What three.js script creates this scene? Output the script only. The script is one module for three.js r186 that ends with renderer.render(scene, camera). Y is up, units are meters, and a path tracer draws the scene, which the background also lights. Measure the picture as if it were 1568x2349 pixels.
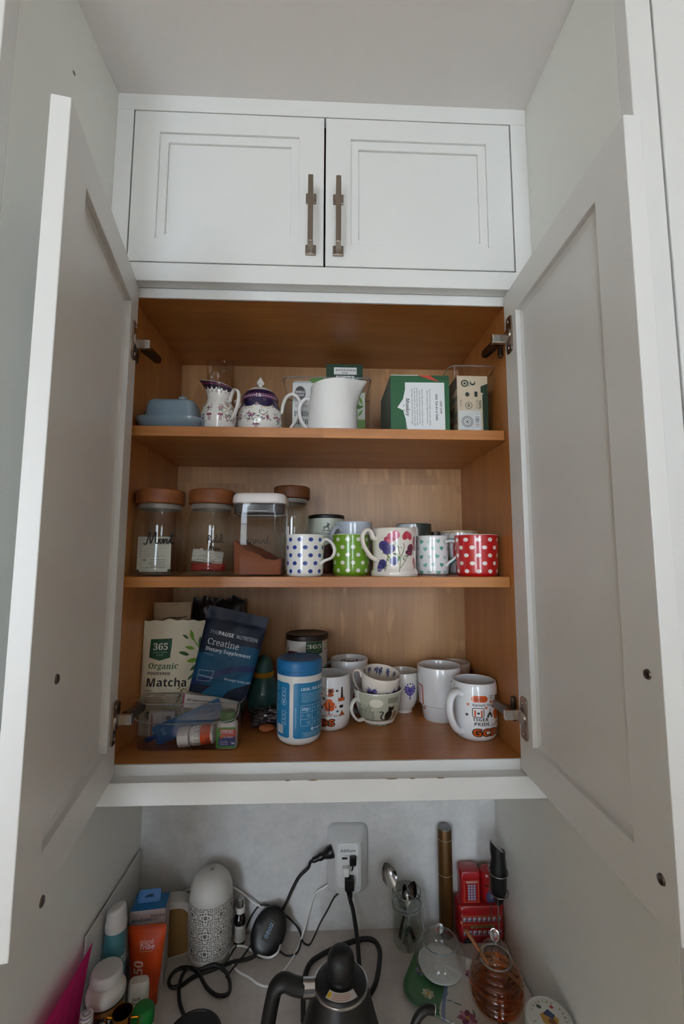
import * as THREE from 'three';
import { RoundedBoxGeometry } from 'three/addons/geometries/RoundedBoxGeometry.js';
import { mergeGeometries, mergeVertices, toCreasedNormals } from 'three/addons/utils/BufferGeometryUtils.js';
import { ImprovedNoise } from 'three/addons/math/ImprovedNoise.js';

// ---------------------------------------------------------------- camera, sky, exposure
const scene = new THREE.Scene();
const camera = new THREE.PerspectiveCamera(98.2, 1568 / 2349, 0.02, 60);
const CAM = new THREE.Vector3(0.0035, 1.683, 0.7376);
camera.up.set(-0.0022, 1, 0);
camera.position.copy(CAM);
camera.lookAt(CAM.clone().add(new THREE.Vector3(0.039, 0.1041, -0.9938)));
scene.background = new THREE.Color(0.84, 0.97, 1.13);   // even overcast sky, seen and lit only through the kitchen windows
scene.backgroundIntensity = 10.5;
const renderer = new THREE.WebGLRenderer({ antialias: true });
renderer.toneMapping = THREE.LinearToneMapping;
renderer.toneMappingExposure = 1.44;
renderer.shadowMap.enabled = true;

// ---------------------------------------------------------------- levels (metres)
const Y_CEIL = 2.5237, Y_SHELF_TOP = 1.9172, Y_SHELF_MID = 1.6512, Y_BASE = 1.3534, Y_COUNTER = 0.914;
const Z_SPLASH = -0.27, Z_BACK = -0.313, NICHE = 0.3755;
const CAB_L = -0.344, CAB_R = 0.3335;

// ---------------------------------------------------------------- small helpers
let seed = 7;
const rnd = () => { seed = (seed * 1664525 + 1013904223) >>> 0; return seed / 4294967296; };
const noise = new ImprovedNoise();
const V = (x, y, z) => new THREE.Vector3(x, y, z);
const used = new Set();
function numbered(name) {
  if (!used.has(name)) { used.add(name); return name; }
  for (let i = 1; ; i++) { const n = name + '_' + String(i).padStart(3, '0'); if (!used.has(n)) { used.add(n); return n; } }
}
function tag(o, label, category, group) {
  o.userData.label = label; o.userData.category = category;
  if (group) o.userData.group = group;
  return o;
}
function thing(name, label, category, p = [0, 0, 0], turn = 0, group) {
  const o = new THREE.Group(); o.name = numbered(name); o.position.set(...p); o.rotation.y = turn;
  scene.add(o); return tag(o, label, category, group);
}
function part(parent, name, geo, m, label) {
  const o = new THREE.Mesh(geo, m); o.name = name; o.castShadow = o.receiveShadow = true;
  if (label) o.userData.label = label;
  parent.add(o); return o;
}
function struct(name, geo, m, parent) {
  const o = new THREE.Mesh(geo, m); o.name = parent ? name : numbered(name); o.castShadow = o.receiveShadow = true;
  if (!parent) o.userData.kind = 'structure';
  (parent || scene).add(o); return o;
}
const move = (g, x, y, z) => g.translate(x, y, z);
function box(x0, x1, y0, y1, z0, z1, r = 0.0012) {
  const w = x1 - x0, h = y1 - y0, d = z1 - z0;
  const g = r > 0 ? new RoundedBoxGeometry(w, h, d, 2, Math.min(r, w / 2.01, h / 2.01, d / 2.01)) : new THREE.BoxGeometry(w, h, d);
  return g.translate((x0 + x1) / 2, (y0 + y1) / 2, (z0 + z1) / 2);
}
const merge = (...g) => mergeGeometries(g.flat().map((q) => { const n = q.index ? q.toNonIndexed() : q; for (const k of Object.keys(n.attributes)) if (!['position', 'normal', 'uv'].includes(k)) n.deleteAttribute(k); return n; }));
// toCreasedNormals welds at 1 cm, so small things are smoothed at a thousand times their size
const creased = (g, a) => toCreasedNormals(g.scale(1000, 1000, 1000), a).scale(0.001, 0.001, 0.001);
// a wall of revolution; u runs round the axis with 0.5 facing +z, v runs along the profile (or by the v given as third entry)
function lathe(prof, seg = 56, spread = 1, squash = 1) {
  let len = [0]; for (let i = 1; i < prof.length; i++) len.push(len[i - 1] + Math.hypot(prof[i][0] - prof[i - 1][0], prof[i][1] - prof[i - 1][1]));
  const pos = [], uv = [], idx = [];
  for (let j = 0; j < prof.length; j++) for (let i = 0; i <= seg; i++) {
    const u = i / seg, t = (u - 0.5) * 2 * Math.PI * spread;
    pos.push(prof[j][0] * Math.sin(t), prof[j][1], prof[j][0] * Math.cos(t) * squash);
    uv.push(u, prof[j][2] !== undefined ? prof[j][2] : len[j] / len[len.length - 1]);
  }
  for (let j = 0; j < prof.length - 1; j++) for (let i = 0; i < seg; i++) {
    const a = j * (seg + 1) + i, b = a + 1, c = a + seg + 2, d = a + seg + 1;
    if (prof[j][0] > 1e-6) idx.push(a, b, c); if (prof[j + 1][0] > 1e-6) idx.push(a, c, d);
  }
  let g = new THREE.BufferGeometry();
  g.setAttribute('position', new THREE.Float32BufferAttribute(pos, 3)); g.setAttribute('uv', new THREE.Float32BufferAttribute(uv, 2)); g.setIndex(idx);
  return creased(g, 0.7);
}
// profile with rounded corners: points [r, y, radius]
function soft(pts, n = 4) {
  const out = [];
  pts.forEach((p, i) => {
    const r = p[2] || 0;
    if (!r || i === 0 || i === pts.length - 1) { out.push([p[0], p[1]]); return; }
    const a = new THREE.Vector2(pts[i - 1][0] - p[0], pts[i - 1][1] - p[1]), b = new THREE.Vector2(pts[i + 1][0] - p[0], pts[i + 1][1] - p[1]);
    const q = Math.min(r, a.length() * 0.48, b.length() * 0.48); a.setLength(q); b.setLength(q);
    for (let k = 0; k <= n; k++) { const t = k / n, s = 1 - t; out.push([p[0] + a.x * s * s + b.x * t * t, p[1] + a.y * s * s + b.y * t * t]); }
  });
  return out;
}
const curve = (pts, closed = false) => new THREE.CatmullRomCurve3(pts.map((p) => V(...p)), closed, 'centripetal');
function tube(pts, r, seg = 60, rad = 10, closed = false) {
  const c = pts.isCurve ? pts : curve(pts, closed);
  const g = new THREE.TubeGeometry(c, seg, r, rad, closed);
  if (closed) return g;
  const caps = [0, 1].map((t) => { const s = new THREE.SphereGeometry(r, rad, 6); const p = c.getPointAt(t); return s.translate(p.x, p.y, p.z); });
  return merge(g, ...caps);
}
// a flat strip of changing width and thickness swept along a curve (handles)
function sweep(pts, wid, thk, seg = 40, rad = 14) {
  const c = curve(pts), fr = c.computeFrenetFrames(seg, false), pos = [], idx = [], uv = [];
  for (let j = 0; j <= seg; j++) {
    const t = j / seg, p = c.getPointAt(t), T = c.getTangentAt(t), w = typeof wid === 'function' ? wid(t) : wid, h = typeof thk === 'function' ? thk(t) : thk;
    const B = V(0, 0, 1), N = V(0, 0, 0).crossVectors(B, T).normalize();
    for (let i = 0; i <= rad; i++) { const a = i / rad * 2 * Math.PI, q = p.clone().addScaledVector(B, Math.cos(a) * w).addScaledVector(N, Math.sin(a) * h); pos.push(q.x, q.y, q.z); uv.push(i / rad, t); }
  }
  for (let j = 0; j < seg; j++) for (let i = 0; i < rad; i++) { const a = j * (rad + 1) + i; idx.push(a, a + rad + 2, a + 1, a, a + rad + 1, a + rad + 2); }
  const g = new THREE.BufferGeometry(); g.setAttribute('position', new THREE.Float32BufferAttribute(pos, 3)); g.setAttribute('uv', new THREE.Float32BufferAttribute(uv, 2)); g.setIndex(idx);
  g.computeVertexNormals(); return g;
}
function shape(pts) { const s = new THREE.Shape(); pts.forEach((p, i) => (i ? s.lineTo(p[0], p[1]) : s.moveTo(p[0], p[1]))); s.closePath(); return s; }
function roundRect(x0, y0, x1, y1, r) {
  const s = new THREE.Shape();
  s.moveTo(x0 + r, y0); s.lineTo(x1 - r, y0); s.absarc(x1 - r, y0 + r, r, -Math.PI / 2, 0); s.lineTo(x1, y1 - r); s.absarc(x1 - r, y1 - r, r, 0, Math.PI / 2);
  s.lineTo(x0 + r, y1); s.absarc(x0 + r, y1 - r, r, Math.PI / 2, Math.PI); s.lineTo(x0, y0 + r); s.absarc(x0 + r, y0 + r, r, Math.PI, Math.PI * 1.5);
  return s;
}
function extr(s, depth, bevel = 0.001, seg = 2, cs = 12) {
  return new THREE.ExtrudeGeometry(s, { depth: depth - 2 * bevel, bevelEnabled: bevel > 0, bevelThickness: bevel, bevelSize: bevel, bevelOffset: -bevel, bevelSegments: seg, curveSegments: cs }).translate(0, 0, bevel);
}
// texture from a 2D drawing
function tex(w, h, draw) {
  const c = document.createElement('canvas'); c.width = w; c.height = h; const x = c.getContext('2d'); draw(x, w, h);
  const t = new THREE.CanvasTexture(c); t.colorSpace = THREE.SRGBColorSpace; t.magFilter = THREE.LinearFilter; t.wrapS = t.wrapT = THREE.RepeatWrapping; return t;
}
function dataTex(w, h, f, srgb = false) {
  const d = new Uint8Array(w * h * 4);
  for (let j = 0; j < h; j++) for (let i = 0; i < w; i++) { const v = f(i / w, j / h), o = (j * w + i) * 4; for (let k = 0; k < 3; k++) d[o + k] = Math.max(0, Math.min(255, Array.isArray(v) ? v[k] : v)); d[o + 3] = 255; }
  const t = new THREE.DataTexture(d, w, h); t.magFilter = THREE.LinearFilter; t.wrapS = t.wrapT = THREE.RepeatWrapping; if (srgb) t.colorSpace = THREE.SRGBColorSpace; t.needsUpdate = true; return t;
}
const std = (color, roughness = 0.5, extra = {}) => new THREE.MeshStandardMaterial({ color, roughness, ...extra });
const phys = (color, roughness = 0.5, extra = {}) => new THREE.MeshPhysicalMaterial({ color, roughness, ...extra });
const glazed = (color, map) => phys(color, 0.28, { map: map || null, clearcoat: 0.8, clearcoatRoughness: 0.06 });
// box-projected uv in metres, so that patterns keep their real size
function metric(g, scale = 1, turn = false) {
  const n = g.index ? g.toNonIndexed() : g, p = n.attributes.position, q = n.attributes.normal, uv = new Float32Array(p.count * 2);
  for (let i = 0; i < p.count; i += 3) {
    const ax = Math.abs(q.getX(i) + q.getX(i + 1) + q.getX(i + 2)), ay = Math.abs(q.getY(i) + q.getY(i + 1) + q.getY(i + 2)), az = Math.abs(q.getZ(i) + q.getZ(i + 1) + q.getZ(i + 2));
    for (let k = i; k < i + 3; k++) {
      let a, b;
      if (az >= ax && az >= ay) { a = p.getX(k); b = p.getY(k); } else if (ax >= ay) { a = p.getZ(k); b = p.getY(k); } else { a = p.getX(k); b = p.getZ(k); }
      uv[2 * k] = (turn ? b : a) / scale; uv[2 * k + 1] = (turn ? a : b) / scale;
    }
  }
  n.setAttribute('uv', new THREE.BufferAttribute(uv, 2)); return n;
}
// ---------------------------------------------------------------- materials of the room
const paintBump = dataTex(256, 256, (u, v) => 128 + 60 * noise.noise(u * 40, v * 40, 1.5) + 40 * noise.noise(u * 90, v * 90, 4.5));
const paint = std('#e4e4e1', 0.38, { bumpMap: paintBump, bumpScale: 0.00012 });
const wallPaint = std('#e9eae4', 0.5, { bumpMap: paintBump, bumpScale: 0.0002 });
const ceilPaint = std('#e6e2df', 0.9);
function grain(base, dark, opt = {}) {
  const { lo = 7, hi = 60, blot = 1, fleck = 0.25, off = 0, w = 512, h = 1024 } = opt;
  return dataTex(w, h, (u, v) => {
    const wob = noise.noise(u * 3 + off, v * 1.3, 2.1 + off) * 0.8 + noise.noise(u * 9 + off, v * 2.2, 8.1) * 0.25;
    const ring = Math.sin((u * lo + wob) * 6.283) * 0.5 + 0.5;
    const fine = noise.noise(u * hi * 4 + off, v * 5, 3.3) * 0.5 + noise.noise(u * hi * 1.6, v * 2.4 + off, 7.7) * 0.5;
    const cloud = noise.noise(u * 4 + off, v * 5, 11 + off) * blot;
    const fl = Math.max(0, noise.noise(u * 34 + off, v * 9, 21) - 0.32) * fleck * 3;
    const t = Math.max(0, Math.min(1, 0.32 + 0.22 * (ring - 0.5) + 0.34 * fine + 0.3 * cloud - fl));
    return base.map((b, i) => b + (dark[i] - b) * t);
  }, true);
}
const mapleV = grain([198, 132, 70], [154, 92, 44]), mapleBack = grain([188, 142, 94], [140, 98, 60], { blot: 1.5, fleck: 1, off: 5, lo: 5 });
const maple = phys('#ffffff', 0.42, { map: mapleV, clearcoat: 0.25, clearcoatRoughness: 0.3 });
const mapleB = phys('#ffffff', 0.42, { map: mapleBack, clearcoat: 0.25, clearcoatRoughness: 0.3 });
const nickel = std('#9c9084', 0.28, { metalness: 1 }), steel = std('#c9c9c9', 0.16, { metalness: 1 }), darkSteel = std('#6a625a', 0.3, { metalness: 1 });
const quartzMap = dataTex(512, 512, (u, v) => { const n = noise.noise(u * 5, v * 5, 3) * 9 + noise.noise(u * 17, v * 17, 9) * 8 + noise.noise(u * 50, v * 50, 5) * 6 - Math.max(0, noise.noise(u * 9, v * 9, 17) - 0.35) * 40; return [216 + n, 215 + n, 213 + n]; }, true);
const quartz = phys('#ffffff', 0.3, { map: quartzMap });

const worktopStone = phys('#efe4da', 0.32, { map: quartzMap });
// ---------------------------------------------------------------- the kitchen round the cabinet
const RX = 2.3, RZ = 4.3, TF = 0.266;                 // room half width, window wall, front of the tall cabinets
struct('floor', box(-RX - 0.1, RX + 0.1, -0.1, 0, -0.4, RZ + 0.15, 0), std('#c4aa8c', 0.4));
struct('ceiling', box(-RX - 0.1, RX + 0.1, Y_CEIL, Y_CEIL + 0.1, -0.4, RZ + 0.15, 0), ceilPaint);
struct('wall_back', box(-RX - 0.1, RX + 0.1, 0, Y_CEIL, -0.45, -0.336, 0), wallPaint);
struct('wall_left', box(-RX - 0.1, -RX, 0, Y_CEIL, -0.335, RZ + 0.15, 0), std('#cdbda6', 0.8));
struct('wall_right', box(RX, RX + 0.1, 0, Y_CEIL, -0.335, RZ + 0.15, 0), std('#cdbda6', 0.8));
const WIN = [[-2.1, -1.15], [-0.1, 0.8], [1.5, 1.75]], WY = [0.4, 2.45];
{
  const g = []; let x = -RX;
  for (const [a, b] of WIN) { g.push(box(x, a, 0, Y_CEIL, RZ, RZ + 0.15, 0), box(a, b, 0, WY[0], RZ, RZ + 0.15, 0), box(a, b, WY[1], Y_CEIL, RZ, RZ + 0.15, 0)); x = b; }
  g.push(box(x, RX, 0, Y_CEIL, RZ, RZ + 0.15, 0));
  struct('wall_front', merge(g), std('#cdbda6', 0.8));
  WIN.forEach(([a, b], i) => {
    const w = new THREE.Group(); w.name = 'window_' + (i + 1); w.userData.kind = 'structure'; scene.add(w);
    const m = (a + b) / 2, f = 0.05, h = (WY[0] + WY[1]) / 2;
    const bars = [box(a, a + f, WY[0], WY[1], RZ + 0.04, RZ + 0.1), box(b - f, b, WY[0], WY[1], RZ + 0.04, RZ + 0.1), box(a, b, WY[0], WY[0] + f, RZ + 0.04, RZ + 0.1), box(a, b, WY[1] - f, WY[1], RZ + 0.04, RZ + 0.1), box(m - 0.05, m + 0.05, WY[0], WY[1], RZ + 0.04, RZ + 0.1)];
    struct('window_frame', merge(bars), paint, w);
    struct('sash_bar', box(a, b, h - 0.02, h + 0.02, RZ + 0.05, RZ + 0.09), paint, w);
  });
}
struct('ground', box(-12, 12, -0.3, -0.2, RZ + 0.5, RZ + 20, 0), std('#e4e0d8', 0.95));

// tall cabinets on both sides: the niche walls
for (const s of [-1, 1]) {
  const t = thing('tall_cabinet', s < 0 ? 'white tall cabinet whose plain side forms the left wall of the niche' : 'white tall cabinet with a narrow dark door gap right of the niche', 'cabinet');
  const X = (a, b) => [Math.min(s * a, s * b), Math.max(s * a, s * b)];
  part(t, 'side_panel', box(...X(NICHE, 0.395), 0, Y_CEIL, -0.335, TF - 0.022, 0.001), wallPaint);
  part(t, 'stile', box(...X(NICHE, 0.4075), 0, Y_CEIL, TF - 0.022, TF, 0.0015), paint);
  part(t, 'door', box(...X(0.4105, 0.86), 0.1, Y_CEIL - 0.01, TF - 0.022, TF, 0.002), paint);
  part(t, 'carcass', merge(box(...X(0.4, RX), 0, Y_CEIL, -0.335, TF - 0.03, 0)), std('#8a8a86', 0.7));
  if (s < 0) part(t, 'mark', new THREE.SphereGeometry(0.0028, 14, 10).scale(0.12, 1, 1.25).translate(-NICHE, 2.4053, 0.1297), std('#55565a', 0.7), 'small dark scuff mark');
  part(t, 'end_panel', box(...X(0.863, RX), 0, Y_CEIL, TF - 0.022, TF, 0.002), paint);
}
struct('wall_splash', metric(box(-NICHE, NICHE, Y_COUNTER, 1.3027, -0.335, Z_SPLASH, 0.0005), 0.5), quartz);
{
  const t = thing('counter', 'pale marbled quartz counter below the open cabinet', 'counter');
  part(t, 'worktop', metric(box(-NICHE + 0.0006, NICHE - 0.0006, Y_COUNTER - 0.03, Y_COUNTER, -0.3, TF + 0.1, 0.003), 0.5), worktopStone);
  part(t, 'base_cabinet', box(-NICHE + 0.0006, NICHE - 0.0006, 0.1, Y_COUNTER - 0.03, -0.3, TF + 0.06, 0.002), paint);
  part(t, 'toe_kick', box(-NICHE + 0.0006, NICHE - 0.0006, 0, 0.1, -0.3, TF, 0), std('#777', 0.7));
}

// ---------------------------------------------------------------- upper cabinet with two closed doors
function pullGeo() {                       // a bow pull: two square feet and a square bar
  const g = [];
  for (const y of [0, 0.099]) { g.push(box(-0.0095, 0.0095, y - 0.0095, y + 0.0095, 0, 0.004, 0.0015)); const c = new THREE.CylinderGeometry(0.0048, 0.0075, 0.01, 4, 1); c.rotateY(Math.PI / 4).rotateX(Math.PI / 2); g.push(c.translate(0, y, 0.009)); }
  g.push(box(-0.0045, 0.0045, -0.004, 0.004, 0.01, 0.026, 0.001), box(-0.0045, 0.0045, 0.095, 0.103, 0.01, 0.026, 0.001), box(-0.0045, 0.0045, -0.004, 0.121, 0.024, 0.031, 0.0015));
  return merge(g);
}
const pull = pullGeo();
{
  const t = thing('upper_cabinet', 'short white cabinet with two closed panelled doors under the ceiling', 'cabinet');
  const yt = 2.4896, yb = 2.199, yr = 2.1632;
  part(t, 'carcass', merge(box(-NICHE, -0.355, yb - 0.01, Y_CEIL, -0.313, -0.0221, 0), box(0.355, NICHE, yb - 0.01, Y_CEIL, -0.313, -0.0221, 0), box(-0.355, 0.355, yt + 0.01, Y_CEIL, -0.313, -0.0221, 0), box(-0.355, 0.355, yb - 0.012, yb - 0.001, -0.313, -0.0221, 0), box(-NICHE, NICHE, yb - 0.01, Y_CEIL, -0.33, -0.313, 0)), std('#5a4634', 0.6));
  part(t, 'top_rail', box(-NICHE, NICHE, yt + 0.002, Y_CEIL, -0.022, 0, 0.0008), paint);
  part(t, 'bottom_rail', box(-NICHE, NICHE, yr, yb - 0.002, -0.022, 0, 0.0012), paint);
  for (const s of [-1, 1]) part(t, 'stile', box(Math.min(s * 0.3455, s * NICHE), Math.max(s * 0.3455, s * NICHE), yb - 0.002, yt + 0.002, -0.022, 0, 0.0008), paint);
  for (const s of [-1, 1]) {
    // stepped panel: field, first step, second step, each a little deeper
    const x0 = s < 0 ? -0.3432 : 0.0016, x1 = s < 0 ? -0.0016 : 0.3432, e = 0.0455, f = 0.0145, top = 0.0405;
    const ring = (a, b, c, d, a2, b2, c2, d2, z0, z1) => { const sh = roundRect(a, c, b, d, 0.0016), h = new THREE.Path(); h.moveTo(a2, c2); h.lineTo(a2, d2); h.lineTo(b2, d2); h.lineTo(b2, c2); h.closePath(); sh.holes.push(h); return extr(sh, z1 - z0, 0.0006, 1).translate(0, 0, z0); };
    const A = [x0, x1, yb, yt], B = [x0 + e, x1 - e, yb + 0.044, yt - top], C = [B[0] + f, B[1] - f, B[2] + 0.011, B[3] - f - 0.002];
    const d = part(t, 'door', ring(...A, ...B, -0.02, 0), paint);
    part(d, 'panel_moulding', ring(B[0] - 0.002, B[1] + 0.002, B[2] - 0.002, B[3] + 0.002, ...C, -0.02, -0.0045), paint);
    part(d, 'panel', box(C[0] - 0.002, C[1] + 0.002, C[2] - 0.002, C[3] + 0.002, -0.02, -0.009, 0.0004), paint);
    const h = part(d, 'handle', pull, nickel, 'brushed nickel bar handle'); h.position.set(s * 0.0243, 2.2265, 0);
  }
}
// ---------------------------------------------------------------- the open cabinet
const kitchenCabinet = thing('wall_cabinet', 'tall white cabinet standing open, with maple shelves of mugs and jars', 'cabinet');
{
  const t = kitchenCabinet, yr = 2.1632, yo = 1.3368, yk = 1.3028, ZF = -0.0235;
  const strip = (x0, x1, y0, y1, z0, z1) => metric(box(x0, x1, y0, y1, z0, z1, 0.0008), 0.6);
  part(t, 'back_panel', metric(box(CAB_L - 0.01, CAB_R + 0.01, Y_BASE - 0.01, 2.17, -0.325, Z_BACK, 0), 0.62), mapleB, 'pale maple back panel with flecked grain');
  for (const s of [-1, 1]) part(t, 'side_panel', metric(s < 0 ? box(CAB_L - 0.016, CAB_L, yk + 0.01, 2.19, Z_BACK, ZF, 0) : box(CAB_R, CAB_R + 0.016, yk + 0.01, 2.19, Z_BACK, ZF, 0), 0.6), maple);
  part(t, 'top_panel', metric(box(CAB_L, CAB_R, 2.15, 2.168, Z_BACK, ZF - 0.004, 0), 0.6, true), maple);
  part(t, 'bottom_panel', metric(box(CAB_L, CAB_R, yk + 0.012, Y_BASE, Z_BACK, ZF - 0.004, 0), 0.6, true), maple);
  for (const y of [Y_SHELF_TOP, Y_SHELF_MID]) part(t, 'shelf', strip2(CAB_L + 0.001, CAB_R - 0.001, y - 0.0185, y, Z_BACK, -0.0435), maple);
  function strip2(...a) { return metric(box(...a, 0.0012), 0.6, true); }
  part(t, 'stop_strip', box(CAB_L, CAB_R, 2.1458, 2.168, ZF - 0.004, ZF, 0.0006), paint, 'white stop strip along the top of the opening');
  part(t, 'stop_strip', box(CAB_L, CAB_R, yk + 0.012, Y_BASE, ZF - 0.004, ZF, 0.0006), paint, 'white stop strip along the bottom of the opening');
  part(t, 'bottom_rail', box(-NICHE, NICHE, yk, yo, -0.0236, 0, 0.001), paint, 'white bottom rail with chipped upper edge');
  for (const s of [-1, 1]) part(t, 'stile', box(Math.min(s * 0.3525, s * NICHE), Math.max(s * 0.3525, s * NICHE), yo, yr, -0.0236, 0, 0.001), paint);
  part(t, 'underside', box(-NICHE, NICHE, yk, yk + 0.011, Z_SPLASH - 0.03, -0.0237, 0), std('#b7b4ae', 0.7));
  for (const [x, w] of [[-0.052, 0.008], [-0.012, 0.016], [0.112, 0.02], [0.145, 0.009], [0.19, 0.014]]) part(t, 'chip', new THREE.SphereGeometry(0.001, 10, 6).scale(w * 500, 0.9, 0.7).translate(x, yo - 0.0003, -0.0003), std('#8c7355', 0.9), 'chip of bare wood on the rail edge');
  // open doors: built closed along +x from the hinge, front (outer) face at +z, then turned
  const doorH = yr - yo - 0.006, doorW = 0.3385, th = 0.0195;
  const doorGeo = () => {
    const m0 = 0.049, m1 = 0.058, mt = 0.0525, sh = roundRect(0, 0, doorW, doorH, 0.0015), h = new THREE.Path();
    h.moveTo(m0, mt); h.lineTo(m0, doorH - mt); h.lineTo(doorW - m1, doorH - mt); h.lineTo(doorW - m1, mt); h.closePath(); sh.holes.push(h);
    const fr = extr(sh, th, 0.0009, 2), cove = [];
    // a sloped bead round the recessed panel, on the inner side
    const bx = [m0, doorW - m1, mt, doorH - mt], w = 0.0085;
    const quad = (a, b, c, d) => { const g = new THREE.BufferGeometry(); g.setAttribute('position', new THREE.Float32BufferAttribute([...a, ...b, ...c, ...a, ...c, ...d], 3)); g.setAttribute('uv', new THREE.Float32BufferAttribute(new Array(12).fill(0), 2)); g.computeVertexNormals(); return g; };
    const z0 = 0.0075, z1 = 0.0105;
    const o = [[bx[0], bx[2]], [bx[1], bx[2]], [bx[1], bx[3]], [bx[0], bx[3]]], i = [[bx[0] + w, bx[2] + w], [bx[1] - w, bx[2] + w], [bx[1] - w, bx[3] - w], [bx[0] + w, bx[3] - w]];
    for (let k = 0; k < 4; k++) { const n = (k + 1) % 4; cove.push(quad([...o[k], z0], [...i[k], z1], [...i[n], z1], [...o[n], z0])); }
    return { frame: fr, cove: merge(cove), panel: box(m0 - 0.004, doorW - m1 + 0.004, mt - 0.004, doorH - mt + 0.004, z1 - 0.0005, z1 + 0.006, 0) };
  };
  const G = doorGeo();
  const screw = merge(lathe([[0.0001, -0.0026], [0.0022, -0.0026], [0.0046, -0.0016], [0.0052, 0]].map((p) => [p[0], -p[1]]).reverse(), 20).rotateX(-Math.PI / 2));
  for (const s of [-1, 1]) {
    const d = new THREE.Group(); d.name = 'door'; d.userData.label = s < 0 ? 'left open door seen from its inner side' : 'right open door seen from its inner side'; t.add(d);
    // hinge edge just inside the opening; local +x runs to the free edge, local z=0 is the inner face
    const hx = s < 0 ? -0.3283 : 0.3287, ang = s < 0 ? 1.3745 : 1.5512;
    d.position.set(hx, yo + 0.003, -0.0195);
    const flip = (g) => (s < 0 ? g : g.clone());
    const mk = (name, g, m, l) => {
      // left door: local x -> direction (cos a, sin a) ; right door mirrored in x
      const q = g.clone(); const mtx = new THREE.Matrix4();
      const dir = V(s < 0 ? Math.cos(ang) : -Math.cos(ang), 0, Math.sin(ang)), nrm = V(s < 0 ? -Math.sin(ang) : Math.sin(ang), 0, Math.cos(ang));
      mtx.makeBasis(dir, V(0, 1, 0), nrm); q.applyMatrix4(mtx);
      if (mtx.determinant() < 0) { const n = q.index ? q.toNonIndexed() : q; for (const k of ['position', 'normal', 'uv']) { const a = n.attributes[k]; if (!a) continue; const w = a.itemSize; for (let i = 0; i < a.count; i += 3) for (let c = 0; c < w; c++) { const x = a.array[(i + 1) * w + c]; a.array[(i + 1) * w + c] = a.array[(i + 2) * w + c]; a.array[(i + 2) * w + c] = x; } } return part(d, name, n, m, l); }
      return part(d, name, q, m, l);
    };
    mk('door_frame', G.frame, paint); mk('panel_bead', G.cove, paint); mk('panel', G.panel, paint);
    for (const y of (s < 0 ? [1.557, 1.343] : [1.570, 1.383])) { const r = s < 0 ? 0.272 : 0.318; mk('handle_screw', screw.clone().translate(r, y - yo - 0.003, 0), darkSteel, 'small steel handle screw'); }
    // hinges: a plate and cup on the door, an elbow and an arm reaching to the cabinet side
    for (const hy of s < 0 ? [2.052, 1.427] : [2.076, 1.427]) {
      const y = hy - yo - 0.003;
      const up = hy > 1.8 ? 1 : -1;
      const plate = extr((() => { const q = roundRect(0.012, -0.033, 0.035, 0.033, 0.0065); return q; })(), 0.0028, 0.0008).translate(0, y, -0.0028);
      const cup = new THREE.CylinderGeometry(0.0115, 0.0128, 0.005, 28, 1, false).rotateX(-Math.PI / 2).translate(0.0205, y, -0.003);
      mk('hinge_plate', merge(plate, cup), nickel);
      for (const q of [-0.024, 0.024]) mk('hinge_screw', new THREE.SphereGeometry(0.0028, 12, 8).scale(1, 1, 0.5).translate(0.022, y + q, -0.0032), steel);
      const link = part(d, 'hinge_link', box(-0.0115, 0.0115, -0.008, 0.008, -0.0045, 0.0045, 0.0015).translate(s < 0 ? 0.0155 : -0.0155, y, 0.006), steel);
      link.rotation.y = 0;
      const arm = new THREE.Group();
      const prof = shape([[0, -0.0085], [-0.052, -0.0065], [-0.056, 0.0], [-0.052, 0.0065], [0, 0.0085]]);
      const ag = extr(prof, 0.011, 0.0012).rotateY(-Math.PI / 2 * 0).translate(0, 0, -0.0055);
      // arm runs back along -z close to the cabinet side
      const ab = ag.rotateY(-Math.PI / 2 + s * 0.12).translate(s < 0 ? 0.012 : -0.012, y, -0.002);
      const foot = box(-0.0045, 0.0045, -0.02, 0.02, -0.005, 0.005, 0.003).translate(s < 0 ? -0.0105 : 0.0015, y + 0, -0.024);
      part(d, 'hinge_arm', merge(ab, foot), darkSteel);
    }
  }
}
// ---------------------------------------------------------------- drawing helpers
function T(c, s, x, y, size, o = {}) {
  c.save(); c.translate(x, y); if (o.rot) c.rotate(o.rot); if (o.skew || o.sx) c.transform(o.sx || 1, 0, o.skew || 0, 1, 0, 0);
  c.font = (o.bold ? 'bold ' : '') + size + 'px ' + (o.font || 'sans-serif'); c.textAlign = o.align || 'left'; c.textBaseline = 'middle';
  if (o.stroke) { c.strokeStyle = o.stroke; c.lineWidth = o.lw || 3; c.lineJoin = 'round'; c.strokeText(s, 0, 0); }
  c.fillStyle = o.color || '#222'; c.fillText(s, 0, 0); c.restore();
}
function fill(c, col, x, y, w, h) { c.fillStyle = col; c.fillRect(x, y, w, h); }
function ell(c, col, x, y, a, b, rot = 0) { c.fillStyle = col; c.beginPath(); c.ellipse(x, y, a, b, rot, 0, 7); c.fill(); }
function poly(c, col, pts, stroke, lw) { c.beginPath(); pts.forEach((p, i) => (i ? c.lineTo(p[0], p[1]) : c.moveTo(p[0], p[1]))); if (stroke) { c.strokeStyle = col; c.lineWidth = lw || 2; c.stroke(); } else { c.closePath(); c.fillStyle = col; c.fill(); } }
function line(c, col, lw, pts) { c.strokeStyle = col; c.lineWidth = lw; c.lineCap = 'round'; c.lineJoin = 'round'; c.beginPath(); c.moveTo(...pts[0]); if (pts.length === 3) c.quadraticCurveTo(...pts[1], ...pts[2]); else if (pts.length === 4) c.bezierCurveTo(...pts[1], ...pts[2], ...pts[3]); else for (const p of pts.slice(1)) c.lineTo(...p); c.stroke(); }
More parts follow.
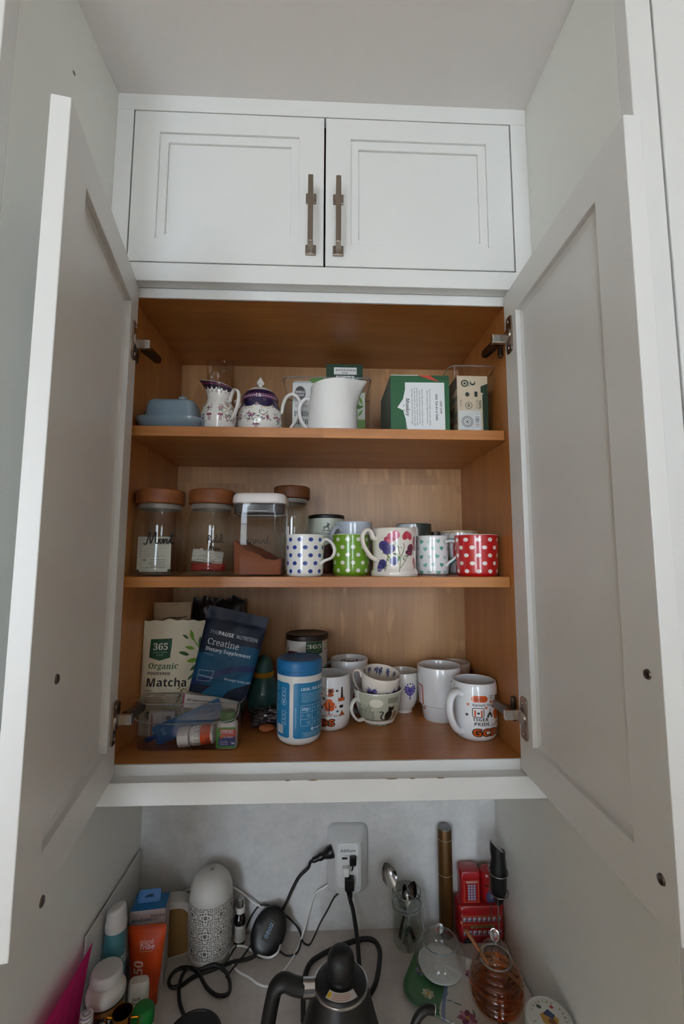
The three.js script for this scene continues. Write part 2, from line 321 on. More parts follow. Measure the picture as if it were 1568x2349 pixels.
function leaf(c, col, x, y, len, wid, rot) { c.save(); c.translate(x, y); c.rotate(rot); c.beginPath(); c.moveTo(0, 0); c.quadraticCurveTo(len * 0.4, -wid, len, 0); c.quadraticCurveTo(len * 0.5, wid, 0, 0); c.fillStyle = col; c.fill(); c.restore(); }
function star(c, col, x, y, r) { const p = []; for (let i = 0; i < 10; i++) { const a = i * Math.PI / 5 - 1.57, q = i % 2 ? r * 0.45 : r; p.push([x + q * Math.cos(a), y + q * Math.sin(a)]); } poly(c, col, p); }
function heart(c, col, x, y, r, rot = 0) { c.save(); c.translate(x, y); c.rotate(rot); c.beginPath(); c.moveTo(0, r); c.bezierCurveTo(-r * 1.5, -r * 0.1, -r * 0.8, -r * 1.1, 0, -r * 0.4); c.bezierCurveTo(r * 0.8, -r * 1.1, r * 1.5, -r * 0.1, 0, r); c.fillStyle = col; c.fill(); c.restore(); }
function bars(c, x, y, w, h, col = '#222', vert = true) { fill(c, '#fff', x - 4, y - 4, w + 8, h + 8); let p = 0; while (p < (vert ? w : h)) { const b = 1 + Math.floor(rnd() * 3) * (Math.max(w, h) / 90); if (vert) fill(c, col, x + p, y, b, h); else fill(c, col, x, y + p, w, b); p += b + 1 + rnd() * 3 * (Math.max(w, h) / 90); } }
function lines(c, x, y, w, n, gap, col = '#555', lw = 2) { for (let i = 0; i < n; i++) fill(c, col, x, y + i * gap, w * (0.72 + 0.28 * rnd()), lw); }
const SCRIPT = { font: 'serif', skew: -0.35 };

// ---------------------------------------------------------------- mugs
// map: 1024 x 512; lower 384 rows are the outside (rim at row 128), upper 128 rows the inside
const mugTex = (out, inn, base = '#f4f3ef', baseIn) => tex(1024, 512, (c) => {
  fill(c, base, 0, 0, 1024, 512); if (baseIn) fill(c, baseIn, 0, 0, 1024, 128);
  c.save(); c.beginPath(); c.rect(0, 128, 1024, 384); c.clip(); c.translate(0, 128); if (out) out(c, 1024, 384); c.restore();
  if (inn) { c.save(); inn(c); c.restore(); }
});
function mugGeo(outer, wall, h) {
  const lip = wall * 0.5, pts = outer.map(([r, y]) => [r, y, 0.75 * y / h]);
  const R = outer[outer.length - 1][0];
  pts.push([R - lip * 0.3, h + lip * 0.75, 0.755], [R - lip, h + lip, 0.758], [R - lip * 1.7, h + lip * 0.75, 0.762]);
  const inner = []; for (let i = outer.length - 1; i >= 0; i--) { const [r, y] = outer[i]; if (y > 0.006 && r > wall * 2) inner.push([r - wall, y, 0.765 + 0.2 * Math.sqrt(1 - y / h)]); }
  pts.push(...inner); const last = pts[pts.length - 1];
  pts.push([last[0] * 0.85, 0.0058, 0.98], [0.00001, 0.0055, 0.995]);
  return lathe(pts, 64);
}
const straight = (r, h, rb = r, foot = 0.86) => [[0.00001, 0.002], [r * foot * 0.85, 0.002], [r * foot * 0.88, 0], [r * foot * 0.97, 0], [rb * 0.985, 0.0035], [rb, 0.007], [rb + (r - rb) * 0.15, h * 0.2], [rb + (r - rb) * 0.4, h * 0.45], [rb + (r - rb) * 0.75, h * 0.75], [r, h * 0.97], [r, h]];
function mug(name, label, [x, y, z], outer, h, o = {}) {
  const t = thing(name, label, o.category || 'mug', [x, y, z], o.spin || 0, o.group), w = o.wall || 0.003;
  part(t, 'body', mugGeo(outer, w, h), o.mat);
  if (o.handle) {
    const q = o.handle, rt = q.rt ?? 0.97, r0 = outer[outer.length - 2][0];
    const at = (yy) => { for (let i = 1; i < outer.length; i++) if (outer[i][1] >= yy && outer[i][1] > outer[i - 1][1]) { const a = outer[i - 1], b = outer[i]; return a[0] + (b[0] - a[0]) * (yy - a[1]) / (b[1] - a[1]); } return r0; };
    const ra = at(q.top) - 0.0012, rb = at(q.bot) - 0.0012, e = q.out;
    const pts = q.pts ? q.pts.map(([a, b]) => [a, b, 0]) : [[ra, q.top, 0], [ra + e * 0.35, q.top + (q.lift ?? 0.006), 0], [ra + e * 0.85, q.top - 0.001, 0], [ra + e, q.top - (q.top - q.bot) * 0.32, 0], [ra + e * 0.8, q.top - (q.top - q.bot) * 0.66, 0], [rb + e * 0.25, q.bot + 0.006, 0], [rb, q.bot, 0]];
    const m = part(t, 'handle', sweep(pts, (s) => (q.w || 0.006) * (1 + 0.25 * Math.pow(Math.abs(2 * s - 1), 3)), (s) => (q.t || 0.0035) * (1 + 0.35 * Math.pow(Math.abs(2 * s - 1), 4)), 44), q.mat || o.handleMat || o.plain || glazed(o.handleColor || '#f4f3ef'), q.label);
    m.rotation.y = q.turn || 0;
  }
  return t;
}
const white = glazed('#eeede9'), coolWhite = glazed('#e9ebee');

// clear bins, panes and jars
const acrylic = phys('#f7f8f8', 0.04, { transmission: 1, thickness: 0, ior: 1.4, specularIntensity: 0.8, side: THREE.DoubleSide });
const acrylicEdge = phys('#c9cfd0', 0.06, { transmission: 0.75, thickness: 0, ior: 1.49 });
const jarGlass = phys('#f4f8f6', 0.02, { transmission: 1, thickness: 0, ior: 1.5, side: THREE.DoubleSide });
const smoke = phys('#e6e4e6', 0.04, { transmission: 1, thickness: 0, ior: 1.49, side: THREE.DoubleSide });
function loopAt(w, d, r, y, n = 6) { const p = []; for (const [cx, cz, a] of [[w / 2 - r, d / 2 - r, 0], [-w / 2 + r, d / 2 - r, 1], [-w / 2 + r, -d / 2 + r, 2], [w / 2 - r, -d / 2 + r, 3]]) for (let i = 0; i <= n; i++) { const t = (a + i / n) * Math.PI / 2; p.push([cx + r * Math.cos(t), y, cz + r * Math.sin(t)]); } return p; }
function loft(loops, cap0 = true, cap1 = false) {
  const pos = [], uv = [], idx = [], n = loops[0].length, L = loops.length;
  loops.forEach((l, j) => { for (let i = 0; i <= n; i++) { pos.push(...l[i % n]); uv.push(i / n, j / (L - 1)); } });
  for (let j = 0; j < L - 1; j++) for (let i = 0; i < n; i++) { const a = j * (n + 1) + i; idx.push(a, a + n + 1, a + 1, a + 1, a + n + 1, a + n + 2); }
  const cap = (l, up) => { const s = pos.length / 3, c = [0, 0, 0]; l.forEach((p) => { for (let k = 0; k < 3; k++) c[k] += p[k] / n; }); pos.push(...c); uv.push(0.5, up ? 1 : 0); for (let i = 0; i <= n; i++) { pos.push(...l[i % n]); uv.push(i / n, up ? 1 : 0); } for (let i = 0; i < n; i++) up ? idx.push(s, s + 2 + i, s + 1 + i) : idx.push(s, s + 1 + i, s + 2 + i); };
  if (cap0) cap(loops[0], false); if (cap1) cap(loops[L - 1], true);
  const g = new THREE.BufferGeometry(); g.setAttribute('position', new THREE.Float32BufferAttribute(pos, 3)); g.setAttribute('uv', new THREE.Float32BufferAttribute(uv, 2)); g.setIndex(idx);
  return creased(g, 0.6);
}
const ringTube = (w, d, r, y, rad) => tube(loopAt(w, d, r, y, 5), rad, 120, 8, true);
function clearBin(label, [x, y, z], w, d, h, o = {}) {
  const t = thing('storage_bin', label, 'bin', [x, y, z], o.turn || 0), r = 0.012, f = o.flare || 0.004;
  part(t, 'shell', loft([loopAt(w - 2 * f - 0.006, d - 2 * f - 0.006, r, 0.0008), loopAt(w - 2 * f, d - 2 * f, r, 0.004), loopAt(w - 0.002, d - 0.002, r, h - 0.004), loopAt(w, d, r, h)]), o.mat || acrylic);
  part(t, 'rim', ringTube(w, d, r, h, o.rim || 0.0013), acrylicEdge);
  return t;
}
function jarOf(label, [x, y, z], r, h, o = {}) {
  const t = thing('glass_jar', label, 'jar', [x, y, z]);
  part(t, 'glass', lathe(soft([[0.00001, 0.001], [r * 0.93, 0.001, 0.003], [r, 0.01, 0.004], [r, h - 0.03, 0.02], [r * 0.84, h - 0.012, 0.012], [r * 0.84, h]]), 64), jarGlass);
  part(t, 'base', lathe(soft([[0.00001, 0.0012], [r * 0.8, 0.0012], [r * 0.9, 0.004, 0.002], [r * 0.82, 0.0065, 0.002], [0.00001, 0.0055]]), 48), phys('#dfe6e3', 0.05, { transmission: 0.9, thickness: 0 }));
  const cork = std('#ffffff', 0.55, { map: o.wood });
  part(t, 'lid', metric(lathe(soft([[0.00001, h + 0.002], [o.lr, h + 0.002, 0.003], [o.lr, h + 0.002 + o.lh, 0.0055], [0.00001, h + 0.0025 + o.lh]]), 56), 0.09, false), cork, 'turned wooden lid');
  part(t, 'seal', lathe(soft([[r * 0.82, h - 0.0075], [r * 0.855, h - 0.006, 0.001], [r * 0.855, h + 0.0015, 0.001], [r * 0.7, h + 0.002]]), 48), phys('#b9b3ab', 0.4, { transmission: 0.5, thickness: 0 }), 'pale rubber seal');
  if (o.ink) part(t, 'lettering', o.ink, std('#141414', 0.5), 'black handwritten lettering');
  return t;
}
// an upright carton; faces: [+x, -x, +y, -y, +z, -z] materials; the print is on +z
function carton(name, label, category, [x, y, z], w, h, d, mats, turn = 0, group) {
  const t = thing(name, label, category, [x, y, z], turn, group);
  const g = new THREE.BoxGeometry(w, h, d).translate(0, h / 2, 0); g.clearGroups();
  const faces = ['side_panel', 'side_panel', 'top_panel', 'bottom_panel', 'front_panel', 'back_panel'];
  const p = g.toNonIndexed();
  faces.forEach((f, i) => { const q = new THREE.BufferGeometry(); for (const k of ['position', 'normal', 'uv']) { const a = p.attributes[k]; q.setAttribute(k, new THREE.BufferAttribute(a.array.slice(i * 6 * a.itemSize, (i + 1) * 6 * a.itemSize), a.itemSize)); } part(t, f, q, Array.isArray(mats) ? mats[Math.min(i, mats.length - 1)] : mats); });
  return t;
}
const print = (map, rough = 0.45) => std('#ffffff', rough, { map });
const plainPrint = (col, rough = 0.5) => std(col, rough);
// a filled pouch: two bulging sheets joined at their edges, sealed flat at the top
function pouchGeo(w, h, t, o = {}) {
  const nx = 36, ny = 44, pos = [], uv = [], idx = [], sid = o.seed || 1;
  for (const s of [1, -1]) {
    const b = pos.length / 3;
    for (let j = 0; j <= ny; j++) for (let i = 0; i <= nx; i++) {
      const u = i / nx, v = j / ny, e = Math.pow(Math.max(0, 1 - Math.pow(Math.abs(2 * u - 1), o.sq || 3)), 0.6), low = Math.min(1, 0.25 + v * 4), up = Math.max(0, Math.min(1, (1 - v - (o.seal || 0.1)) * (o.fall || 2.2)));
      const wr = noise.noise(u * 5 + sid, v * 6, sid * 3.3) * (o.wrinkle || 0.002) + noise.noise(u * 13, v * 11 + sid, sid) * (o.wrinkle || 0.002) * 0.4;
      const edgeX = (o.taper ? 1 + o.taper * (1 - v) : 1);
      const topY = v > 0.98 && o.jag ? noise.noise(u * 6, sid, 2) * o.jag : 0;
      pos.push((u - 0.5) * w * edgeX, v * h + topY * 1, s * (t / 2 * e * low * Math.sqrt(up) + 0.0004) + wr * e + (o.curl || 0) * Math.max(0, v - 0.75) * 0.2 * s * 0);
      uv.push(u, v);
    }
    for (let j = 0; j < ny; j++) for (let i = 0; i < nx; i++) { const a = b + j * (nx + 1) + i; s > 0 ? idx.push(a, a + 1, a + nx + 2, a, a + nx + 2, a + nx + 1) : idx.push(a, a + nx + 2, a + 1, a, a + nx + 1, a + nx + 2); }
  }
  const g = new THREE.BufferGeometry(); g.setAttribute('position', new THREE.Float32BufferAttribute(pos, 3)); g.setAttribute('uv', new THREE.Float32BufferAttribute(uv, 2)); g.setIndex(idx); g.computeVertexNormals(); return g;
}
// ================================================================ top shelf
const deform = (g, f) => { const p = g.attributes.position, v = V(0, 0, 0); for (let i = 0; i < p.count; i++) { v.fromBufferAttribute(p, i); f(v); p.setXYZ(i, v.x, v.y, v.z); } const m = mergeVertices(g.deleteAttribute('normal') && g); m.computeVertexNormals(); return m; };
{
  const t = thing('butter_dish', 'blue-grey ceramic butter dish with a domed lid', 'butter dish', [-0.2835, Y_SHELF_TOP, -0.092]);
  const glaze = phys('#788c98', 0.3, { clearcoat: 0.6, clearcoatRoughness: 0.15 });
  const L = (w, d, r, y) => loopAt(w, d, r, y);
  part(t, 'tray', loft([L(0.092, 0.06, 0.012, 0), L(0.1, 0.068, 0.016, 0.002), L(0.114, 0.08, 0.02, 0.012), L(0.12, 0.086, 0.022, 0.019), L(0.12, 0.086, 0.022, 0.0215), L(0.116, 0.082, 0.02, 0.022), L(0.108, 0.074, 0.018, 0.0165)], true, true), glaze);
  const lid = part(t, 'lid', loft([L(0.094, 0.06, 0.014, 0.0172), L(0.094, 0.06, 0.014, 0.022), L(0.0885, 0.055, 0.014, 0.048), L(0.0865, 0.053, 0.014, 0.0535), L(0.083, 0.05, 0.014, 0.057), L(0.077, 0.045, 0.013, 0.059), L(0.055, 0.028, 0.01, 0.0598)], false, true), glaze);
  part(lid, 'knob', lathe(soft([[0.00001, 0.0705], [0.0085, 0.0705, 0.003], [0.0085, 0.0645, 0.002], [0.006, 0.059]]).reverse(), 28), glaze).position.x = 0.016;
}
// flowered tea set
const bouquet = (c, x, y, s) => {
  for (let i = 0; i < 26; i++) { const a = rnd() * 6.28, r = Math.sqrt(rnd()) * s; leaf(c, ['#4c6a52', '#5f7d5a', '#3f5a6a'][i % 3], x + r * Math.cos(a), y + r * Math.sin(a), s * 0.45, s * 0.13, rnd() * 6.28); }
  for (let i = 0; i < 9; i++) { const a = rnd() * 6.28, r = Math.sqrt(rnd()) * s * 0.7; ell(c, ['#8e2a52', '#b04a6c', '#5a4a8a', '#7d2440'][i % 4], x + r * Math.cos(a), y + r * Math.sin(a), s * 0.17, s * 0.15); ell(c, '#d6a7b0', x + r * Math.cos(a), y + r * Math.sin(a), s * 0.05, s * 0.05); }
};
const bow = (c, x, y, s) => { for (const k of [-1, 1]) { ell(c, '#8c3158', x + k * s * 0.35, y, s * 0.32, s * 0.2, k * 0.5); line(c, '#8c3158', s * 0.14, [[x, y], [x + k * s * 0.3, y + s * 0.6], [x + k * s * 0.15, y + s * 1.1]]); } ell(c, '#5c1b3a', x, y, s * 0.12, s * 0.12); };
const scroll = (c, x, y, s, k) => { line(c, '#a0743a', s * 0.09, [[x, y], [x + k * s * 0.6, y - s * 0.7], [x + k * s * 1.2, y - s * 0.2], [x + k * s * 0.9, y + s * 0.25]]); line(c, '#a0743a', s * 0.07, [[x, y], [x + k * s * 0.5, y + s * 0.5], [x + k * s, y + s * 0.4], [x + k * s * 1.1, y]]); };
const jugMap = mugTex((c) => {
  fill(c, '#1c1636', 0, 0, 1024, 30); for (let i = 0; i < 64; i++) ell(c, '#c9567e', i * 16 + 8, 12, 4.5, 5);
  for (let i = 0; i < 16; i++) { ell(c, '#1c1636', i * 64 + 32, 28, 26, 16); scroll(c, i * 64 + 32, 62, 14, i % 2 ? 1 : -1); bouquet(c, i * 64, 54, 12); }
  for (let k = 0; k < 4; k++) { const x = 128 + k * 256; heart(c, '#a0743a', x, 152, 30); heart(c, '#f4f3ef', x, 150, 21); bouquet(c, x, 150, 16); for (const s of [-1, 1]) { scroll(c, x + s * 8, 206, 56, s); bouquet(c, x + s * 72, 190, 32); bow(c, x + s * 76, 246, 40); } bouquet(c, x, 262, 38); line(c, '#5f7d5a', 4, [[x - 60, 232], [x, 262], [x + 60, 232]]); }
  fill(c, '#1c1636', 0, 352, 1024, 32); for (let i = 0; i < 52; i++) ell(c, '#1c1636', i * 20, 352, 10, 8);
}, null, '#f3f1ea', '#f3f1ea');
{
  const t = thing('milk_jug', 'small ornate china jug with dark purple rim and flower garlands', 'jug', [-0.203, Y_SHELF_TOP, -0.108]), h = 0.094;
  const out = [[0.00001, 0.002], [0.022, 0.002], [0.023, 0], [0.0275, 0], [0.0275, 0.006], [0.03, 0.016], [0.0332, 0.03], [0.0332, 0.042], [0.029, 0.056], [0.0235, 0.067], [0.0222, 0.075], [0.0245, 0.085], [0.0285, h]];
  const smoothed = new THREE.SplineCurve(out.slice(3).map((p) => new THREE.Vector2(...p))).getPoints(40).map((p) => [p.x, p.y]);
  const g = deform(mugGeo([...out.slice(0, 3), ...smoothed], 0.0022, h), (v) => { const k = Math.max(0, (v.y - 0.07) / 0.025), s = Math.max(0, -v.x / 0.0285), q = Math.pow(s, 4) * k; v.x -= q * 0.011; v.z *= 1 - 0.28 * q; v.y += k * (0.0035 - v.x * 0.2) + q * 0.006; });
  part(t, 'body', g, glazed('#ffffff', jugMap));
  part(t, 'handle', sweep([[0.0232, 0.066, 0], [0.03, 0.064, 0], [0.0335, 0.074, 0], [0.041, 0.084, 0], [0.0515, 0.079, 0], [0.0535, 0.062, 0], [0.047, 0.042, 0], [0.0385, 0.029, 0], [0.0322, 0.026, 0]], 0.0042, 0.0023, 60), white).rotation.y = -0.62;
}
const potMap = mugTex((c) => {
  fill(c, '#231a48', 0, 0, 1024, 74); for (let i = 0; i < 54; i++) ell(c, '#c9567e', i * 19 + 9, 8, 6, 6);
  for (let i = 0; i < 8; i++) { ell(c, '#231a48', i * 128 + 64, 72, 58, 34); scroll(c, i * 128 + 64, 116, 30, 1); scroll(c, i * 128 + 64, 116, 30, -1); bouquet(c, i * 128, 84, 26); bouquet(c, i * 128 + 64, 40, 18); }
  for (let k = 0; k < 5; k++) { const x = 60 + k * 205; bouquet(c, x, 200, 46); bouquet(c, x + 100, 196, 46); bow(c, x + 40, 276, 40); scroll(c, x + 130, 190, 30, -1); line(c, '#5f7d5a', 4, [[x, 230], [x + 42, 262], [x + 84, 228]]); }
  fill(c, '#a0743a', 0, 372, 1024, 5);
}, null, '#f3f1ea');
{
  const t = thing('teapot', 'flowered china teapot with purple collar and pointed lid knob', 'teapot', [-0.129, Y_SHELF_TOP, -0.142]), h = 0.083;
  const sp = (p) => new THREE.SplineCurve(p.map((q) => new THREE.Vector2(...q))).getPoints(36).map((q) => [q.x, q.y]);
  const out = [[0.00001, 0.002], [0.028, 0.002], [0.029, 0], ...sp([[0.034, 0], [0.0375, 0.008], [0.045, 0.03], [0.0445, 0.048], [0.0395, 0.066], [0.036, 0.078], [0.0365, h]])];
  part(t, 'body', mugGeo(out, 0.0025, h), glazed('#ffffff', potMap));
  const lidMap = tex(512, 256, (c) => { fill(c, '#f3f1ea', 0, 0, 512, 256); fill(c, '#231a48', 0, 170, 512, 86); for (let i = 0; i < 40; i++) ell(c, '#c9567e', i * 13 + 6, 240, 4, 6); for (let i = 0; i < 8; i++) { scroll(c, i * 64 + 32, 150, 16, 1); bouquet(c, i * 64, 140, 12); } });
  const lid = part(t, 'lid', lathe(soft([[0.036, h + 0.001], [0.037, h + 0.004, 0.002], [0.031, h + 0.014, 0.006], [0.022, h + 0.0225, 0.006], [0.008, h + 0.027, 0.004], [0.0042, h + 0.03]]), 56), glazed('#ffffff', lidMap));
  part(lid, 'knob', lathe(soft([[0.004, h + 0.029], [0.0036, h + 0.033, 0.001], [0.0078, h + 0.036, 0.0016], [0.008, h + 0.039, 0.0016], [0.0042, h + 0.045, 0.002], [0.0018, h + 0.0488, 0.001], [0.00001, h + 0.051]]), 28), white);
  part(t, 'handle', sweep([[0.0335, 0.063, 0], [0.043, 0.058, 0], [0.0465, 0.075, 0], [0.053, 0.092, 0], [0.065, 0.099, 0], [0.078, 0.089, 0], [0.081, 0.07, 0], [0.073, 0.045, 0], [0.059, 0.022, 0], [0.046, 0.009, 0], [0.041, 0.013, 0]], 0.0058, 0.0036, 70), glazed('#f3f1ea'));
  part(t, 'spout', (() => { const pts = [[-0.036, 0.026, 0], [-0.056, 0.036, 0], [-0.058, 0.06, 0], [-0.056, 0.082, 0], [-0.066, 0.094, 0]].map((p) => V(...p)), cv = new THREE.CatmullRomCurve3(pts), R = 24, n = 14, loops = []; for (let i = 0; i <= R; i++) { const k = i / R, p = cv.getPointAt(k), tg = cv.getTangentAt(k), N = V(-tg.y, tg.x, 0), r = 0.012 - 0.0062 * k, l = []; for (let j = 0; j < n; j++) { const a = -j / n * 6.2832; l.push([p.x + N.x * r * Math.cos(a), p.y + N.y * r * Math.cos(a), r * Math.sin(a)]); } loops.push(l); } return loft(loops, false, false); })(), glazed('#ffffff', potMap)).rotation.y = -0.55;
}
{
  const t = thing('cellophane_bag', 'clear crinkled bag with a brown stick standing behind the ornate jug', 'bag', [-0.236, Y_SHELF_TOP, -0.245]);
  const film = phys('#f2ece6', 0.12, { transmission: 1, thickness: 0, ior: 1.35 });
  part(t, 'film', pouchGeo(0.062, 0.215, 0.03, { wrinkle: 0.006, seed: 3, seal: 0.02, taper: -0.15, jag: 0.01 }), film);
  part(t, 'stick', box(-0.006, 0.01, 0.12, 0.178, -0.003, 0.003, 0.002).rotateZ(-0.12), std('#8a5a2c', 0.6), 'brown stick');
}
{
  const t = thing('milk_pitcher', 'plain glossy white pitcher with a beak spout and loop handle', 'pitcher', [0.0185, Y_SHELF_TOP, -0.0975]), h = 0.098;
  const out = [[0.00001, 0.0025], [0.042, 0.0025], [0.043, 0], [0.0465, 0], [0.0485, 0.002], [0.0488, 0.006], [0.0478, 0.03], [0.0465, 0.055], [0.0452, 0.075], [0.044, 0.088], [0.0438, h]];
  const g = deform(mugGeo(out, 0.0036, h), (v) => { const k = Math.max(0, (v.y - 0.055) / (h - 0.055)), s = Math.max(0, v.x / 0.044), q = Math.pow(Math.min(1, s), 5) * Math.pow(k, 1.6); v.x += q * 0.023; v.z *= 1 - 0.5 * q; v.y += k * (v.x * 0.1) + q * 0.005; });
  part(t, 'body', g, white);
  part(t, 'handle', sweep([[-0.0435, 0.073, 0], [-0.053, 0.078, 0], [-0.064, 0.07, 0], [-0.068, 0.052, 0], [-0.062, 0.031, 0], [-0.052, 0.018, 0], [-0.0455, 0.013, 0]], 0.0062, 0.0042, 50), white).rotation.y = -0.25;
}
// clear bin with tea boxes
clearBin('clear bin full of tea boxes behind the white pitcher', [0.007, Y_SHELF_TOP, -0.226], 0.184, 0.138, 0.142, { flare: 0.003 });
{
  const p1 = tex(512, 720, (c, w, h) => {
    fill(c, '#e4e3df', 0, 0, w, h); ell(c, '#3a3c3e', 118, 122, 84, 84); T(c, 'WHOLE', 118, 108, 42, { bold: true, color: '#eee', align: 'center' }); T(c, 'FOODS', 118, 146, 38, { bold: true, color: '#eee', align: 'center' });
    T(c, 'Organic', 42, 270, 52, { font: 'serif', color: '#333' }); T(c, 'HIBISCUS', 26, 366, 82, { font: 'serif', bold: true, color: '#26282a', sx: 0.92 }); T(c, 'BERRY', 26, 460, 82, { font: 'serif', bold: true, color: '#26282a' });
    poly(c, '#b5353c', [[300, 90], [380, 84], [384, 150], [340, 186], [302, 150]]); lines(c, 30, 530, 200, 2, 22, '#8a8a88', 5);
    for (let i = 0; i < 9; i++) leaf(c, ['#4d3c3c', '#6a5450', '#3a2e30'][i % 3], 150 + rnd() * 40, 660, 130, 34, -2.9 + i * 0.33); for (let i = 0; i < 4; i++) ell(c, '#7a3040', 300 + i * 40, 650 + rnd() * 30, 26, 22);
  });
  carton('tea_box', 'pale herbal tea box with round dark badge, front left in the clear bin', 'tea box', [-0.031, Y_SHELF_TOP + 0.0016, -0.187], 0.068, 0.131, 0.045, [plainPrint('#cfccc6'), plainPrint('#cfccc6'), plainPrint('#dcdad4'), plainPrint('#bbb'), print(p1), plainPrint('#ccc')]);
  const p2 = tex(512, 256, (c, w, h) => { fill(c, '#bdbebd', 0, 0, w, h); fill(c, '#8fa07a', 430, 0, 82, 40); bars(c, 30, 90, 180, 120); ell(c, '#b8345a', 420, 170, 46, 46); T(c, '20', 420, 170, 50, { bold: true, color: '#f0d8de', align: 'center' }); ell(c, '#6b8d3a', 330, 24, 70, 22, 0.2); lines(c, 250, 110, 100, 3, 30, '#888', 6); });
  const b2 = carton('tea_box', 'pale grey tea box with a barcode and green leaf, half hidden in the clear bin', 'tea box', [-0.029, Y_SHELF_TOP + 0.0016, -0.24], 0.074, 0.156, 0.05, [plainPrint('#aaa9a6'), plainPrint('#b4b2ae'), plainPrint('#c4c4c0'), plainPrint('#bbb'), (() => { const m = p2.clone(); m.repeat.set(1, 3.1); m.offset.set(0, -2.1); m.wrapT = THREE.ClampToEdgeWrapping; m.needsUpdate = true; return print(m); })(), plainPrint('#ccc')]);
  part(b2, 'leaf_flap', new THREE.ShapeGeometry((() => { const s = new THREE.Shape(); s.moveTo(-0.02, 0); s.quadraticCurveTo(0, 0.016, 0.026, 0.001); s.quadraticCurveTo(0, -0.004, -0.02, 0); return s; })()).translate(0.014, 0.1565, 0.0254), plainPrint('#4f8a2e'), 'green leaf print on the lifted flap');
  const p3 = tex(512, 1024, (c, w, h) => {
    fill(c, '#133a26', 0, 0, w, h); fill(c, '#e9e8e4', 108, 36, 320, 84); for (let i = 0; i < 2; i++) T(c, i ? 'BEST BY' : 'SEE BOX BY 08 20 24 08', i ? 300 : 418, i ? 100 : 68, i ? 22 : 26, { rot: Math.PI, color: '#333', bold: true });
    bars(c, 140, 140, 250, 190); fill(c, '#dcdcd6', 380, 330, 60, 40); lines(c, 110, 430, 300, 4, 26, '#cfd6c8', 6); fill(c, '#1b4a32', 0, 560, w, 464);
  });
  carton('tea_box', 'tall dark green box with a barcode at its top, in the clear bin', 'tea box', [0.0465, Y_SHELF_TOP + 0.0016, -0.257], 0.083, 0.204, 0.05, [plainPrint('#123322'), plainPrint('#123322'), plainPrint('#16402a'), plainPrint('#123322'), print(p3), plainPrint('#123322')]);
  const p4 = tex(512, 800, (c, w, h) => {
    fill(c, '#dbe2cf', 0, 0, w, h); for (const [x, y, l, r] of [[300, 60, 160, 0.2], [330, 150, 150, 0.6], [420, 60, 130, 1.2], [360, 240, 140, -0.3], [470, 260, 120, 2.2], [300, 320, 130, 0.9]]) leaf(c, ['#5d9a2a', '#7db540', '#3f7d22'][Math.round(l) % 3], x, y, l, l * 0.3, r);
    ell(c, '#20402c', 250, 260, 120, 120); T(c, 'NATURAL', 250, 240, 40, { bold: true, color: '#cfe0c8', align: 'center' }); T(c, 'HERBALS', 250, 290, 38, { bold: true, color: '#cfe0c8', align: 'center' });
    fill(c, '#5f9b2c', 0, 410, w, 390); fill(c, '#c9b866', 0, 398, w, 14); T(c, 'Organic', 90, 490, 76, { font: 'serif', color: '#e6ecd8' }); T(c, 'Green Tea', 130, 590, 92, { color: '#eef3e2' }); lines(c, 150, 690, 240, 2, 40, '#cfe0b8', 10);
  });
  carton('tea_box', 'bright green leaf-printed tea box beside the white pitcher', 'tea box', [0.055, Y_SHELF_TOP + 0.0016, -0.203], 0.066, 0.117, 0.05, [plainPrint('#5a8d30'), plainPrint('#5a8d30'), plainPrint('#dfe6d2'), plainPrint('#5a8d30'), print(p4), plainPrint('#5a8d30')]);
}
{
  const p = tex(720, 700, (c, w, h) => {
    fill(c, '#1d5a34', 0, 0, w, h); poly(c, '#174a2a', [[0, 0], [w, 0], [w, 60], [300, 20]]); poly(c, '#c03a24', [[330, 0], [480, 0], [600, 78], [520, 60]]); fill(c, '#e8efe2', 0, 0, 340, 7);
    poly(c, '#e4e6e6', [[176, 92], [660, 88], [664, 700], [206, 700], [178, 540], [150, 440], [80, 405], [150, 300], [176, 180]]);
    for (let y = 100; y < 700; y += 11) fill(c, '#d4d8da', 180, y, 480, 3);
    T(c, 'LIVE LIFE', 615, 395, 36, { rot: Math.PI / 2, bold: true, align: 'center', color: '#23302a' }); T(c, 'ONE TEA AT A TIME', 560, 395, 36, { rot: Math.PI / 2, bold: true, align: 'center', color: '#23302a' });
    ['Tea is a time for the highs, the lows, and the', 'what-on-earth-just-happened moments.', '', 'Like me, Tips believes in living life one tea at', 'a time. Sometimes all you need is a fresh', 'perspective (and maybe a biscuit on the side).', 'So, stick the kettle on, two steps forward, take', 'back, take a sip, and let Tips work its magic.'].forEach((s, i) => T(c, s, 478 - i * 31, 395, 23, { rot: Math.PI / 2, align: 'center', color: '#333' }));
    T(c, 'Monkey', 205, 400, 56, { rot: Math.PI / 2, font: 'serif', bold: true, skew: -0.3, align: 'center', color: '#111' }); T(c, 'x', 165, 370, 40, { rot: Math.PI / 2, color: '#111' }); line(c, '#111', 4, [[150, 440], [180, 420], [160, 470], [140, 445]]);
  });
  carton('tea_box', 'large green tea box with white panel of sideways text', 'tea box', [0.1805, Y_SHELF_TOP, -0.131], 0.1105, 0.109, 0.143, [plainPrint('#1b5230'), plainPrint('#5d6b60'), plainPrint('#1d5a34'), plainPrint('#18462a'), print(p), plainPrint('#18462a')]);
}
clearBin('clear bin holding a cream carton at the right end of the top shelf', [0.2865, Y_SHELF_TOP, -0.165], 0.0895, 0.19, 0.134, { flare: 0.005, rim: 0.0011 });
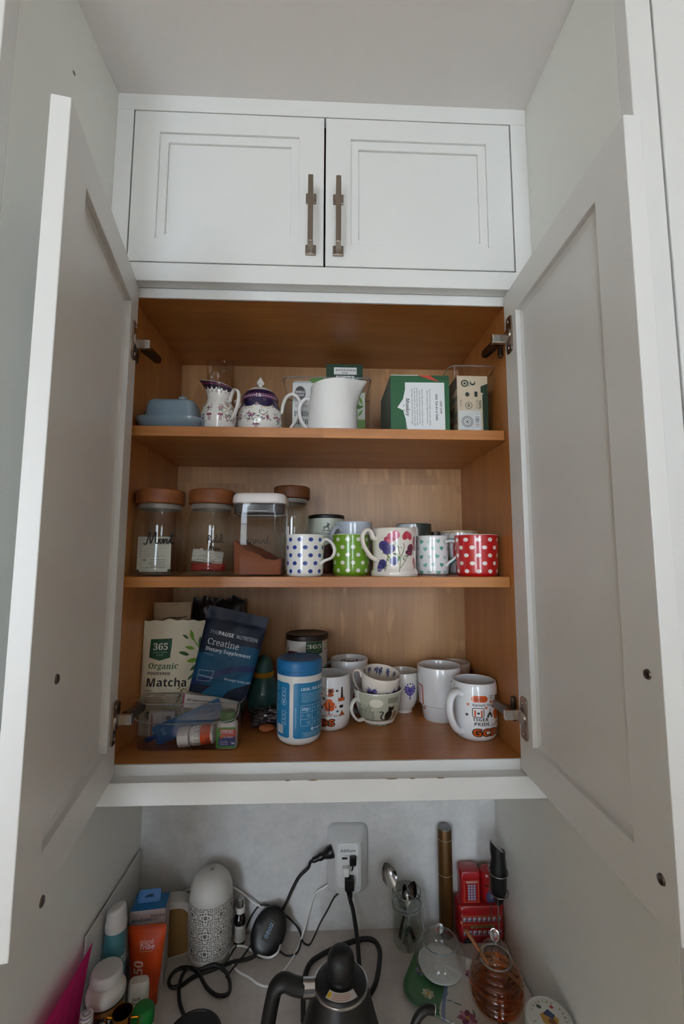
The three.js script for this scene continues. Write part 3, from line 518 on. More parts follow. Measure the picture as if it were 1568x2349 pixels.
{
  const p = tex(512, 1024, (c, w, h) => {
    fill(c, '#dcc9ae', 0, 0, w, h); poly(c, '#1c3c28', [[395, 180], [w, 130], [w, h], [420, h], [420, 330], [440, 300], [395, 280]]); fill(c, '#15301f', 455, 330, 20, h);
    ell(c, '#1f3f2c', 130, 130, 62, 62); ell(c, '#dcc9ae', 130, 130, 40, 40); star(c, '#1f3f2c', 130, 130, 34); ell(c, '#26382c', 265, 120, 44, 44); ell(c, '#dcc9ae', 265, 104, 30, 30); lines(c, 190, 90, 30, 5, 20, '#444', 7);
    T(c, 'Best by', 60, 420, 34, { rot: Math.PI / 2, font: 'serif', skew: -0.3, color: '#333' }); fill(c, '#26382c', 290, 270, 50, 90); ell(c, '#26382c', 170, 320, 34, 40); T(c, 'B', 190, 512, 74, { bold: true, align: 'center', color: '#26382c' }); c.strokeStyle = '#26382c'; c.lineWidth = 9; c.beginPath(); c.arc(190, 512, 54, 0, 7); c.stroke();
    T(c, '100%', 380, 490, 62, { rot: Math.PI / 2, bold: true, align: 'center', color: '#26382c' }); T(c, 'RECYCLED', 330, 490, 34, { rot: Math.PI / 2, align: 'center', color: '#26382c' });
    fill(c, '#dfe0de', 20, 600, 370, 424); c.strokeStyle = '#333'; c.lineWidth = 8; for (const r of [70, 92]) { c.beginPath(); c.arc(160, 790, r, 0, 7); c.stroke(); } for (let i = 0; i < 10; i++) line(c, '#333', 5, [[160, 790], [160 + 66 * Math.cos(i * 0.628), 790 + 66 * Math.sin(i * 0.628)]]); bars(c, 290, 660, 70, 250, '#222', false); lines(c, 40, 930, 180, 3, 24, '#666', 6);
  });
  const side = tex(128, 256, (c, w, h) => { fill(c, '#6d7d6a', 0, 0, w, h); fill(c, '#3d4b4e', 0, 0, w, 60); for (let i = 0; i < 40; i++) ell(c, ['#8a6a48', '#a58a62', '#5b6a50', '#c0a884'][i % 4], rnd() * w, 60 + rnd() * 200, 10 + rnd() * 14, 8 + rnd() * 12); });
  carton('food_carton', 'cream recycled carton with barcode and dark green stripe in the clear bin', 'carton', [0.2885, Y_SHELF_TOP + 0.0016, -0.167], 0.06, 0.1185, 0.165, [plainPrint('#1c3c28'), print(side), plainPrint('#dcc9ae'), plainPrint('#ccc'), print(p), plainPrint('#dcc9ae')]);
}
// ================================================================ middle shelf
const lidWood = grain([150, 88, 46], [104, 54, 26], { w: 256, h: 256, lo: 3, off: 9 });
const lidWood2 = grain([128, 76, 40], [88, 48, 24], { w: 256, h: 256, lo: 4, off: 14 });
// handwriting as thin raised strokes wrapped on the glass
function ink(strokes, r, y0, s, cx = 0, rad = 0.0007) {
  const g = strokes.map((st) => { const c = curve(st.map(([x, y]) => { const a = (x * s + cx) / r; return [(r + 0.0004) * Math.sin(a), y0 + y * s, (r + 0.0004) * Math.cos(a)]; })); return new THREE.TubeGeometry(c, st.length * 8, rad, 6, false); });
  return merge(...g);
}
const MINT = [[[0, 0.1], [0.3, 0.0], [0.5, 0.5], [0.75, 1.5], [0.8, 0.6], [0.85, 0.1], [1.2, 1.0], [1.4, 1.5], [1.4, 0.6], [1.45, 0.15], [1.65, 0.1]], [[1.65, 0.1], [1.9, 0.7], [1.88, 0.2], [2.05, 0.15], [2.3, 0.7], [2.3, 0.1], [2.55, 0.65], [2.7, 0.6], [2.7, 0.15], [2.95, 0.2]], [[2.9, 0.15], [3.15, 0.8], [3.3, 1.4], [3.15, 0.3], [3.35, 0.1], [3.6, 0.3]], [[2.95, 0.98], [3.3, 1.02], [3.65, 1.1]], [[1.98, 1.02], [2.0, 1.05]]];
{
  const j = jarOf('left wooden-lidded jar lettered Mint with a tea sachet inside', [-0.2995, Y_SHELF_MID, -0.0895], 0.0432, 0.127, { lr: 0.0428, lh: 0.0265, wood: lidWood, ink: ink(MINT, 0.0432, 0.0555, 0.0145, -0.011, 0.0011) });
}
{
  const p = tex(512, 560, (c, w, h) => {
    fill(c, '#cfc9ba', 0, 0, w, h); c.strokeStyle = '#8f8a7e'; c.lineWidth = 4; c.strokeRect(52, 40, 420, 450); T(c, 'PEPPERMINT', 380, 46, 32, { align: 'center', color: '#666', bold: true }); fill(c, '#8d8a80', 270, 26, 220, 4);
    c.save(); c.translate(w, 0); c.scale(-1, 1); lines(c, 50, 110, 360, 5, 24, '#9a958a', 4); c.strokeRect(70, 240, 400, 84); lines(c, 90, 262, 350, 3, 24, '#8a857a', 5); lines(c, 70, 360, 320, 6, 26, '#77736a', 8); c.restore(); ell(c, '#9a958a', 120, 370, 32, 18); fill(c, '#26241f', 0, 524, 38, 36); fill(c, '#26241f', 474, 516, 38, 40);
  });
  const t = thing('tea_sachet', 'cream paper tea sachet standing inside the Mint jar', 'tea sachet', [-0.2985, Y_SHELF_MID + 0.0075, -0.066]);
  part(t, 'paper', pouchGeo(0.0585, 0.062, 0.004, { seal: 0.03, wrinkle: 0.0008, seed: 5 }), std('#ffffff', 0.7, { map: p }));
}
{
  const W = [[[0, 0], [0.3, 1.3], [0.5, 1.1], [0.2, 0.6], [0.6, 0.5], [0.8, 0.1], [1.0, 0.6], [0.9, 0.1], [1.3, 0.3]], [[1.3, 0.2], [1.5, 1.5], [1.45, 0.3], [1.7, 0.1], [1.9, 0.7], [1.8, 0.1], [2.2, 0.4]], [[2.1, 0.1], [2.3, 1.6], [2.5, 0.9], [2.3, 0.5], [2.7, 0.2]], [[0.3, -1.3], [0.5, -0.4], [0.7, -1.2], [0.9, -0.5], [1.1, -1.2], [1.5, -0.6], [1.4, -1.2], [1.9, -0.7], [1.8, -1.2], [2.3, -0.9]]];
  jarOf('middle wooden-lidded jar with white and red packets at its bottom', [-0.2065, Y_SHELF_MID, -0.0945], 0.0428, 0.128, { lr: 0.0418, lh: 0.027, wood: lidWood, ink: ink(W, 0.0428, 0.058, 0.0105, 0.004, 0.0007) });
  const a = thing('paper_packet', 'crumpled white packet inside the second jar', 'packet', [-0.21, Y_SHELF_MID + 0.024, -0.083], 0.2); a.rotation.z = -0.12;
  part(a, 'paper', pouchGeo(0.054, 0.022, 0.008, { wrinkle: 0.006, seed: 8, seal: 0.01, jag: 0.01 }), std('#dad3cb', 0.75));
  const b = thing('foil_packet', 'red packet lying under the white one in the second jar', 'packet', [-0.2085, Y_SHELF_MID + 0.0085, -0.0885], 0.1);
  part(b, 'foil', pouchGeo(0.06, 0.014, 0.02, { wrinkle: 0.003, seed: 12, seal: 0.02 }), std('#b32a26', 0.4));
}
{
  const t = thing('storage_canister', 'square clear canister of cocoa powder with white push lid', 'canister', [-0.1143, Y_SHELF_MID, -0.0945]);
  const S = (w, r, y) => loopAt(w, w, r, y, 8);
  part(t, 'body', loft([S(0.084, 0.012, 0.001), S(0.0885, 0.014, 0.005), S(0.0905, 0.016, 0.105), S(0.0935, 0.02, 0.122), S(0.0945, 0.021, 0.129)]), acrylic);
  part(t, 'collar', loft([S(0.0905, 0.019, 0.1125), S(0.0925, 0.02, 0.127)], false, false), phys('#6b686a', 0.2, { transmission: 0.55, thickness: 0 }), 'grey translucent sealing collar');
  part(t, 'gasket', ringTube(0.087, 0.087, 0.017, 0.1155, 0.0017), std('#dcd8d8', 0.4));
  const lid = part(t, 'lid', loft([S(0.094, 0.02, 0.1295), S(0.0965, 0.021, 0.131), S(0.0975, 0.022, 0.134), S(0.0955, 0.022, 0.143), S(0.092, 0.022, 0.1462), S(0.086, 0.02, 0.148)], true, true), std('#e2dbd8', 0.35));
  const cz = (x, z) => 0.03 + 0.032 * Math.max(0, Math.min(1, (-x - z * 0.2) / 0.06 + 0.4)) + noise.noise(x * 60, z * 60, 2) * 0.004;
  const n = 22, pos = [], uv = [], idx = [], w = 0.083;
  for (let j = 0; j <= n; j++) for (let i = 0; i <= n; i++) { const x = (i / n - 0.5) * w, z = (j / n - 0.5) * w; pos.push(x, cz(x, z), z); uv.push(i / n, j / n); }
  for (let j = 0; j < n; j++) for (let i = 0; i < n; i++) { const a = j * (n + 1) + i; idx.push(a, a + n + 1, a + 1, a + 1, a + n + 1, a + n + 2); }
  const rim = []; for (let i = 0; i <= n; i++) rim.push(i); for (let j = 1; j <= n; j++) rim.push(j * (n + 1) + n); for (let i = n - 1; i >= 0; i--) rim.push(n * (n + 1) + i); for (let j = n - 1; j >= 1; j--) rim.push(j * (n + 1));
  const b0 = pos.length / 3; rim.forEach((k) => { pos.push(pos[3 * k], pos[3 * k + 1], pos[3 * k + 2]); uv.push(0, 0); }); const b1 = pos.length / 3; rim.forEach((k) => { pos.push(pos[3 * k] * 0.97, 0.0035, pos[3 * k + 2] * 0.97); uv.push(1, 1); });
  for (let i = 0; i < rim.length; i++) { const a = b0 + i, b = b0 + (i + 1) % rim.length, c = b1 + i, d = b1 + (i + 1) % rim.length; idx.push(a, b, c, b, d, c); }
  const g = new THREE.BufferGeometry(); g.setAttribute('position', new THREE.Float32BufferAttribute(pos, 3)); g.setAttribute('uv', new THREE.Float32BufferAttribute(uv, 2)); g.setIndex(idx); g.computeVertexNormals();
  const cocoaMap = dataTex(128, 128, (u, v) => { const k = noise.noise(u * 30, v * 30, 1) * 12 + noise.noise(u * 9, v * 9, 6) * 14; return [136 + k, 76 + k * 0.8, 50 + k * 0.6]; }, true);
  const co = thing('cocoa_powder', 'heap of brown cocoa powder inside the square canister', 'cocoa', [-0.1143, Y_SHELF_MID, -0.0945]); part(co, 'powder', g, std('#ffffff', 0.95, { map: cocoaMap })); co.userData.kind = 'stuff';
  const W = [[[0, 0.4], [0.3, 0.7], [0.1, 0.2], [0.5, 0.1]], [[0.5, 0.1], [0.6, 0.6], [0.8, 0.6], [0.85, 0.1], [1.1, 0.6], [1.1, 0.1]], [[1.1, 0.1], [1.4, 0.6], [1.5, 0.1], [1.8, 0.5]], [[1.8, 0.1], [2.0, 0.6], [2.2, 0.1], [2.5, 1.2], [2.4, 0.1], [2.7, 0.2]]].map((s) => s.map(([x, y]) => [x * 0.0155 - 0.02, 0.056 + y * 0.014, 0.0454]));
  part(t, 'lettering', merge(...W.map((s) => new THREE.TubeGeometry(curve(s), s.length * 8, 0.0006, 6, false))), std('#2a2a2c', 0.5), 'faded black handwriting');
}
jarOf('taller wooden-lidded jar behind the white-lidded canister', [-0.0685, Y_SHELF_MID, -0.232], 0.0385, 0.158, { lr: 0.0392, lh: 0.027, wood: lidWood2 });
{
  const t = thing('cocoa_tin', 'black-lidded round tin with a deer emblem behind the dotted mugs', 'tin', [0.0082, Y_SHELF_MID, -0.2715]);
  const p = tex(1024, 512, (c, w, h) => { fill(c, '#d5dccb', 0, 0, w, h); const x = 512; poly(c, '#222', [[x - 30, 110], [x - 28, 84], [x - 6, 80], [x + 6, 60], [x + 2, 40], [x + 14, 54], [x + 30, 56], [x + 22, 70], [x + 18, 84], [x + 24, 112], [x + 18, 112], [x + 10, 92], [x - 16, 94], [x - 22, 112]].map(([a, b]) => [a, b])); fill(c, '#222', x - 44, 118, 88, 6); T(c, 'Lake Champlain', x, 148, 40, { font: 'serif', align: 'center', color: '#2a2a2a' }); fill(c, '#555', x - 70, 172, 140, 4); T(c, 'HOT CHOCOLATE', x, 190, 18, { align: 'center', color: '#555' });
    poly(c, '#4a2418', [[x - 20, 260], [x + 60, 230], [x + 120, 260], [x + 150, 512], [x - 40, 512]]); poly(c, '#6a3826', [[x + 90, 300], [x + 190, 220], [x + 240, 260], [x + 230, 512], [x + 100, 512]]); for (const d of [-150, -110]) line(c, '#6d9a2e', 20, [[x + d, 300], [x + d - 40, 250], [x + d - 20, 200]]); poly(c, '#5a3020', [[0, 320], [w, 350], [w, h], [0, h]]); });
  part(t, 'body', lathe(soft([[0.00001, 0.001], [0.0385, 0.001, 0.001], [0.0392, 0.003], [0.0392, 0.121]]).map(([r, y]) => [r, y, y / 0.121]), 56), std('#ffffff', 0.4, { map: p }));
  part(t, 'lid', lathe(soft([[0.0392, 0.12], [0.0403, 0.12, 0.0005], [0.0403, 0.1275, 0.0015], [0.037, 0.129, 0.001], [0.0362, 0.1275], [0.00001, 0.1275]]), 56), std('#1b1815', 0.45), 'black plastic lid');
}
// dotted mugs: one pattern, three colours
const dotTex = (base, dot) => mugTex((c) => { const n = 11; for (let r = 0; r < 5; r++) for (let k = 0; k < n; k++) ell(c, dot, (k + (r % 2 ? 0.5 : 0) + 0.08) * 1024 / n, 44 + r * 73, 20, 19); }, null, base, '#f1efe9');
mug('dotted_mug', 'white mug with blue polka dots', [-0.0318, Y_SHELF_MID, -0.0815], straight(0.0352, 0.0735, 0.0335), 0.0735, { mat: glazed('#ffffff', dotTex('#efeeea', '#1f3f92')), wall: 0.0022, handle: { top: 0.058, bot: 0.021, out: 0.0275, turn: -0.5, w: 0.0042, t: 0.0026, lift: 0.008 }, plain: white });
mug('dotted_mug', 'lime green mug with white polka dots', [0.0552, Y_SHELF_MID, -0.127], straight(0.0368, 0.0765, 0.035), 0.0765, { mat: glazed('#ffffff', dotTex('#74a524', '#f0efe6')), wall: 0.0022, handle: { top: 0.06, bot: 0.021, out: 0.024, turn: 0.35, w: 0.0042, t: 0.0026 }, handleColor: '#74a524' });
mug('dotted_mug', 'bright red mug with white polka dots', [0.2888, Y_SHELF_MID, -0.0892], straight(0.0398, 0.0748, 0.0375), 0.0748, { mat: glazed('#ffffff', dotTex('#c2141b', '#f0ebe6')), wall: 0.0022, handle: { top: 0.06, bot: 0.021, out: 0.022, turn: 2.0, w: 0.0042, t: 0.0026 }, handleColor: '#c2141b' });
// sweet pea mug
const peaMap = mugTex((c) => {
  const petal = (x, y, a, b, r, col, col2) => { ell(c, col, x, y, a, b, r); ell(c, col2, x + a * 0.15, y + b * 0.2, a * 0.6, b * 0.55, r + 0.3); };
  const stem = (...p) => line(c, '#587a4a', 5, p);
  const ox = 350;
  stem([ox + 70, 340], [ox + 80, 220], [ox + 130, 130]); stem([ox + 170, 345], [ox + 200, 240], [ox + 150, 110]); stem([ox + 178, 320], [ox + 240, 240], [ox + 250, 200]); stem([ox + 90, 300], [ox + 40, 280], [ox + 20, 250]); stem([ox + 190, 220], [ox + 220, 160], [ox + 210, 120]);
  for (let i = 0; i < 16; i++) { const x = ox + 60 + rnd() * 150, y = 130 + rnd() * 190; line(c, '#6d8f58', 3, [[x, y], [x + 12, y - 16], [x + 22, y - 4], [x + 14, y + 8]]); leaf(c, ['#5d7f4c', '#7d9c66'][i % 2], x, y, 30, 10, rnd() * 6.28); }
  petal(ox + 120, 70, 36, 34, 0.2, '#c8506c', '#b43f68'); petal(ox + 150, 52, 30, 34, -0.3, '#d8748a', '#c65a74'); petal(ox + 92, 96, 34, 26, 0.6, '#b83d5c', '#cc6480');
  petal(ox + 225, 58, 24, 38, 0.5, '#c23346', '#a82840'); petal(ox + 258, 62, 24, 34, -0.5, '#cf4e5c', '#b93a4c');
  petal(ox + 60, 140, 46, 40, 0.3, '#46427f', '#37346e'); petal(ox + 104, 168, 44, 34, -0.5, '#554f94', '#413c7c'); petal(ox + 76, 180, 34, 26, 0.9, '#33306a', '#4b4688');
  petal(ox + 40, 290, 34, 44, 0.5, '#3d3a78', '#2f2c66'); petal(ox + 22, 318, 30, 26, 1.2, '#4f4a8e', '#3d3878'); petal(ox + 134, 262, 30, 34, 0.3, '#50588f', '#3d4480');
  petal(ox + 270, 160, 30, 36, 0.4, '#6b2340', '#571a34'); petal(ox + 256, 196, 34, 22, 0.2, '#4d1e3e', '#7d2c4e');
  petal(ox + 322, 100, 24, 44, 0.1, '#9a2734', '#83202c'); petal(ox + 330, 150, 24, 30, 0.3, '#b53a48', '#9a2c3a'); petal(ox + 318, 270, 22, 36, -0.2, '#c06058', '#b34a48'); petal(ox + 330, 300, 20, 30, 0.3, '#b04a48', '#983a3c');
  leaf(c, '#5d7f4c', ox + 170, 210, 50, 14, 3.3); leaf(c, '#6d8f58', ox + 210, 220, 44, 12, 0.1); leaf(c, '#5d7f4c', ox + 80, 210, 40, 12, 0.8);
  fill(c, '#d6cec2', 0, 326, 1024, 4); fill(c, '#d6cec2', 0, 336, 1024, 2);
}, null, '#ebe3d8');
mug('flowered_mug', 'cream mug painted with pink and violet sweet peas', [0.134, Y_SHELF_MID, -0.0925], [[0.00001, 0.002], [0.036, 0.002], [0.037, 0], [0.0425, 0], [0.0438, 0.003], [0.0432, 0.008], [0.0404, 0.013], [0.0398, 0.02], [0.0402, 0.05], [0.0406, 0.078], [0.0406, 0.086]], 0.086, { mat: glazed('#ffffff', peaMap), handle: { pts: [[-0.0395, 0.069], [-0.045, 0.068], [-0.05, 0.08], [-0.058, 0.084], [-0.067, 0.075], [-0.067, 0.061], [-0.059, 0.046], [-0.05, 0.035], [-0.0395, 0.03]].map(([a, b]) => [-a, b]), top: 0.07, bot: 0.03, out: 0.02, turn: Math.PI + 0.42, w: 0.0055, t: 0.0036 }, handleColor: '#ebe3d8' });
const heartsMap = mugTex((c) => { for (let r = 0; r < 5; r++) for (let k = 0; k < 12; k++) heart(c, ['#4fa090', '#a9c9c0', '#7fb8ac', '#c2d4cf'][(k * 3 + r * 2) % 4], k * 85 + (r % 2) * 42 + 14 + rnd() * 14, 40 + r * 76 + rnd() * 16, 25, rnd() * 0.8 - 0.4); }, null, '#e9e9e7');
{
  const t = mug('hearts_mug', 'white mug with small teal hearts and a teal-edged handle', [0.2152, Y_SHELF_MID, -0.133], straight(0.0318, 0.0745, 0.032), 0.0745, { mat: glazed('#ffffff', heartsMap), handle: { top: 0.064, bot: 0.018, out: 0.025, turn: -0.75, w: 0.0045, t: 0.0026, lift: 0.002 }, plain: white });
  const e = part(t, 'handle_edge', sweep([[0.033, 0.0665, 0], [0.0425, 0.0695, 0], [0.0545, 0.0655, 0], [0.0588, 0.0495, 0], [0.0532, 0.033, 0], [0.0385, 0.021, 0]], 0.0043, 0.0012, 40), glazed('#4e8f92'), 'teal outer edge of the handle'); e.rotation.y = -0.75;
}
mug('plain_mug', 'pale blue-grey mug behind the lime green dotted one', [0.0655, Y_SHELF_MID, -0.2085], straight(0.0398, 0.107, 0.038), 0.107, { mat: glazed('#c6ced8'), handle: { top: 0.09, bot: 0.035, out: 0.026, turn: Math.PI + 0.75, w: 0.006, t: 0.0042 }, handleColor: '#c6ced8' });
const halfMap = mugTex((c) => { fill(c, '#c9cdd0', 0, 0, 1024, 384); fill(c, '#2c3a36', 500, 0, 420, 384); fill(c, '#22302c', 500, 0, 26, 384); }, null, '#c9cdd0', '#39443f');
mug('dark_mug', 'half pale half dark green mug behind the sweet pea mug', [0.1955, Y_SHELF_MID, -0.2125], straight(0.0378, 0.104, 0.037), 0.104, { mat: glazed('#ffffff', halfMap), handle: { top: 0.088, bot: 0.03, out: 0.022, turn: -1.7, w: 0.006, t: 0.004 }, plain: white });
mug('black_bowl', 'small black bowl behind the hearts mug', [0.2565, Y_SHELF_MID, -0.272], [[0.00001, 0.002], [0.016, 0.002], [0.017, 0], [0.02, 0], [0.024, 0.02], [0.03, 0.06], [0.033, 0.09]], 0.09, { mat: glazed('#17181a'), category: 'bowl' });
const amMap = mugTex((c) => { fill(c, '#b99a52', 0, 0, 1024, 12); T(c, 'AMIS', 330, 230, 70, { bold: true, color: '#222' }); T(c, '*', 360, 300, 60, { color: '#222' }); }, null, '#e4e6e8');
mug('gold_rim_mug', 'white gold-rimmed mug mostly hidden by the red dotted one', [0.2905, Y_SHELF_MID, -0.201], straight(0.0395, 0.088, 0.038), 0.088, { mat: glazed('#ffffff', amMap), handle: { top: 0.075, bot: 0.022, out: 0.022, turn: Math.PI + 1.0, w: 0.006, t: 0.004 }, plain: coolWhite });
// ================================================================ cabinet floor
const kraft = std('#8d7555', 0.8);
{
  const t = thing('kraft_bag', 'brown paper bag standing against the left cabinet side behind the matcha pouch', 'bag', [-0.303, Y_BASE, -0.19], 0.12);
  const p = tex(256, 512, (c, w, h) => { fill(c, '#a38a68', 0, 0, w, h); line(c, '#4c3c28', 5, [[60, 78], [110, 50], [150, 72], [230, 60]]); line(c, '#4c3c28', 4, [[40, 90], [200, 84]]); lines(c, 60, 120, 130, 3, 18, '#8a7250', 3); });
  part(t, 'paper', pouchGeo(0.072, 0.24, 0.026, { seal: 0.06, wrinkle: 0.002, seed: 21 }), std('#ffffff', 0.8, { map: p }));
}
{
  const t = thing('plastic_bag', 'dark wine-coloured crinkled plastic bag behind the creatine pouch', 'bag', [-0.225, Y_BASE, -0.262], 0.05);
  const p = tex(256, 256, (c, w, h) => { fill(c, '#2a1414', 0, 0, w, h); for (let i = 0; i < 26; i++) { poly(c, ['#3d1c1c', '#180c0e', '#4a2626', '#241a22'][i % 4], [[rnd() * w, rnd() * h], [rnd() * w, rnd() * h], [rnd() * w, rnd() * h]]); } fill(c, '#8a2018', 196, 30, 24, 18); fill(c, '#8a2018', 150, 46, 18, 10); });
  part(t, 'film', pouchGeo(0.115, 0.243, 0.04, { seal: 0.03, wrinkle: 0.008, seed: 31, jag: 0.02 }), phys('#b9a9a6', 0.4, { map: p }));
}
{
  const p = tex(720, 1280, (c, w, h) => {
    fill(c, '#d9d0b4', 0, 0, w, h);
    poly(c, '#1d4a30', [[95, 215], [345, 205], [345, 415], [220, 450], [95, 415]]); T(c, '365', 220, 295, 104, { font: 'serif', bold: true, align: 'center', color: '#e4e2d2' }); T(c, 'WHOLE FOODS', 220, 360, 24, { align: 'center', color: '#8fae92' }); T(c, 'MARKET', 220, 390, 24, { align: 'center', color: '#8fae92' });
    T(c, 'Organic', 88, 510, 88, { font: 'serif', bold: true, skew: -0.2, color: '#2a5a34' }); T(c, 'POWDERED', 84, 592, 43, { bold: true, color: '#23231f', sx: 1.18 }); T(c, 'Matcha', 78, 690, 124, { bold: true, color: '#161613', sx: 1.08 }); fill(c, '#333', 82, 775, 70, 5);
    lines(c, 82, 822, 260, 4, 26, '#a39a7c', 9);
    line(c, '#6f9a2c', 14, [[760, 470], [690, 340], [590, 200]]);
    for (const [x, y, l, r, k] of [[600, 230, 130, -2.0, 0], [540, 210, 90, -2.6, 1], [690, 330, 150, -1.7, 1], [620, 320, 120, 3.3, 0], [560, 390, 130, 3.4, 1], [720, 420, 140, -1.2, 0], [680, 440, 150, 3.0, 0], [690, 480, 140, 2.5, 1], [620, 600, 90, 2.3, 1], [760, 560, 170, 2.9, 0]]) leaf(c, k ? '#2b5a26' : '#6f9e24', x, y, l, l * 0.32, r);
    ell(c, '#8d8a22', 680, 960, 130, 190, 0.25); ell(c, '#6b7a1c', 720, 960, 90, 170, 0.25); ell(c, '#a8a43a', 620, 940, 40, 120, 0.3);
    for (let i = 0; i < 90; i++) ell(c, ['#6b6a20', '#4a4a18', '#8a8440'][i % 3], 560 - rnd() * 160 + rnd() * 90, 740 + rnd() * 330, 4 + rnd() * 12, 3 + rnd() * 7, rnd() * 3);
    ell(c, '#2a4a2e', 130, 1050, 42, 42); T(c, 'USDA', 130, 1042, 24, { align: 'center', color: '#e0dcc8', bold: true }); T(c, 'ORGANIC', 130, 1064, 16, { align: 'center', color: '#e0dcc8' }); fill(c, '#3a5a8a', 210, 1000, 100, 80); fill(c, '#4f8a3a', 210, 1044, 100, 36); T(c, 'NON', 260, 1020, 26, { align: 'center', color: '#fff' });
    lines(c, 90, 1130, 300, 3, 26, '#8d8468', 8);
  });
  const t = thing('matcha_pouch', 'cream paper pouch of matcha with green leaves, standing in the clear bin', 'pouch', [-0.2845, Y_BASE, -0.1445]);
  t.rotation.x = -0.03; part(t, 'paper', pouchGeo(0.116, 0.21, 0.024, { seal: 0.12, wrinkle: 0.003, seed: 41, jag: 0.006, sq: 4 }), std('#ffffff', 0.6, { map: p }));
}
{
  const p = tex(720, 1024, (c, w, h) => {
    const dk = '#111d31'; fill(c, dk, 0, 0, w, h);
    c.fillStyle = '#0c4666'; c.beginPath(); c.moveTo(0, 560); c.bezierCurveTo(220, 560, 420, 330, w, 400); c.lineTo(w, 800); c.bezierCurveTo(520, 700, 420, 980, 0, 900); c.fill();
    c.fillStyle = '#125378'; c.beginPath(); c.moveTo(160, h); c.bezierCurveTo(320, 780, 560, 830, w, 640); c.lineTo(w, h); c.fill();
    c.fillStyle = dk; c.beginPath(); c.moveTo(430, h); c.bezierCurveTo(470, 880, 600, 880, w, 800); c.lineTo(w, h); c.fill();
    c.strokeStyle = '#1d2f5a'; c.lineWidth = 70; c.beginPath(); c.moveTo(0, 910); c.bezierCurveTo(240, 870, 330, 640, w, 640); c.stroke();
    fill(c, '#0f1b2e', 0, 108, w, 4); fill(c, '#22344c', 0, 118, w, 3);
    T(c, 'THE', 84, 300, 60, { color: '#8a98a8' }); T(c, 'PAUSE', 186, 300, 62, { bold: true, color: '#dfe5ea' }); T(c, 'NUTRITION', 402, 300, 60, { color: '#b9c6d2', sx: 0.84 });
    T(c, 'Creatine', 84, 415, 96, { font: 'serif', color: '#c9d2da' }); T(c, 'Dietary Supplement', 84, 500, 57, { bold: true, color: '#c2cfd8' }); T(c, 'Powder', 84, 560, 34, { color: '#6f8aa0' });
    c.strokeStyle = '#9fb6c6'; c.lineWidth = 5; c.beginPath(); c.moveTo(70, 760); c.lineTo(250, 740); c.lineTo(230, 860); c.lineTo(70, 880); c.closePath(); c.stroke(); T(c, 'monohydrate', 78, 815, 28, { color: '#9fb6c6', bold: true });
    T(c, 'Net weight 10.58oz (300g)', 395, 800, 34, { color: '#aebdca', bold: true, sx: 0.82 });
  });
  const t = thing('creatine_pouch', 'dark blue foil pouch of creatine leaning tilted out of the clear bin', 'pouch', [-0.188, Y_BASE + 0.0815, -0.1]);
  t.rotation.set(-0.13, 0.06, -0.225, 'ZYX'); part(t, 'foil', pouchGeo(0.114, 0.153, 0.02, { seal: 0.14, wrinkle: 0.0022, seed: 52, taper: -0.1, sq: 4, fall: 2.6 }), phys('#ffffff', 0.45, { map: p, specularIntensity: 0.6 }));
}
{
  const t = clearBin('clear bin of medicine on the cabinet floor with a rolled front lip', [-0.2305, Y_BASE, -0.0965], 0.183, 0.06, 0.08, { flare: 0.004, rim: 0.0012, mat: smoke });
  part(t, 'handle_lip', (() => { const s = new THREE.Shape(); s.moveTo(-0.0895, 0.0795); s.lineTo(-0.0895, 0.062); s.quadraticCurveTo(-0.0895, 0.0535, -0.0815, 0.0535); s.lineTo(0.0775, 0.0535); s.quadraticCurveTo(0.0855, 0.0535, 0.0865, 0.062); s.lineTo(0.0895, 0.0795); s.closePath(); return extr(s, 0.003, 0.001, 2).translate(0, 0, 0.0301); })(), acrylic, 'clear handle lip across the front');
  part(t, 'lip_edge', tube([[-0.0895, 0.078, 0.0325], [-0.0895, 0.0625, 0.0325], [-0.0815, 0.0535, 0.0325], [0.0775, 0.0535, 0.0325], [0.0865, 0.062, 0.0325], [0.0895, 0.078, 0.0325]], 0.0011, 80, 8), acrylicEdge);
}
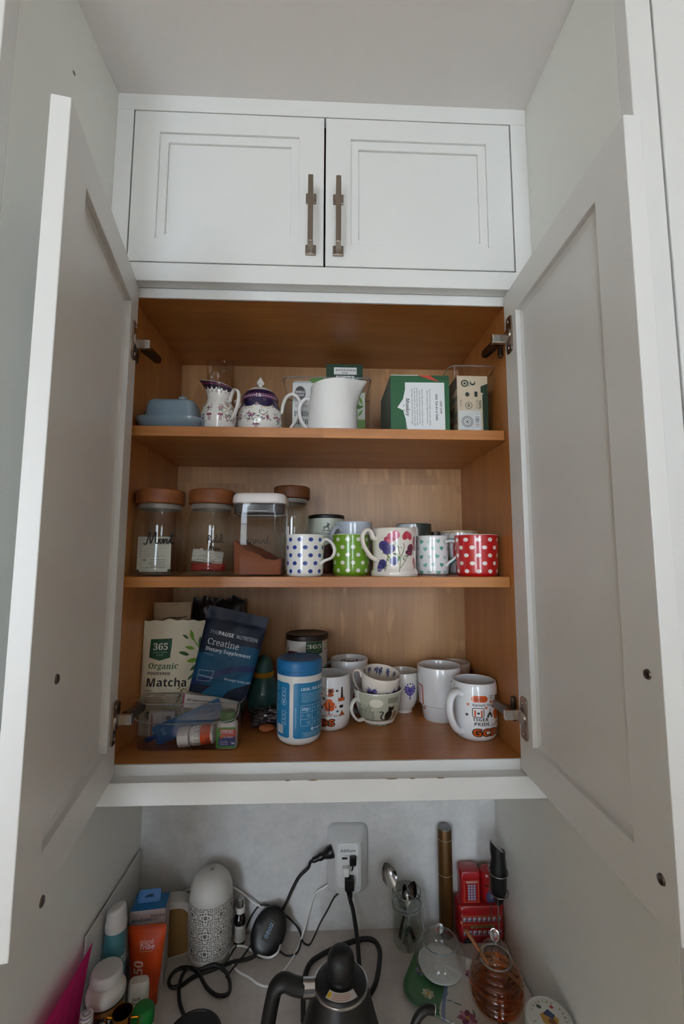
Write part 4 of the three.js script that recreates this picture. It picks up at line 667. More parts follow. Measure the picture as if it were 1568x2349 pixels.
{
  const p = tex(512, 256, (c, w, h) => { fill(c, '#d8d4d0', 0, 0, w, h); fill(c, '#8e2a5c', 0, 0, 16, h); fill(c, '#8e2a5c', 0, h - 10, w, 10); T(c, 'Magnesium Citrate', 250, 96, 48, { bold: true, align: 'center', color: '#2a2326', sx: 0.95 }); T(c, 'Tablets', 250, 154, 42, { bold: true, align: 'center', color: '#2a2326' }); lines(c, 60, 200, 330, 2, 20, '#888', 6); });
  const t = carton('medicine_box', 'white and magenta tablet box tipped on top of the bin contents', 'box', [-0.204, Y_BASE + 0.0555, -0.1145], 0.098, 0.024, 0.013, [plainPrint('#cfc8c6'), plainPrint('#8e2a5c'), plainPrint('#dad6d2'), plainPrint('#cfc8c6'), print(p), plainPrint('#ccc')]); t.rotation.z = -0.1;
  const p2 = tex(256, 256, (c, w, h) => { fill(c, '#c9c4bd', 0, 0, w, h); T(c, 'A', 130, 60, 50, { color: '#333' }); lines(c, 40, 110, 170, 4, 26, '#77736c', 8); fill(c, '#333', 170, 40, 50, 34); fill(c, '#a05a4a', 20, 20, 20, 200); });
  carton('medicine_box', 'small grey-white leaflet box at the left side of the medicine bin', 'box', [-0.2895, Y_BASE + 0.002, -0.1175], 0.046, 0.05, 0.008, [plainPrint('#b9b4ad'), plainPrint('#b9b4ad'), plainPrint('#c9c4bd'), plainPrint('#b9b4ad'), print(p2), plainPrint('#bbb')]);
  const t2 = thing('blue_tube', 'crumpled bright blue flexible tube slanting across the medicine bin', 'tube', [-0.238, Y_BASE + 0.0375, -0.1035]);
  const m = tex(512, 128, (c, w, h) => { fill(c, '#1c5d92', 0, 0, w, h); T(c, 'SIMETHICONE', 130, 70, 54, { bold: true, color: '#2f76a8', sx: 1.05 }); lines(c, 120, 106, 220, 1, 10, '#5f93b8', 6); });
  const b = part(t2, 'body', pouchGeo(0.034, 0.128, 0.007, { seal: 0.01, wrinkle: 0.0008, seed: 61 }).rotateZ(-Math.PI / 2).translate(-0.064, 0, 0), phys('#ffffff', 0.3, { map: m, clearcoat: 0.3 })); t2.rotation.z = 0.4;
  part(t2, 'cap', lathe(soft([[0.00001, 0], [0.0045, 0, 0.001], [0.0045, 0.022, 0.001], [0.00001, 0.022]]), 24).rotateZ(Math.PI / 2).translate(-0.058, 0, 0), std('#173f78', 0.4), 'dark blue cap');
  const t3 = thing('pill_bottle', 'white pill bottle with orange label lying on its side in the medicine bin', 'pill bottle', [-0.2435, Y_BASE + 0.0185, -0.0845]); t3.rotation.z = 0.1;
  const lab = tex(256, 256, (c, w, h) => { fill(c, '#d9d7d3', 0, 0, w, h); fill(c, '#cf4a16', 0, 20, w, 140); fill(c, '#222', 0, 170, w, 4); for (let i = 0; i < 14; i++) lines(c, 6 + i * 18, 176, 10, 5, 14, '#555', 4); T(c, '80', 60, 90, 60, { rot: -1.57, color: '#7a2408', bold: true }); });
  part(t3, 'bottle', lathe(soft([[0.00001, 0.016], [0.013, 0.016], [0.0158, 0.02, 0.002], [0.0158, 0.057, 0.003], [0.00001, 0.0585]]), 40).rotateZ(-Math.PI / 2), std('#dfdcd8', 0.4));
  part(t3, 'label', lathe([[0.016, 0.0235], [0.016, 0.0555]], 40).rotateX(0).rotateZ(-Math.PI / 2).rotateX(2.2), std('#ffffff', 0.5, { map: lab }), 'white and orange label');
  part(t3, 'cap', lathe(soft([[0.00001, -0.004], [0.0162, -0.004, 0.0015], [0.0165, 0.015, 0.001], [0.00001, 0.015]]), 44).rotateZ(-Math.PI / 2), std('#d9d5d0', 0.5));
  const t4 = thing('pill_bottle', 'small bottle of allergy pills with green cap standing in the medicine bin', 'pill bottle', [-0.1645, Y_BASE + 0.002, -0.0835]);
  const zy = tex(256, 256, (c, w, h) => { fill(c, '#3f9a2c', 0, 0, w, h); fill(c, '#1f2f78', 36, 110, w, 120); poly(c, '#c8342a', [[40, 24], [w, 24], [w, 120], [80, 128]]); poly(c, '#e0762a', [[40, 100], [110, 110], [60, 150]]); T(c, 'ZYRTEC', 54, 56, 62, { bold: true, color: '#fff', sx: 0.82 }); T(c, 'ALLERGY', 96, 122, 30, { color: '#dfe3f2', bold: true }); lines(c, 50, 170, 120, 3, 20, '#cfd6ea', 7); T(c, '90', 200, 200, 40, { bold: true, color: '#fff' }); });
  part(t4, 'bottle', loft([loopAt(0.033, 0.02, 0.007, 0), loopAt(0.0355, 0.023, 0.008, 0.002), loopAt(0.0355, 0.023, 0.008, 0.038), loopAt(0.033, 0.02, 0.008, 0.042), loopAt(0.026, 0.0175, 0.008, 0.0445)], true, true), std('#e4e2de', 0.4));
  part(t4, 'label', new THREE.PlaneGeometry(0.0335, 0.034).translate(0, 0.0195, 0.0119), std('#ffffff', 0.4, { map: zy }), 'green, red and blue label');
  part(t4, 'cap', lathe(soft([[0.0115, 0.0435], [0.0128, 0.0445, 0.001], [0.0128, 0.0605, 0.002], [0.00001, 0.0615]]), 36), std('#138236', 0.4), 'green cap');
}
{
  const t = thing('bottle', 'round teal bottle with a yellow band standing in the shade', 'bottle', [-0.1235, Y_BASE, -0.235]);
  const teal = phys('#34625f', 0.35, { clearcoat: 0.4 });
  part(t, 'body', lathe(soft([[0.00001, 0], [0.024, 0, 0.004], [0.0335, 0.03, 0.02], [0.0345, 0.052, 0.02], [0.024, 0.078, 0.012], [0.0205, 0.083]]), 44), teal);
  part(t, 'band', lathe(soft([[0.02, 0.082], [0.0222, 0.083, 0.001], [0.0222, 0.0925, 0.001], [0.02, 0.0935]]), 44), std('#b8860f', 0.45), 'mustard yellow band');
  part(t, 'cap', lathe(soft([[0.0205, 0.0935], [0.0205, 0.104, 0.008], [0.014, 0.121, 0.008], [0.00001, 0.128]]), 40), teal);
}
{
  const t = thing('snack_bag', 'dark silvery plastic bag lying in front of the teal bottle', 'bag', [-0.1085, Y_BASE + 0.004, -0.168]);
  t.rotation.x = -0.5; part(t, 'film', pouchGeo(0.062, 0.034, 0.012, { wrinkle: 0.005, seed: 71, seal: 0.02, jag: 0.01 }), phys('#3a3438', 0.2, { clearcoat: 0.8 }));
  const o = thing('dried_apricot', 'single orange dried fruit lying on the cabinet floor', 'dried fruit', [-0.1065, Y_BASE + 0.0072, -0.1535]);
  const g = new THREE.IcosahedronGeometry(0.0105, 4); part(o, 'flesh', deform(mergeVertices(g), (v) => { const k = 1 + noise.noise(v.x * 160, v.y * 160, v.z * 160) * 0.22; v.multiplyScalar(k); v.x *= 1.25 + (v.x > 0 ? 0.25 : 0); v.y *= 0.62; if (v.y < -0.0066) v.y = -0.0066; }), std('#b5653a', 0.55));
}
{
  const t = thing('collagen_tub', 'tall white tub with bright blue lid and blue printed labels', 'tub', [-0.041, Y_BASE, -0.1185]), r = 0.0412;
  const p = tex(2048, 1024, (c, w, h) => {
    fill(c, '#dddcda', 0, 0, w, h); const B = '#1d78a8', W = '#cfdfe8';
    const rr = (x, y, a, b, q) => { c.beginPath(); c.roundRect(x, y, a, b, q); };
    c.fillStyle = B; rr(560, 80, 338, 860, 40); c.fill(); rr(955, 80, 720, 860, 40); c.fill();
    for (let i = 0; i < 3; i++) lines(c, 590, 120 + i * 170, 120, 6, 20, '#8fbcd2', 6); T(c, 'B', 800, 390, 60, { bold: true, align: 'center', color: W }); c.strokeStyle = W; c.lineWidth = 6; c.beginPath(); c.arc(800, 390, 46, 0, 7); c.stroke(); for (const y of [170, 240, 300, 530, 600, 660]) { rr(765, y, 66, 48, 10); c.stroke(); } T(c, 'recycle', 800, 730, 34, { align: 'center', color: W });
    bars(c, 640, 760, 150, 120, '#1a1a1a');
    T(c, 'LOOK, FEEL & MOVE YOUR BEST', 1060, 180, 62, { bold: true, color: '#e4ecf0', sx: 0.8 }); lines(c, 1070, 240, 500, 6, 26, '#8fbcd2', 8);
    c.lineWidth = 4; rr(1060, 430, 520, 320, 26); c.stroke(); for (const x of [1235, 1410]) line(c, W, 4, [[x, 430], [x, 750]]); for (const y of [537, 644]) line(c, W, 4, [[1060, y], [1580, y]]);
    T(c, '20g', 1074, 486, 62, { bold: true, color: W, sx: 0.9 }); T(c, '1', 1258, 484, 56, { bold: true, color: W }); T(c, '7', 1074, 590, 46, { color: W }); T(c, '2', 1258, 698, 56, { bold: true, color: W }); for (let i = 0; i < 3; i++) for (let j = 0; j < 3; j++) lines(c, 1148 + i * 172, 466 + j * 107, 70, 3, 18, '#a8cadb', 6);
    T(c, 'vitalproteins.com', 1270, 806, 46, { bold: true, align: 'left', color: '#e4ecf0', sx: 0.8 }); ell(c, W, 1236, 806, 24, 28); c.strokeStyle = '#8fbcd2'; rr(1080, 850, 540, 70, 10); c.stroke(); lines(c, 1100, 862, 480, 3, 19, '#a8cadb', 6);
    T(c, 'PEEL AND RECYCLE THIS SLEEVE', 990, 620, 22, { rot: -1.57, align: 'center', color: '#a8cadb' });
  });
  part(t, 'body', lathe(soft([[0.00001, 0.002], [0.028, 0.001], [0.03, 0, 0.001], [0.0385, 0.006, 0.006], [r, 0.02, 0.006], [r, 0.121, 0.002], [0.0395, 0.1225]]).map(([a, y]) => [a, y, Math.max(0, (y - 0.006) / 0.112)]), 72), std('#ffffff', 0.34, { map: p }));
  part(t, 'lid', lathe(soft([[0.0395, 0.1205], [0.0416, 0.1205, 0.0004], [0.0416, 0.1255, 0.0005], [0.0412, 0.126, 0.0003], [0.0412, 0.1272, 0.0003], [0.0424, 0.1277, 0.0006], [0.0424, 0.1425, 0.003], [0.0395, 0.1462, 0.0014], [0.0388, 0.1455, 0.0006], [0.00001, 0.1455]]), 72), std('#1b6ea6', 0.36), 'ridged bright blue lid');
}
{
  const t = thing('coffee_can', 'tall round can with dark brown lid behind the blue-lidded tub', 'can', [-0.0335, Y_BASE, -0.2665]);
  const p = tex(1024, 1024, (c, w, h) => { fill(c, '#cfccc6', 0, 0, w, h); for (let i = 0; i < 70; i++) { const s = i % 2 ? 1 : -1; leaf(c, ['#b8342c', '#5f8f3a', '#d08a2c', '#4f94a4', '#7aa84a'][i % 5], 512 + s * (150 + rnd() * 150), 20 + rnd() * 500, 48, 14, rnd() * 6.28); } ell(c, '#54201c', 400, 190, 80, 46); poly(c, '#1d4a30', [[510, 10], [650, 10], [650, 170], [580, 200], [510, 170]]); T(c, '365', 580, 80, 78, { font: 'serif', bold: true, align: 'center', color: '#e4e2d2' }); T(c, 'WHOLE FOODS', 580, 134, 18, { align: 'center', color: '#9ab89e' }); T(c, 'MARKET', 580, 158, 18, { align: 'center', color: '#9ab89e' }); T(c, 'Cocoa', 500, 260, 110, { bold: true, align: 'center', color: '#222' }); T(c, 'Powder', 560, 400, 110, { bold: true, align: 'center', color: '#222' }); ell(c, '#54201c', 700, 500, 60, 50); });
  part(t, 'body', lathe(soft([[0.00001, 0.001], [0.044, 0.001, 0.001], [0.0448, 0.003], [0.0448, 0.156]]).map(([r, y]) => [r, y, y / 0.156]), 60), std('#ffffff', 0.35, { map: p }));
  part(t, 'lid', lathe(soft([[0.0448, 0.155], [0.0466, 0.155, 0.0006], [0.0466, 0.165, 0.002], [0.0445, 0.1668, 0.0008], [0.0428, 0.1655], [0.00001, 0.1652]]), 60), std('#241613', 0.4), 'dark brown plastic lid');
}
const schoolMap = (shift) => mugTex((c) => {
  const ox = 420 + shift; c.translate(ox, 20); c.scale(1, 0.78);
  c.fillStyle = '#d9581c'; c.beginPath(); c.roundRect(-6, 62, 118, 56, 26); c.fill(); T(c, '06830', 53, 92, 36, { align: 'center', color: '#5a2408' });
  for (const [x, y, s, o] of [[140, 116, 18, 1], [158, 160, 15, 0], [98, 166, 15, 1], [262, 90, 16, 0], [250, 236, 14, 1], [266, 276, 14, 0], [-30, 140, 14, 1], [-40, 230, 16, 0], [310, 150, 14, 1]]) star(c, o ? '#d9581c' : '#1a1a1a', x, y, s);
  T(c, 'Nursery Tots', -2, 142, 30, { font: 'serif', skew: -0.2, color: '#1a1a1a', bold: true, sx: 0.8 }); c.strokeStyle = '#1a1a1a'; c.lineWidth = 5; c.beginPath(); c.roundRect(0, 168, 80, 76, 14); c.stroke(); fill(c, '#d9581c', 12, 186, 12, 54); fill(c, '#d9581c', 58, 186, 12, 54); fill(c, '#1a1a1a', 32, 204, 18, 16);
  ell(c, '#1a1a1a', 112, 240, 9, 9); ell(c, '#1a1a1a', 144, 240, 9, 9); poly(c, '#1a1a1a', [[104, 230], [128, 196], [152, 230]]); line(c, '#1a1a1a', 4, [[128, 200], [130, 176]]);
  T(c, 'TIGER', 0, 266, 40, { bold: true, color: '#141414' }); T(c, 'PRIDE', 8, 304, 40, { bold: true, color: '#141414' });
  for (const [x, y, a] of [[200, 186, 26], [182, 216, 26], [220, 214, 26], [190, 250, 24], [216, 248, 24], [202, 222, 30]]) ell(c, '#d9581c', x, y, a, a * 0.92); line(c, '#1a1a1a', 7, [[200, 300], [202, 250], [200, 194]]); line(c, '#1a1a1a', 4, [[200, 250], [216, 234], [222, 222]]); line(c, '#1a1a1a', 4, [[200, 262], [186, 246], [180, 232]]); line(c, '#d9581c', 7, [[178, 302], [226, 302]]);
  T(c, 'Historic Barn', 132, 316, 25, { font: 'serif', color: '#1a1a1a', skew: -0.15 });
  line(c, '#1a1a1a', 4, [[180, 70], [236, 70]]); ell(c, '#a8542c', 212, 92, 26, 24); ell(c, '#1a1a1a', 208, 90, 10, 16); ell(c, '#a8542c', 206, 126, 30, 16); lines(c, 124, 62, 44, 3, 13, '#1a1a1a', 3);
  fill(c, '#d9581c', 274, 160, 56, 26); c.strokeStyle = '#1a1a1a'; c.strokeRect(274, 160, 56, 26); poly(c, '#1a1a1a', [[300, 60], [312, 60], [316, 160], [294, 160]]); poly(c, '#9a4a22', [[280, 320], [304, 272], [334, 320]]); ell(c, '#1a1a1a', 300, 236, 18, 14);
  T(c, 'GCDS', -4, 378, 86, { bold: true, color: '#d9581c', stroke: '#1a1208', lw: 14, sx: 1.12 });
}, null, '#e6e8ea');
const school = (r, h) => [[0.00001, 0.002], [r * 0.66, 0.0015], [r * 0.68, 0], [r * 0.76, 0], [r * 0.86, 0.003], [r * 0.95, 0.009], [r, 0.02], [r, h * 0.6], [r * 0.995, h - 0.006], [r * 0.965, h - 0.002], [r * 0.955, h]];
mug('school_mug', 'white mug printed in orange and black, just right of the blue-lidded tub', [0.0165, Y_BASE, -0.1835], school(0.0405, 0.1), 0.1, { mat: glazed('#ffffff', schoolMap(-117)), handle: { top: 0.08, bot: 0.024, out: 0.02, turn: 1.6, w: 0.0075, t: 0.0045 }, plain: coolWhite });
mug('school_mug', 'white mug printed with 06830 and orange lettering beside the lower right hinge', [0.2895, Y_BASE, -0.1265], school(0.0415, 0.1), 0.1, { mat: glazed('#ffffff', schoolMap(25)), handle: { pts: [[0.039, 0.082], [0.05, 0.086], [0.062, 0.08], [0.068, 0.064], [0.0655, 0.045], [0.056, 0.027], [0.047, 0.018], [0.039, 0.016]], top: 0.08, bot: 0.02, out: 0.03, turn: Math.PI + 0.55, w: 0.0082, t: 0.005 }, plain: coolWhite });
const crabMap = mugTex((c) => { ell(c, '#a81e1a', 610, 260, 70, 90); ell(c, '#8a1512', 640, 300, 50, 60); for (let i = 0; i < 4; i++) line(c, '#7a100e', 9, [[600, 220 + i * 30], [670, 230 + i * 30], [690, 260 + i * 30]]); },
  (c) => { for (const x of [1000, -24]) { c.save(); c.translate(x, 82); c.scale(-1, -1); T(c, 'Crab', 0, 0, 40, { font: 'serif', bold: true, align: 'center', color: '#1c1c1e', sx: 2.2 }); c.restore(); } }, '#e4e6e8');
mug('crab_mug', 'white cup lettered Crab inside its rim, at the back of the cabinet floor', [0.0595, Y_BASE, -0.2705], [[0.00001, 0.002], [0.022, 0.002], [0.023, 0], [0.026, 0], [0.031, 0.012], [0.037, 0.05], [0.0405, 0.09], [0.0415, 0.11]], 0.11, { mat: glazed('#ffffff', crabMap), handle: { top: 0.09, bot: 0.04, out: 0.022, turn: 2.6, w: 0.006, t: 0.004 }, plain: coolWhite });
const catMap = mugTex((c) => {
  fill(c, '#aeb09c', 352, 0, 620, 384); fill(c, '#b8baa6', 366, 0, 240, 384); c.translate(-78, 0);
  ell(c, '#e6e2d2', 560, 96, 46, 46); for (const [x, y, w2, h2] of [[408, 130, 30, 170], [440, 170, 40, 130], [480, 150, 36, 150], [516, 190, 24, 110], [396, 200, 140, 90]]) { fill(c, '#8a8d7c', x, y, w2, h2); fill(c, '#9fa290', x + 4, y + 6, w2 - 10, h2 - 10); } for (let i = 0; i < 8; i++) fill(c, '#7d806f', 412 + i * 15, 124 + (i % 2) * 20, 8, 16);
  line(c, '#2b241c', 8, [[380, 300], [500, 316], [720, 290]]); c.strokeStyle = '#2e2a20'; c.lineWidth = 6; for (let i = 0; i < 9; i++) { c.beginPath(); c.arc(400 + i * 42, 344, 17, i, i + 4.6); c.stroke(); c.beginPath(); c.arc(420 + i * 42, 372, 11, i + 2, i + 6); c.stroke(); }
  ell(c, '#141312', 652, 240, 30, 60, 0.15); ell(c, '#141312', 668, 166, 24, 24); poly(c, '#141312', [[648, 156], [646, 130], [664, 144]]); poly(c, '#141312', [[676, 144], [694, 132], [690, 158]]); line(c, '#141312', 11, [[636, 290], [580, 300], [590, 240], [610, 206]]); line(c, '#141312', 10, [[610, 206], [600, 180], [584, 196]]); ell(c, '#7d4a30', 708, 240, 16, 44); fill(c, '#8d8a78', 640, 40, 90, 60);
}, null, '#e4e2d8');
mug('cat_cup', 'wide cup painted with a black cat and moon, holding another cup', [0.1145, Y_BASE, -0.2], [[0.00001, 0.002], [0.022, 0.002], [0.023, 0], [0.027, 0], [0.032, 0.006], [0.0415, 0.022], [0.047, 0.042], [0.0492, 0.062], [0.0492, 0.066]], 0.066, { mat: glazed('#ffffff', catMap), wall: 0.0024, category: 'cup', handle: { pts: [[0.0465, 0.049], [0.053, 0.052], [0.061, 0.046], [0.064, 0.034], [0.058, 0.02], [0.048, 0.011], [0.037, 0.0115]], top: 0.05, bot: 0.02, out: 0.02, turn: Math.PI + 0.5, w: 0.005, t: 0.0026 }, plain: glazed('#e4e2d8') });
const cornMap = mugTex((c) => {
  const fl = (x, y, s) => { for (let i = 0; i < 30; i++) { const a = rnd() * 6.28; leaf(c, ['#4a4480', '#5f5898', '#3a3568', '#6d66a4'][i % 4], x, y, s * (0.7 + rnd() * 0.4), s * 0.16, a); } ell(c, '#3a2f5a', x, y, s * 0.25, s * 0.25); };
  for (let k = 0; k < 6; k++) { const x = 40 + k * 190; line(c, '#4d6338', 8, [[x + 10, 384], [x, 260], [x + 4, 180]]); leaf(c, '#5f7a48', x + 6, 330, 80, 20, -0.7); leaf(c, '#3f5a34', x + 90, 384, 140, 16, -1.5); fl(x, 170, 76); }
}, (c) => { for (let k = 0; k < 14; k++) { const x = 20 + k * 76; for (let i = 0; i < 16; i++) leaf(c, ['#3a3f68', '#4a4f80'][i % 2], x, 84, 24, 6, rnd() * 6.28); } }, '#e8dfd2');
{
  const t = mug('cornflower_cup', 'cream cup with blue cornflowers tilted inside the cat cup', [0.1145, Y_BASE + 0.0335, -0.2075], [[0.00001, 0.002], [0.021, 0.002], [0.022, 0], [0.025, 0], [0.0315, 0.01], [0.0365, 0.03], [0.039, 0.055], [0.0395, 0.066]], 0.066, { mat: glazed('#ffffff', cornMap), wall: 0.0024, category: 'cup', handle: { pts: [[0.038, 0.052], [0.045, 0.064], [0.055, 0.062], [0.057, 0.05], [0.05, 0.034], [0.041, 0.022], [0.0325, 0.016]], top: 0.05, bot: 0.02, out: 0.02, turn: Math.PI - 0.15, w: 0.0045, t: 0.0026 }, plain: glazed('#e8dfd2') });
  t.rotation.set(0.2, 0, -0.1);
}
const vheart = mugTex((c) => { heart(c, '#4a3f8a', 560, 150, 62); heart(c, '#9a92c4', 560, 148, 44); heart(c, '#4a3f8a', 560, 148, 36); for (let i = 0; i < 12; i++) ell(c, '#5a4f98', 560 + 58 * Math.cos(i * 0.523), 140 + 52 * Math.sin(i * 0.523), 9, 9); ell(c, '#4a3f8a', 560, 226, 8, 14); }, null, '#dfdbd4');
mug('heart_cup', 'white footed cup with a violet lace heart', [0.1775, Y_BASE, -0.2655], [[0.00001, 0.004], [0.014, 0.004], [0.017, 0], [0.0195, 0], [0.0195, 0.006], [0.025, 0.012], [0.032, 0.028], [0.0352, 0.05], [0.036, 0.084]], 0.084, { mat: glazed('#ffffff', vheart), wall: 0.0024, category: 'cup' });
const redMap = mugTex((c) => { c.strokeStyle = '#c0401c'; c.lineWidth = 11; c.beginPath(); c.roundRect(236, 130, 90, 170, 14); c.stroke(); line(c, '#c0401c', 12, [[280, 160], [290, 240], [262, 280]]); }, null, '#dcdcdc');
mug('tapered_mug', 'tall tapered white mug with a red emblem on its left side', [0.2465, Y_BASE, -0.2185], [[0.00001, 0.002], [0.028, 0.002], [0.029, 0], [0.0325, 0], [0.0345, 0.006], [0.038, 0.03], [0.0425, 0.0325], [0.0452, 0.09], [0.0455, 0.106]], 0.106, { mat: glazed('#ffffff', redMap), handle: { pts: [[0.0435, 0.08], [0.052, 0.084], [0.058, 0.078], [0.058, 0.0325], [0.052, 0.035], [0.0385, 0.024]], top: 0.08, bot: 0.02, out: 0.02, turn: -1.15, w: 0.0072, t: 0.0045 }, handleColor: '#dcdcdc' });
mug('beige_mug', 'beige mug showing only its rim behind the tapered white mug', [0.2995, Y_BASE, -0.2795], straight(0.0315, 0.098, 0.03), 0.098, { mat: glazed('#cdbfae') });
// ================================================================ counter: cords first (paths in metres, lying on the worktop or hanging before the splash)
const CORD_A = [[-0.0131, 1.0543, -0.2550], [-0.0254, 1.0460, -0.2550], [-0.0439, 1.0292, -0.2550], [-0.0591, 1.0039, -0.2550], [-0.0682, 0.9843, -0.2550], [-0.0772, 0.9675, -0.2550], [-0.0862, 0.9537, -0.2550]];
const CORD_B = [[-0.1224, 0.9190, -0.2147], [-0.1383, 0.9190, -0.2056], [-0.1655, 0.9190, -0.1988], [-0.1947, 0.9190, -0.1835], [-0.2310, 0.9190, -0.1711], [-0.2507, 0.9190, -0.1560], [-0.2660, 0.9190, -0.1539], [-0.2744, 0.9190, -0.1670], [-0.2692, 0.9190, -0.1801], [-0.2514, 0.9190, -0.1844], [-0.2263, 0.9190, -0.1738], [-0.2010, 0.9190, -0.1498], [-0.1790, 0.9190, -0.1351], [-0.1624, 0.9190, -0.1371], [-0.1608, 0.9190, -0.1509], [-0.1744, 0.9190, -0.1746], [-0.1979, 0.9190, -0.1855], [-0.2244, 0.9190, -0.1785], [-0.2455, 0.9190, -0.1815], [-0.2530, 0.9190, -0.1720], [-0.2498, 0.9190, -0.1462], [-0.2400, 0.9190, -0.1218], [-0.2260, 0.9190, -0.1010]];
const WHITE = [[0.0495, 1.0307, -0.2620], [0.0338, 1.0166, -0.2620], [0.0088, 1.0029, -0.2620], [-0.0114, 0.9905, -0.2620], [-0.0206, 0.9665, -0.2620], [-0.0297, 0.9354, -0.2620], [-0.0395, 0.9190, -0.2437], [-0.0521, 0.9190, -0.2069], [-0.0721, 0.9190, -0.1733], [-0.0916, 0.9190, -0.1508], [-0.1071, 0.9190, -0.1464], [-0.1281, 0.9190, -0.1609], [-0.1574, 0.9190, -0.1860], [-0.1717, 0.9190, -0.2086], [-0.1751, 0.9190, -0.2252], [-0.1670, 0.9190, -0.2361], [-0.1489, 0.9190, -0.2343], [-0.1287, 0.9190, -0.2183], [-0.1092, 0.9190, -0.2028], [-0.0945, 0.9190, -0.1990], [-0.0818, 0.9190, -0.2147], [-0.0761, 0.9190, -0.2487], [-0.0707, 0.9339, -0.2620], [-0.0746, 0.9539, -0.2620], [-0.0993, 0.9632, -0.2620], [-0.1302, 0.9726, -0.2620], [-0.1551, 0.9905, -0.2620], [-0.1770, 1.0054, -0.2620]];
const WHITE2 = [[-0.2627, 1.0079, -0.2620], [-0.2807, 0.9998, -0.2620], [-0.2925, 0.9888, -0.2620]];
const THIN = [[0.0526, 0.9988, -0.2620], [0.0307, 0.9850, -0.2620], [0.0151, 0.9597, -0.2620], [-0.0004, 0.9345, -0.2620], [-0.0125, 0.9190, -0.2533], [-0.0226, 0.9190, -0.2342], [-0.0333, 0.9190, -0.2399], [-0.0435, 0.9217, -0.2620], [-0.0590, 0.9406, -0.2620], [-0.0808, 0.9569, -0.2620], [-0.1056, 0.9705, -0.2620], [-0.1241, 0.9710, -0.2620], [-0.1391, 0.9559, -0.2620], [-0.1538, 0.9253, -0.2620], [-0.1628, 0.9190, -0.2453], [-0.1731, 0.9190, -0.2152], [-0.1777, 0.9190, -0.1899], [-0.1806, 0.9190, -0.1779]];
const THIN2 = [[-0.0528, 0.9348, -0.2620], [-0.0420, 0.9217, -0.2620], [-0.0392, 0.9190, -0.2366], [-0.0468, 0.9190, -0.2148], [-0.0640, 0.9190, -0.2106], [-0.0795, 0.9190, -0.2212]];
const THIN3 = [[-0.1366, 0.9190, -0.2407], [-0.1454, 0.9190, -0.2140], [-0.1529, 0.9190, -0.1920], [-0.1639, 0.9190, -0.1772], [-0.1722, 0.9190, -0.1707]];
const KCORD_A = [[0.0596, 0.9925, -0.2500], [0.0657, 0.9725, -0.2500], [0.0702, 0.9385, -0.2500], [0.0733, 0.9190, -0.2319], [0.0740, 0.9190, -0.1856]];
const KCORD_B = [[0.0859, 0.9190, -0.1214], [0.1006, 0.9190, -0.1457], [0.1123, 0.9190, -0.1840], [0.1165, 0.9190, -0.2164], [0.1083, 0.9190, -0.2357], [0.0907, 0.9190, -0.2411], [0.0660, 0.9190, -0.2357], [0.0325, 0.9190, -0.2233], [0.0029, 0.9190, -0.2078], [-0.0170, 0.9190, -0.1926], [-0.0262, 0.9190, -0.1714], [-0.0289, 0.9190, -0.1371], [-0.0267, 0.9190, -0.0855]];
const rubber = std('#141414', 0.45), whitePlastic = std('#efeeea', 0.4), blackPlastic = std('#121213', 0.35);
const lift = (l, m) => l.map((p, i) => [p[0], p[1] + (m[i] || 0), p[2]]);
const catmull = (l) => new THREE.CatmullRomCurve3(l.map((p) => V(...p)), false, 'centripetal');
{
  const t = thing('surge_protector', 'white plug-in surge protector with sockets and USB ports on the splash wall', 'surge protector', [0.0557, 1.058, Z_SPLASH]);
  const L = (w, h, r, z, dy = 0) => loopAt(w, h, r, 0).map(([x, , y]) => [x, -y + dy, z]);
  part(t, 'housing', loft([L(0.084, 0.132, 0.014, 0.0002), L(0.084, 0.132, 0.014, 0.006), L(0.08, 0.126, 0.014, 0.012), L(0.056, 0.104, 0.012, 0.03, -0.002), L(0.052, 0.1, 0.012, 0.033, -0.002)], false, true), phys('#dcdcdb', 0.35, { clearcoat: 0.3 }));
  const pm = tex(256, 512, (c, w, h) => { fill(c, '#eceded', 0, 0, w, h); T(c, 'Addtam', w / 2, 90, 48, { bold: true, align: 'center', color: '#777b80' }); fill(c, '#a9adb2', 70, 146, 116, 5); });
  part(t, 'front_panel', (() => { const g = extr(roundRect(-0.022, -0.04, 0.022, 0.046, 0.008), 0.003, 0.001, 2).translate(0, 0, 0.0325); const p = g.attributes.position, u = g.attributes.uv; for (let i = 0; i < p.count; i++) u.setXY(i, (p.getX(i) + 0.022) / 0.044, (p.getY(i) + 0.04) / 0.086); return g; })(), std('#ffffff', 0.35, { map: pm }));
  part(t, 'usb_port', box(-0.0125, -0.0015, 0.0145, 0.0185, 0.034, 0.0358, 0.0003), std('#161a24', 0.4), 'dark USB port');
}
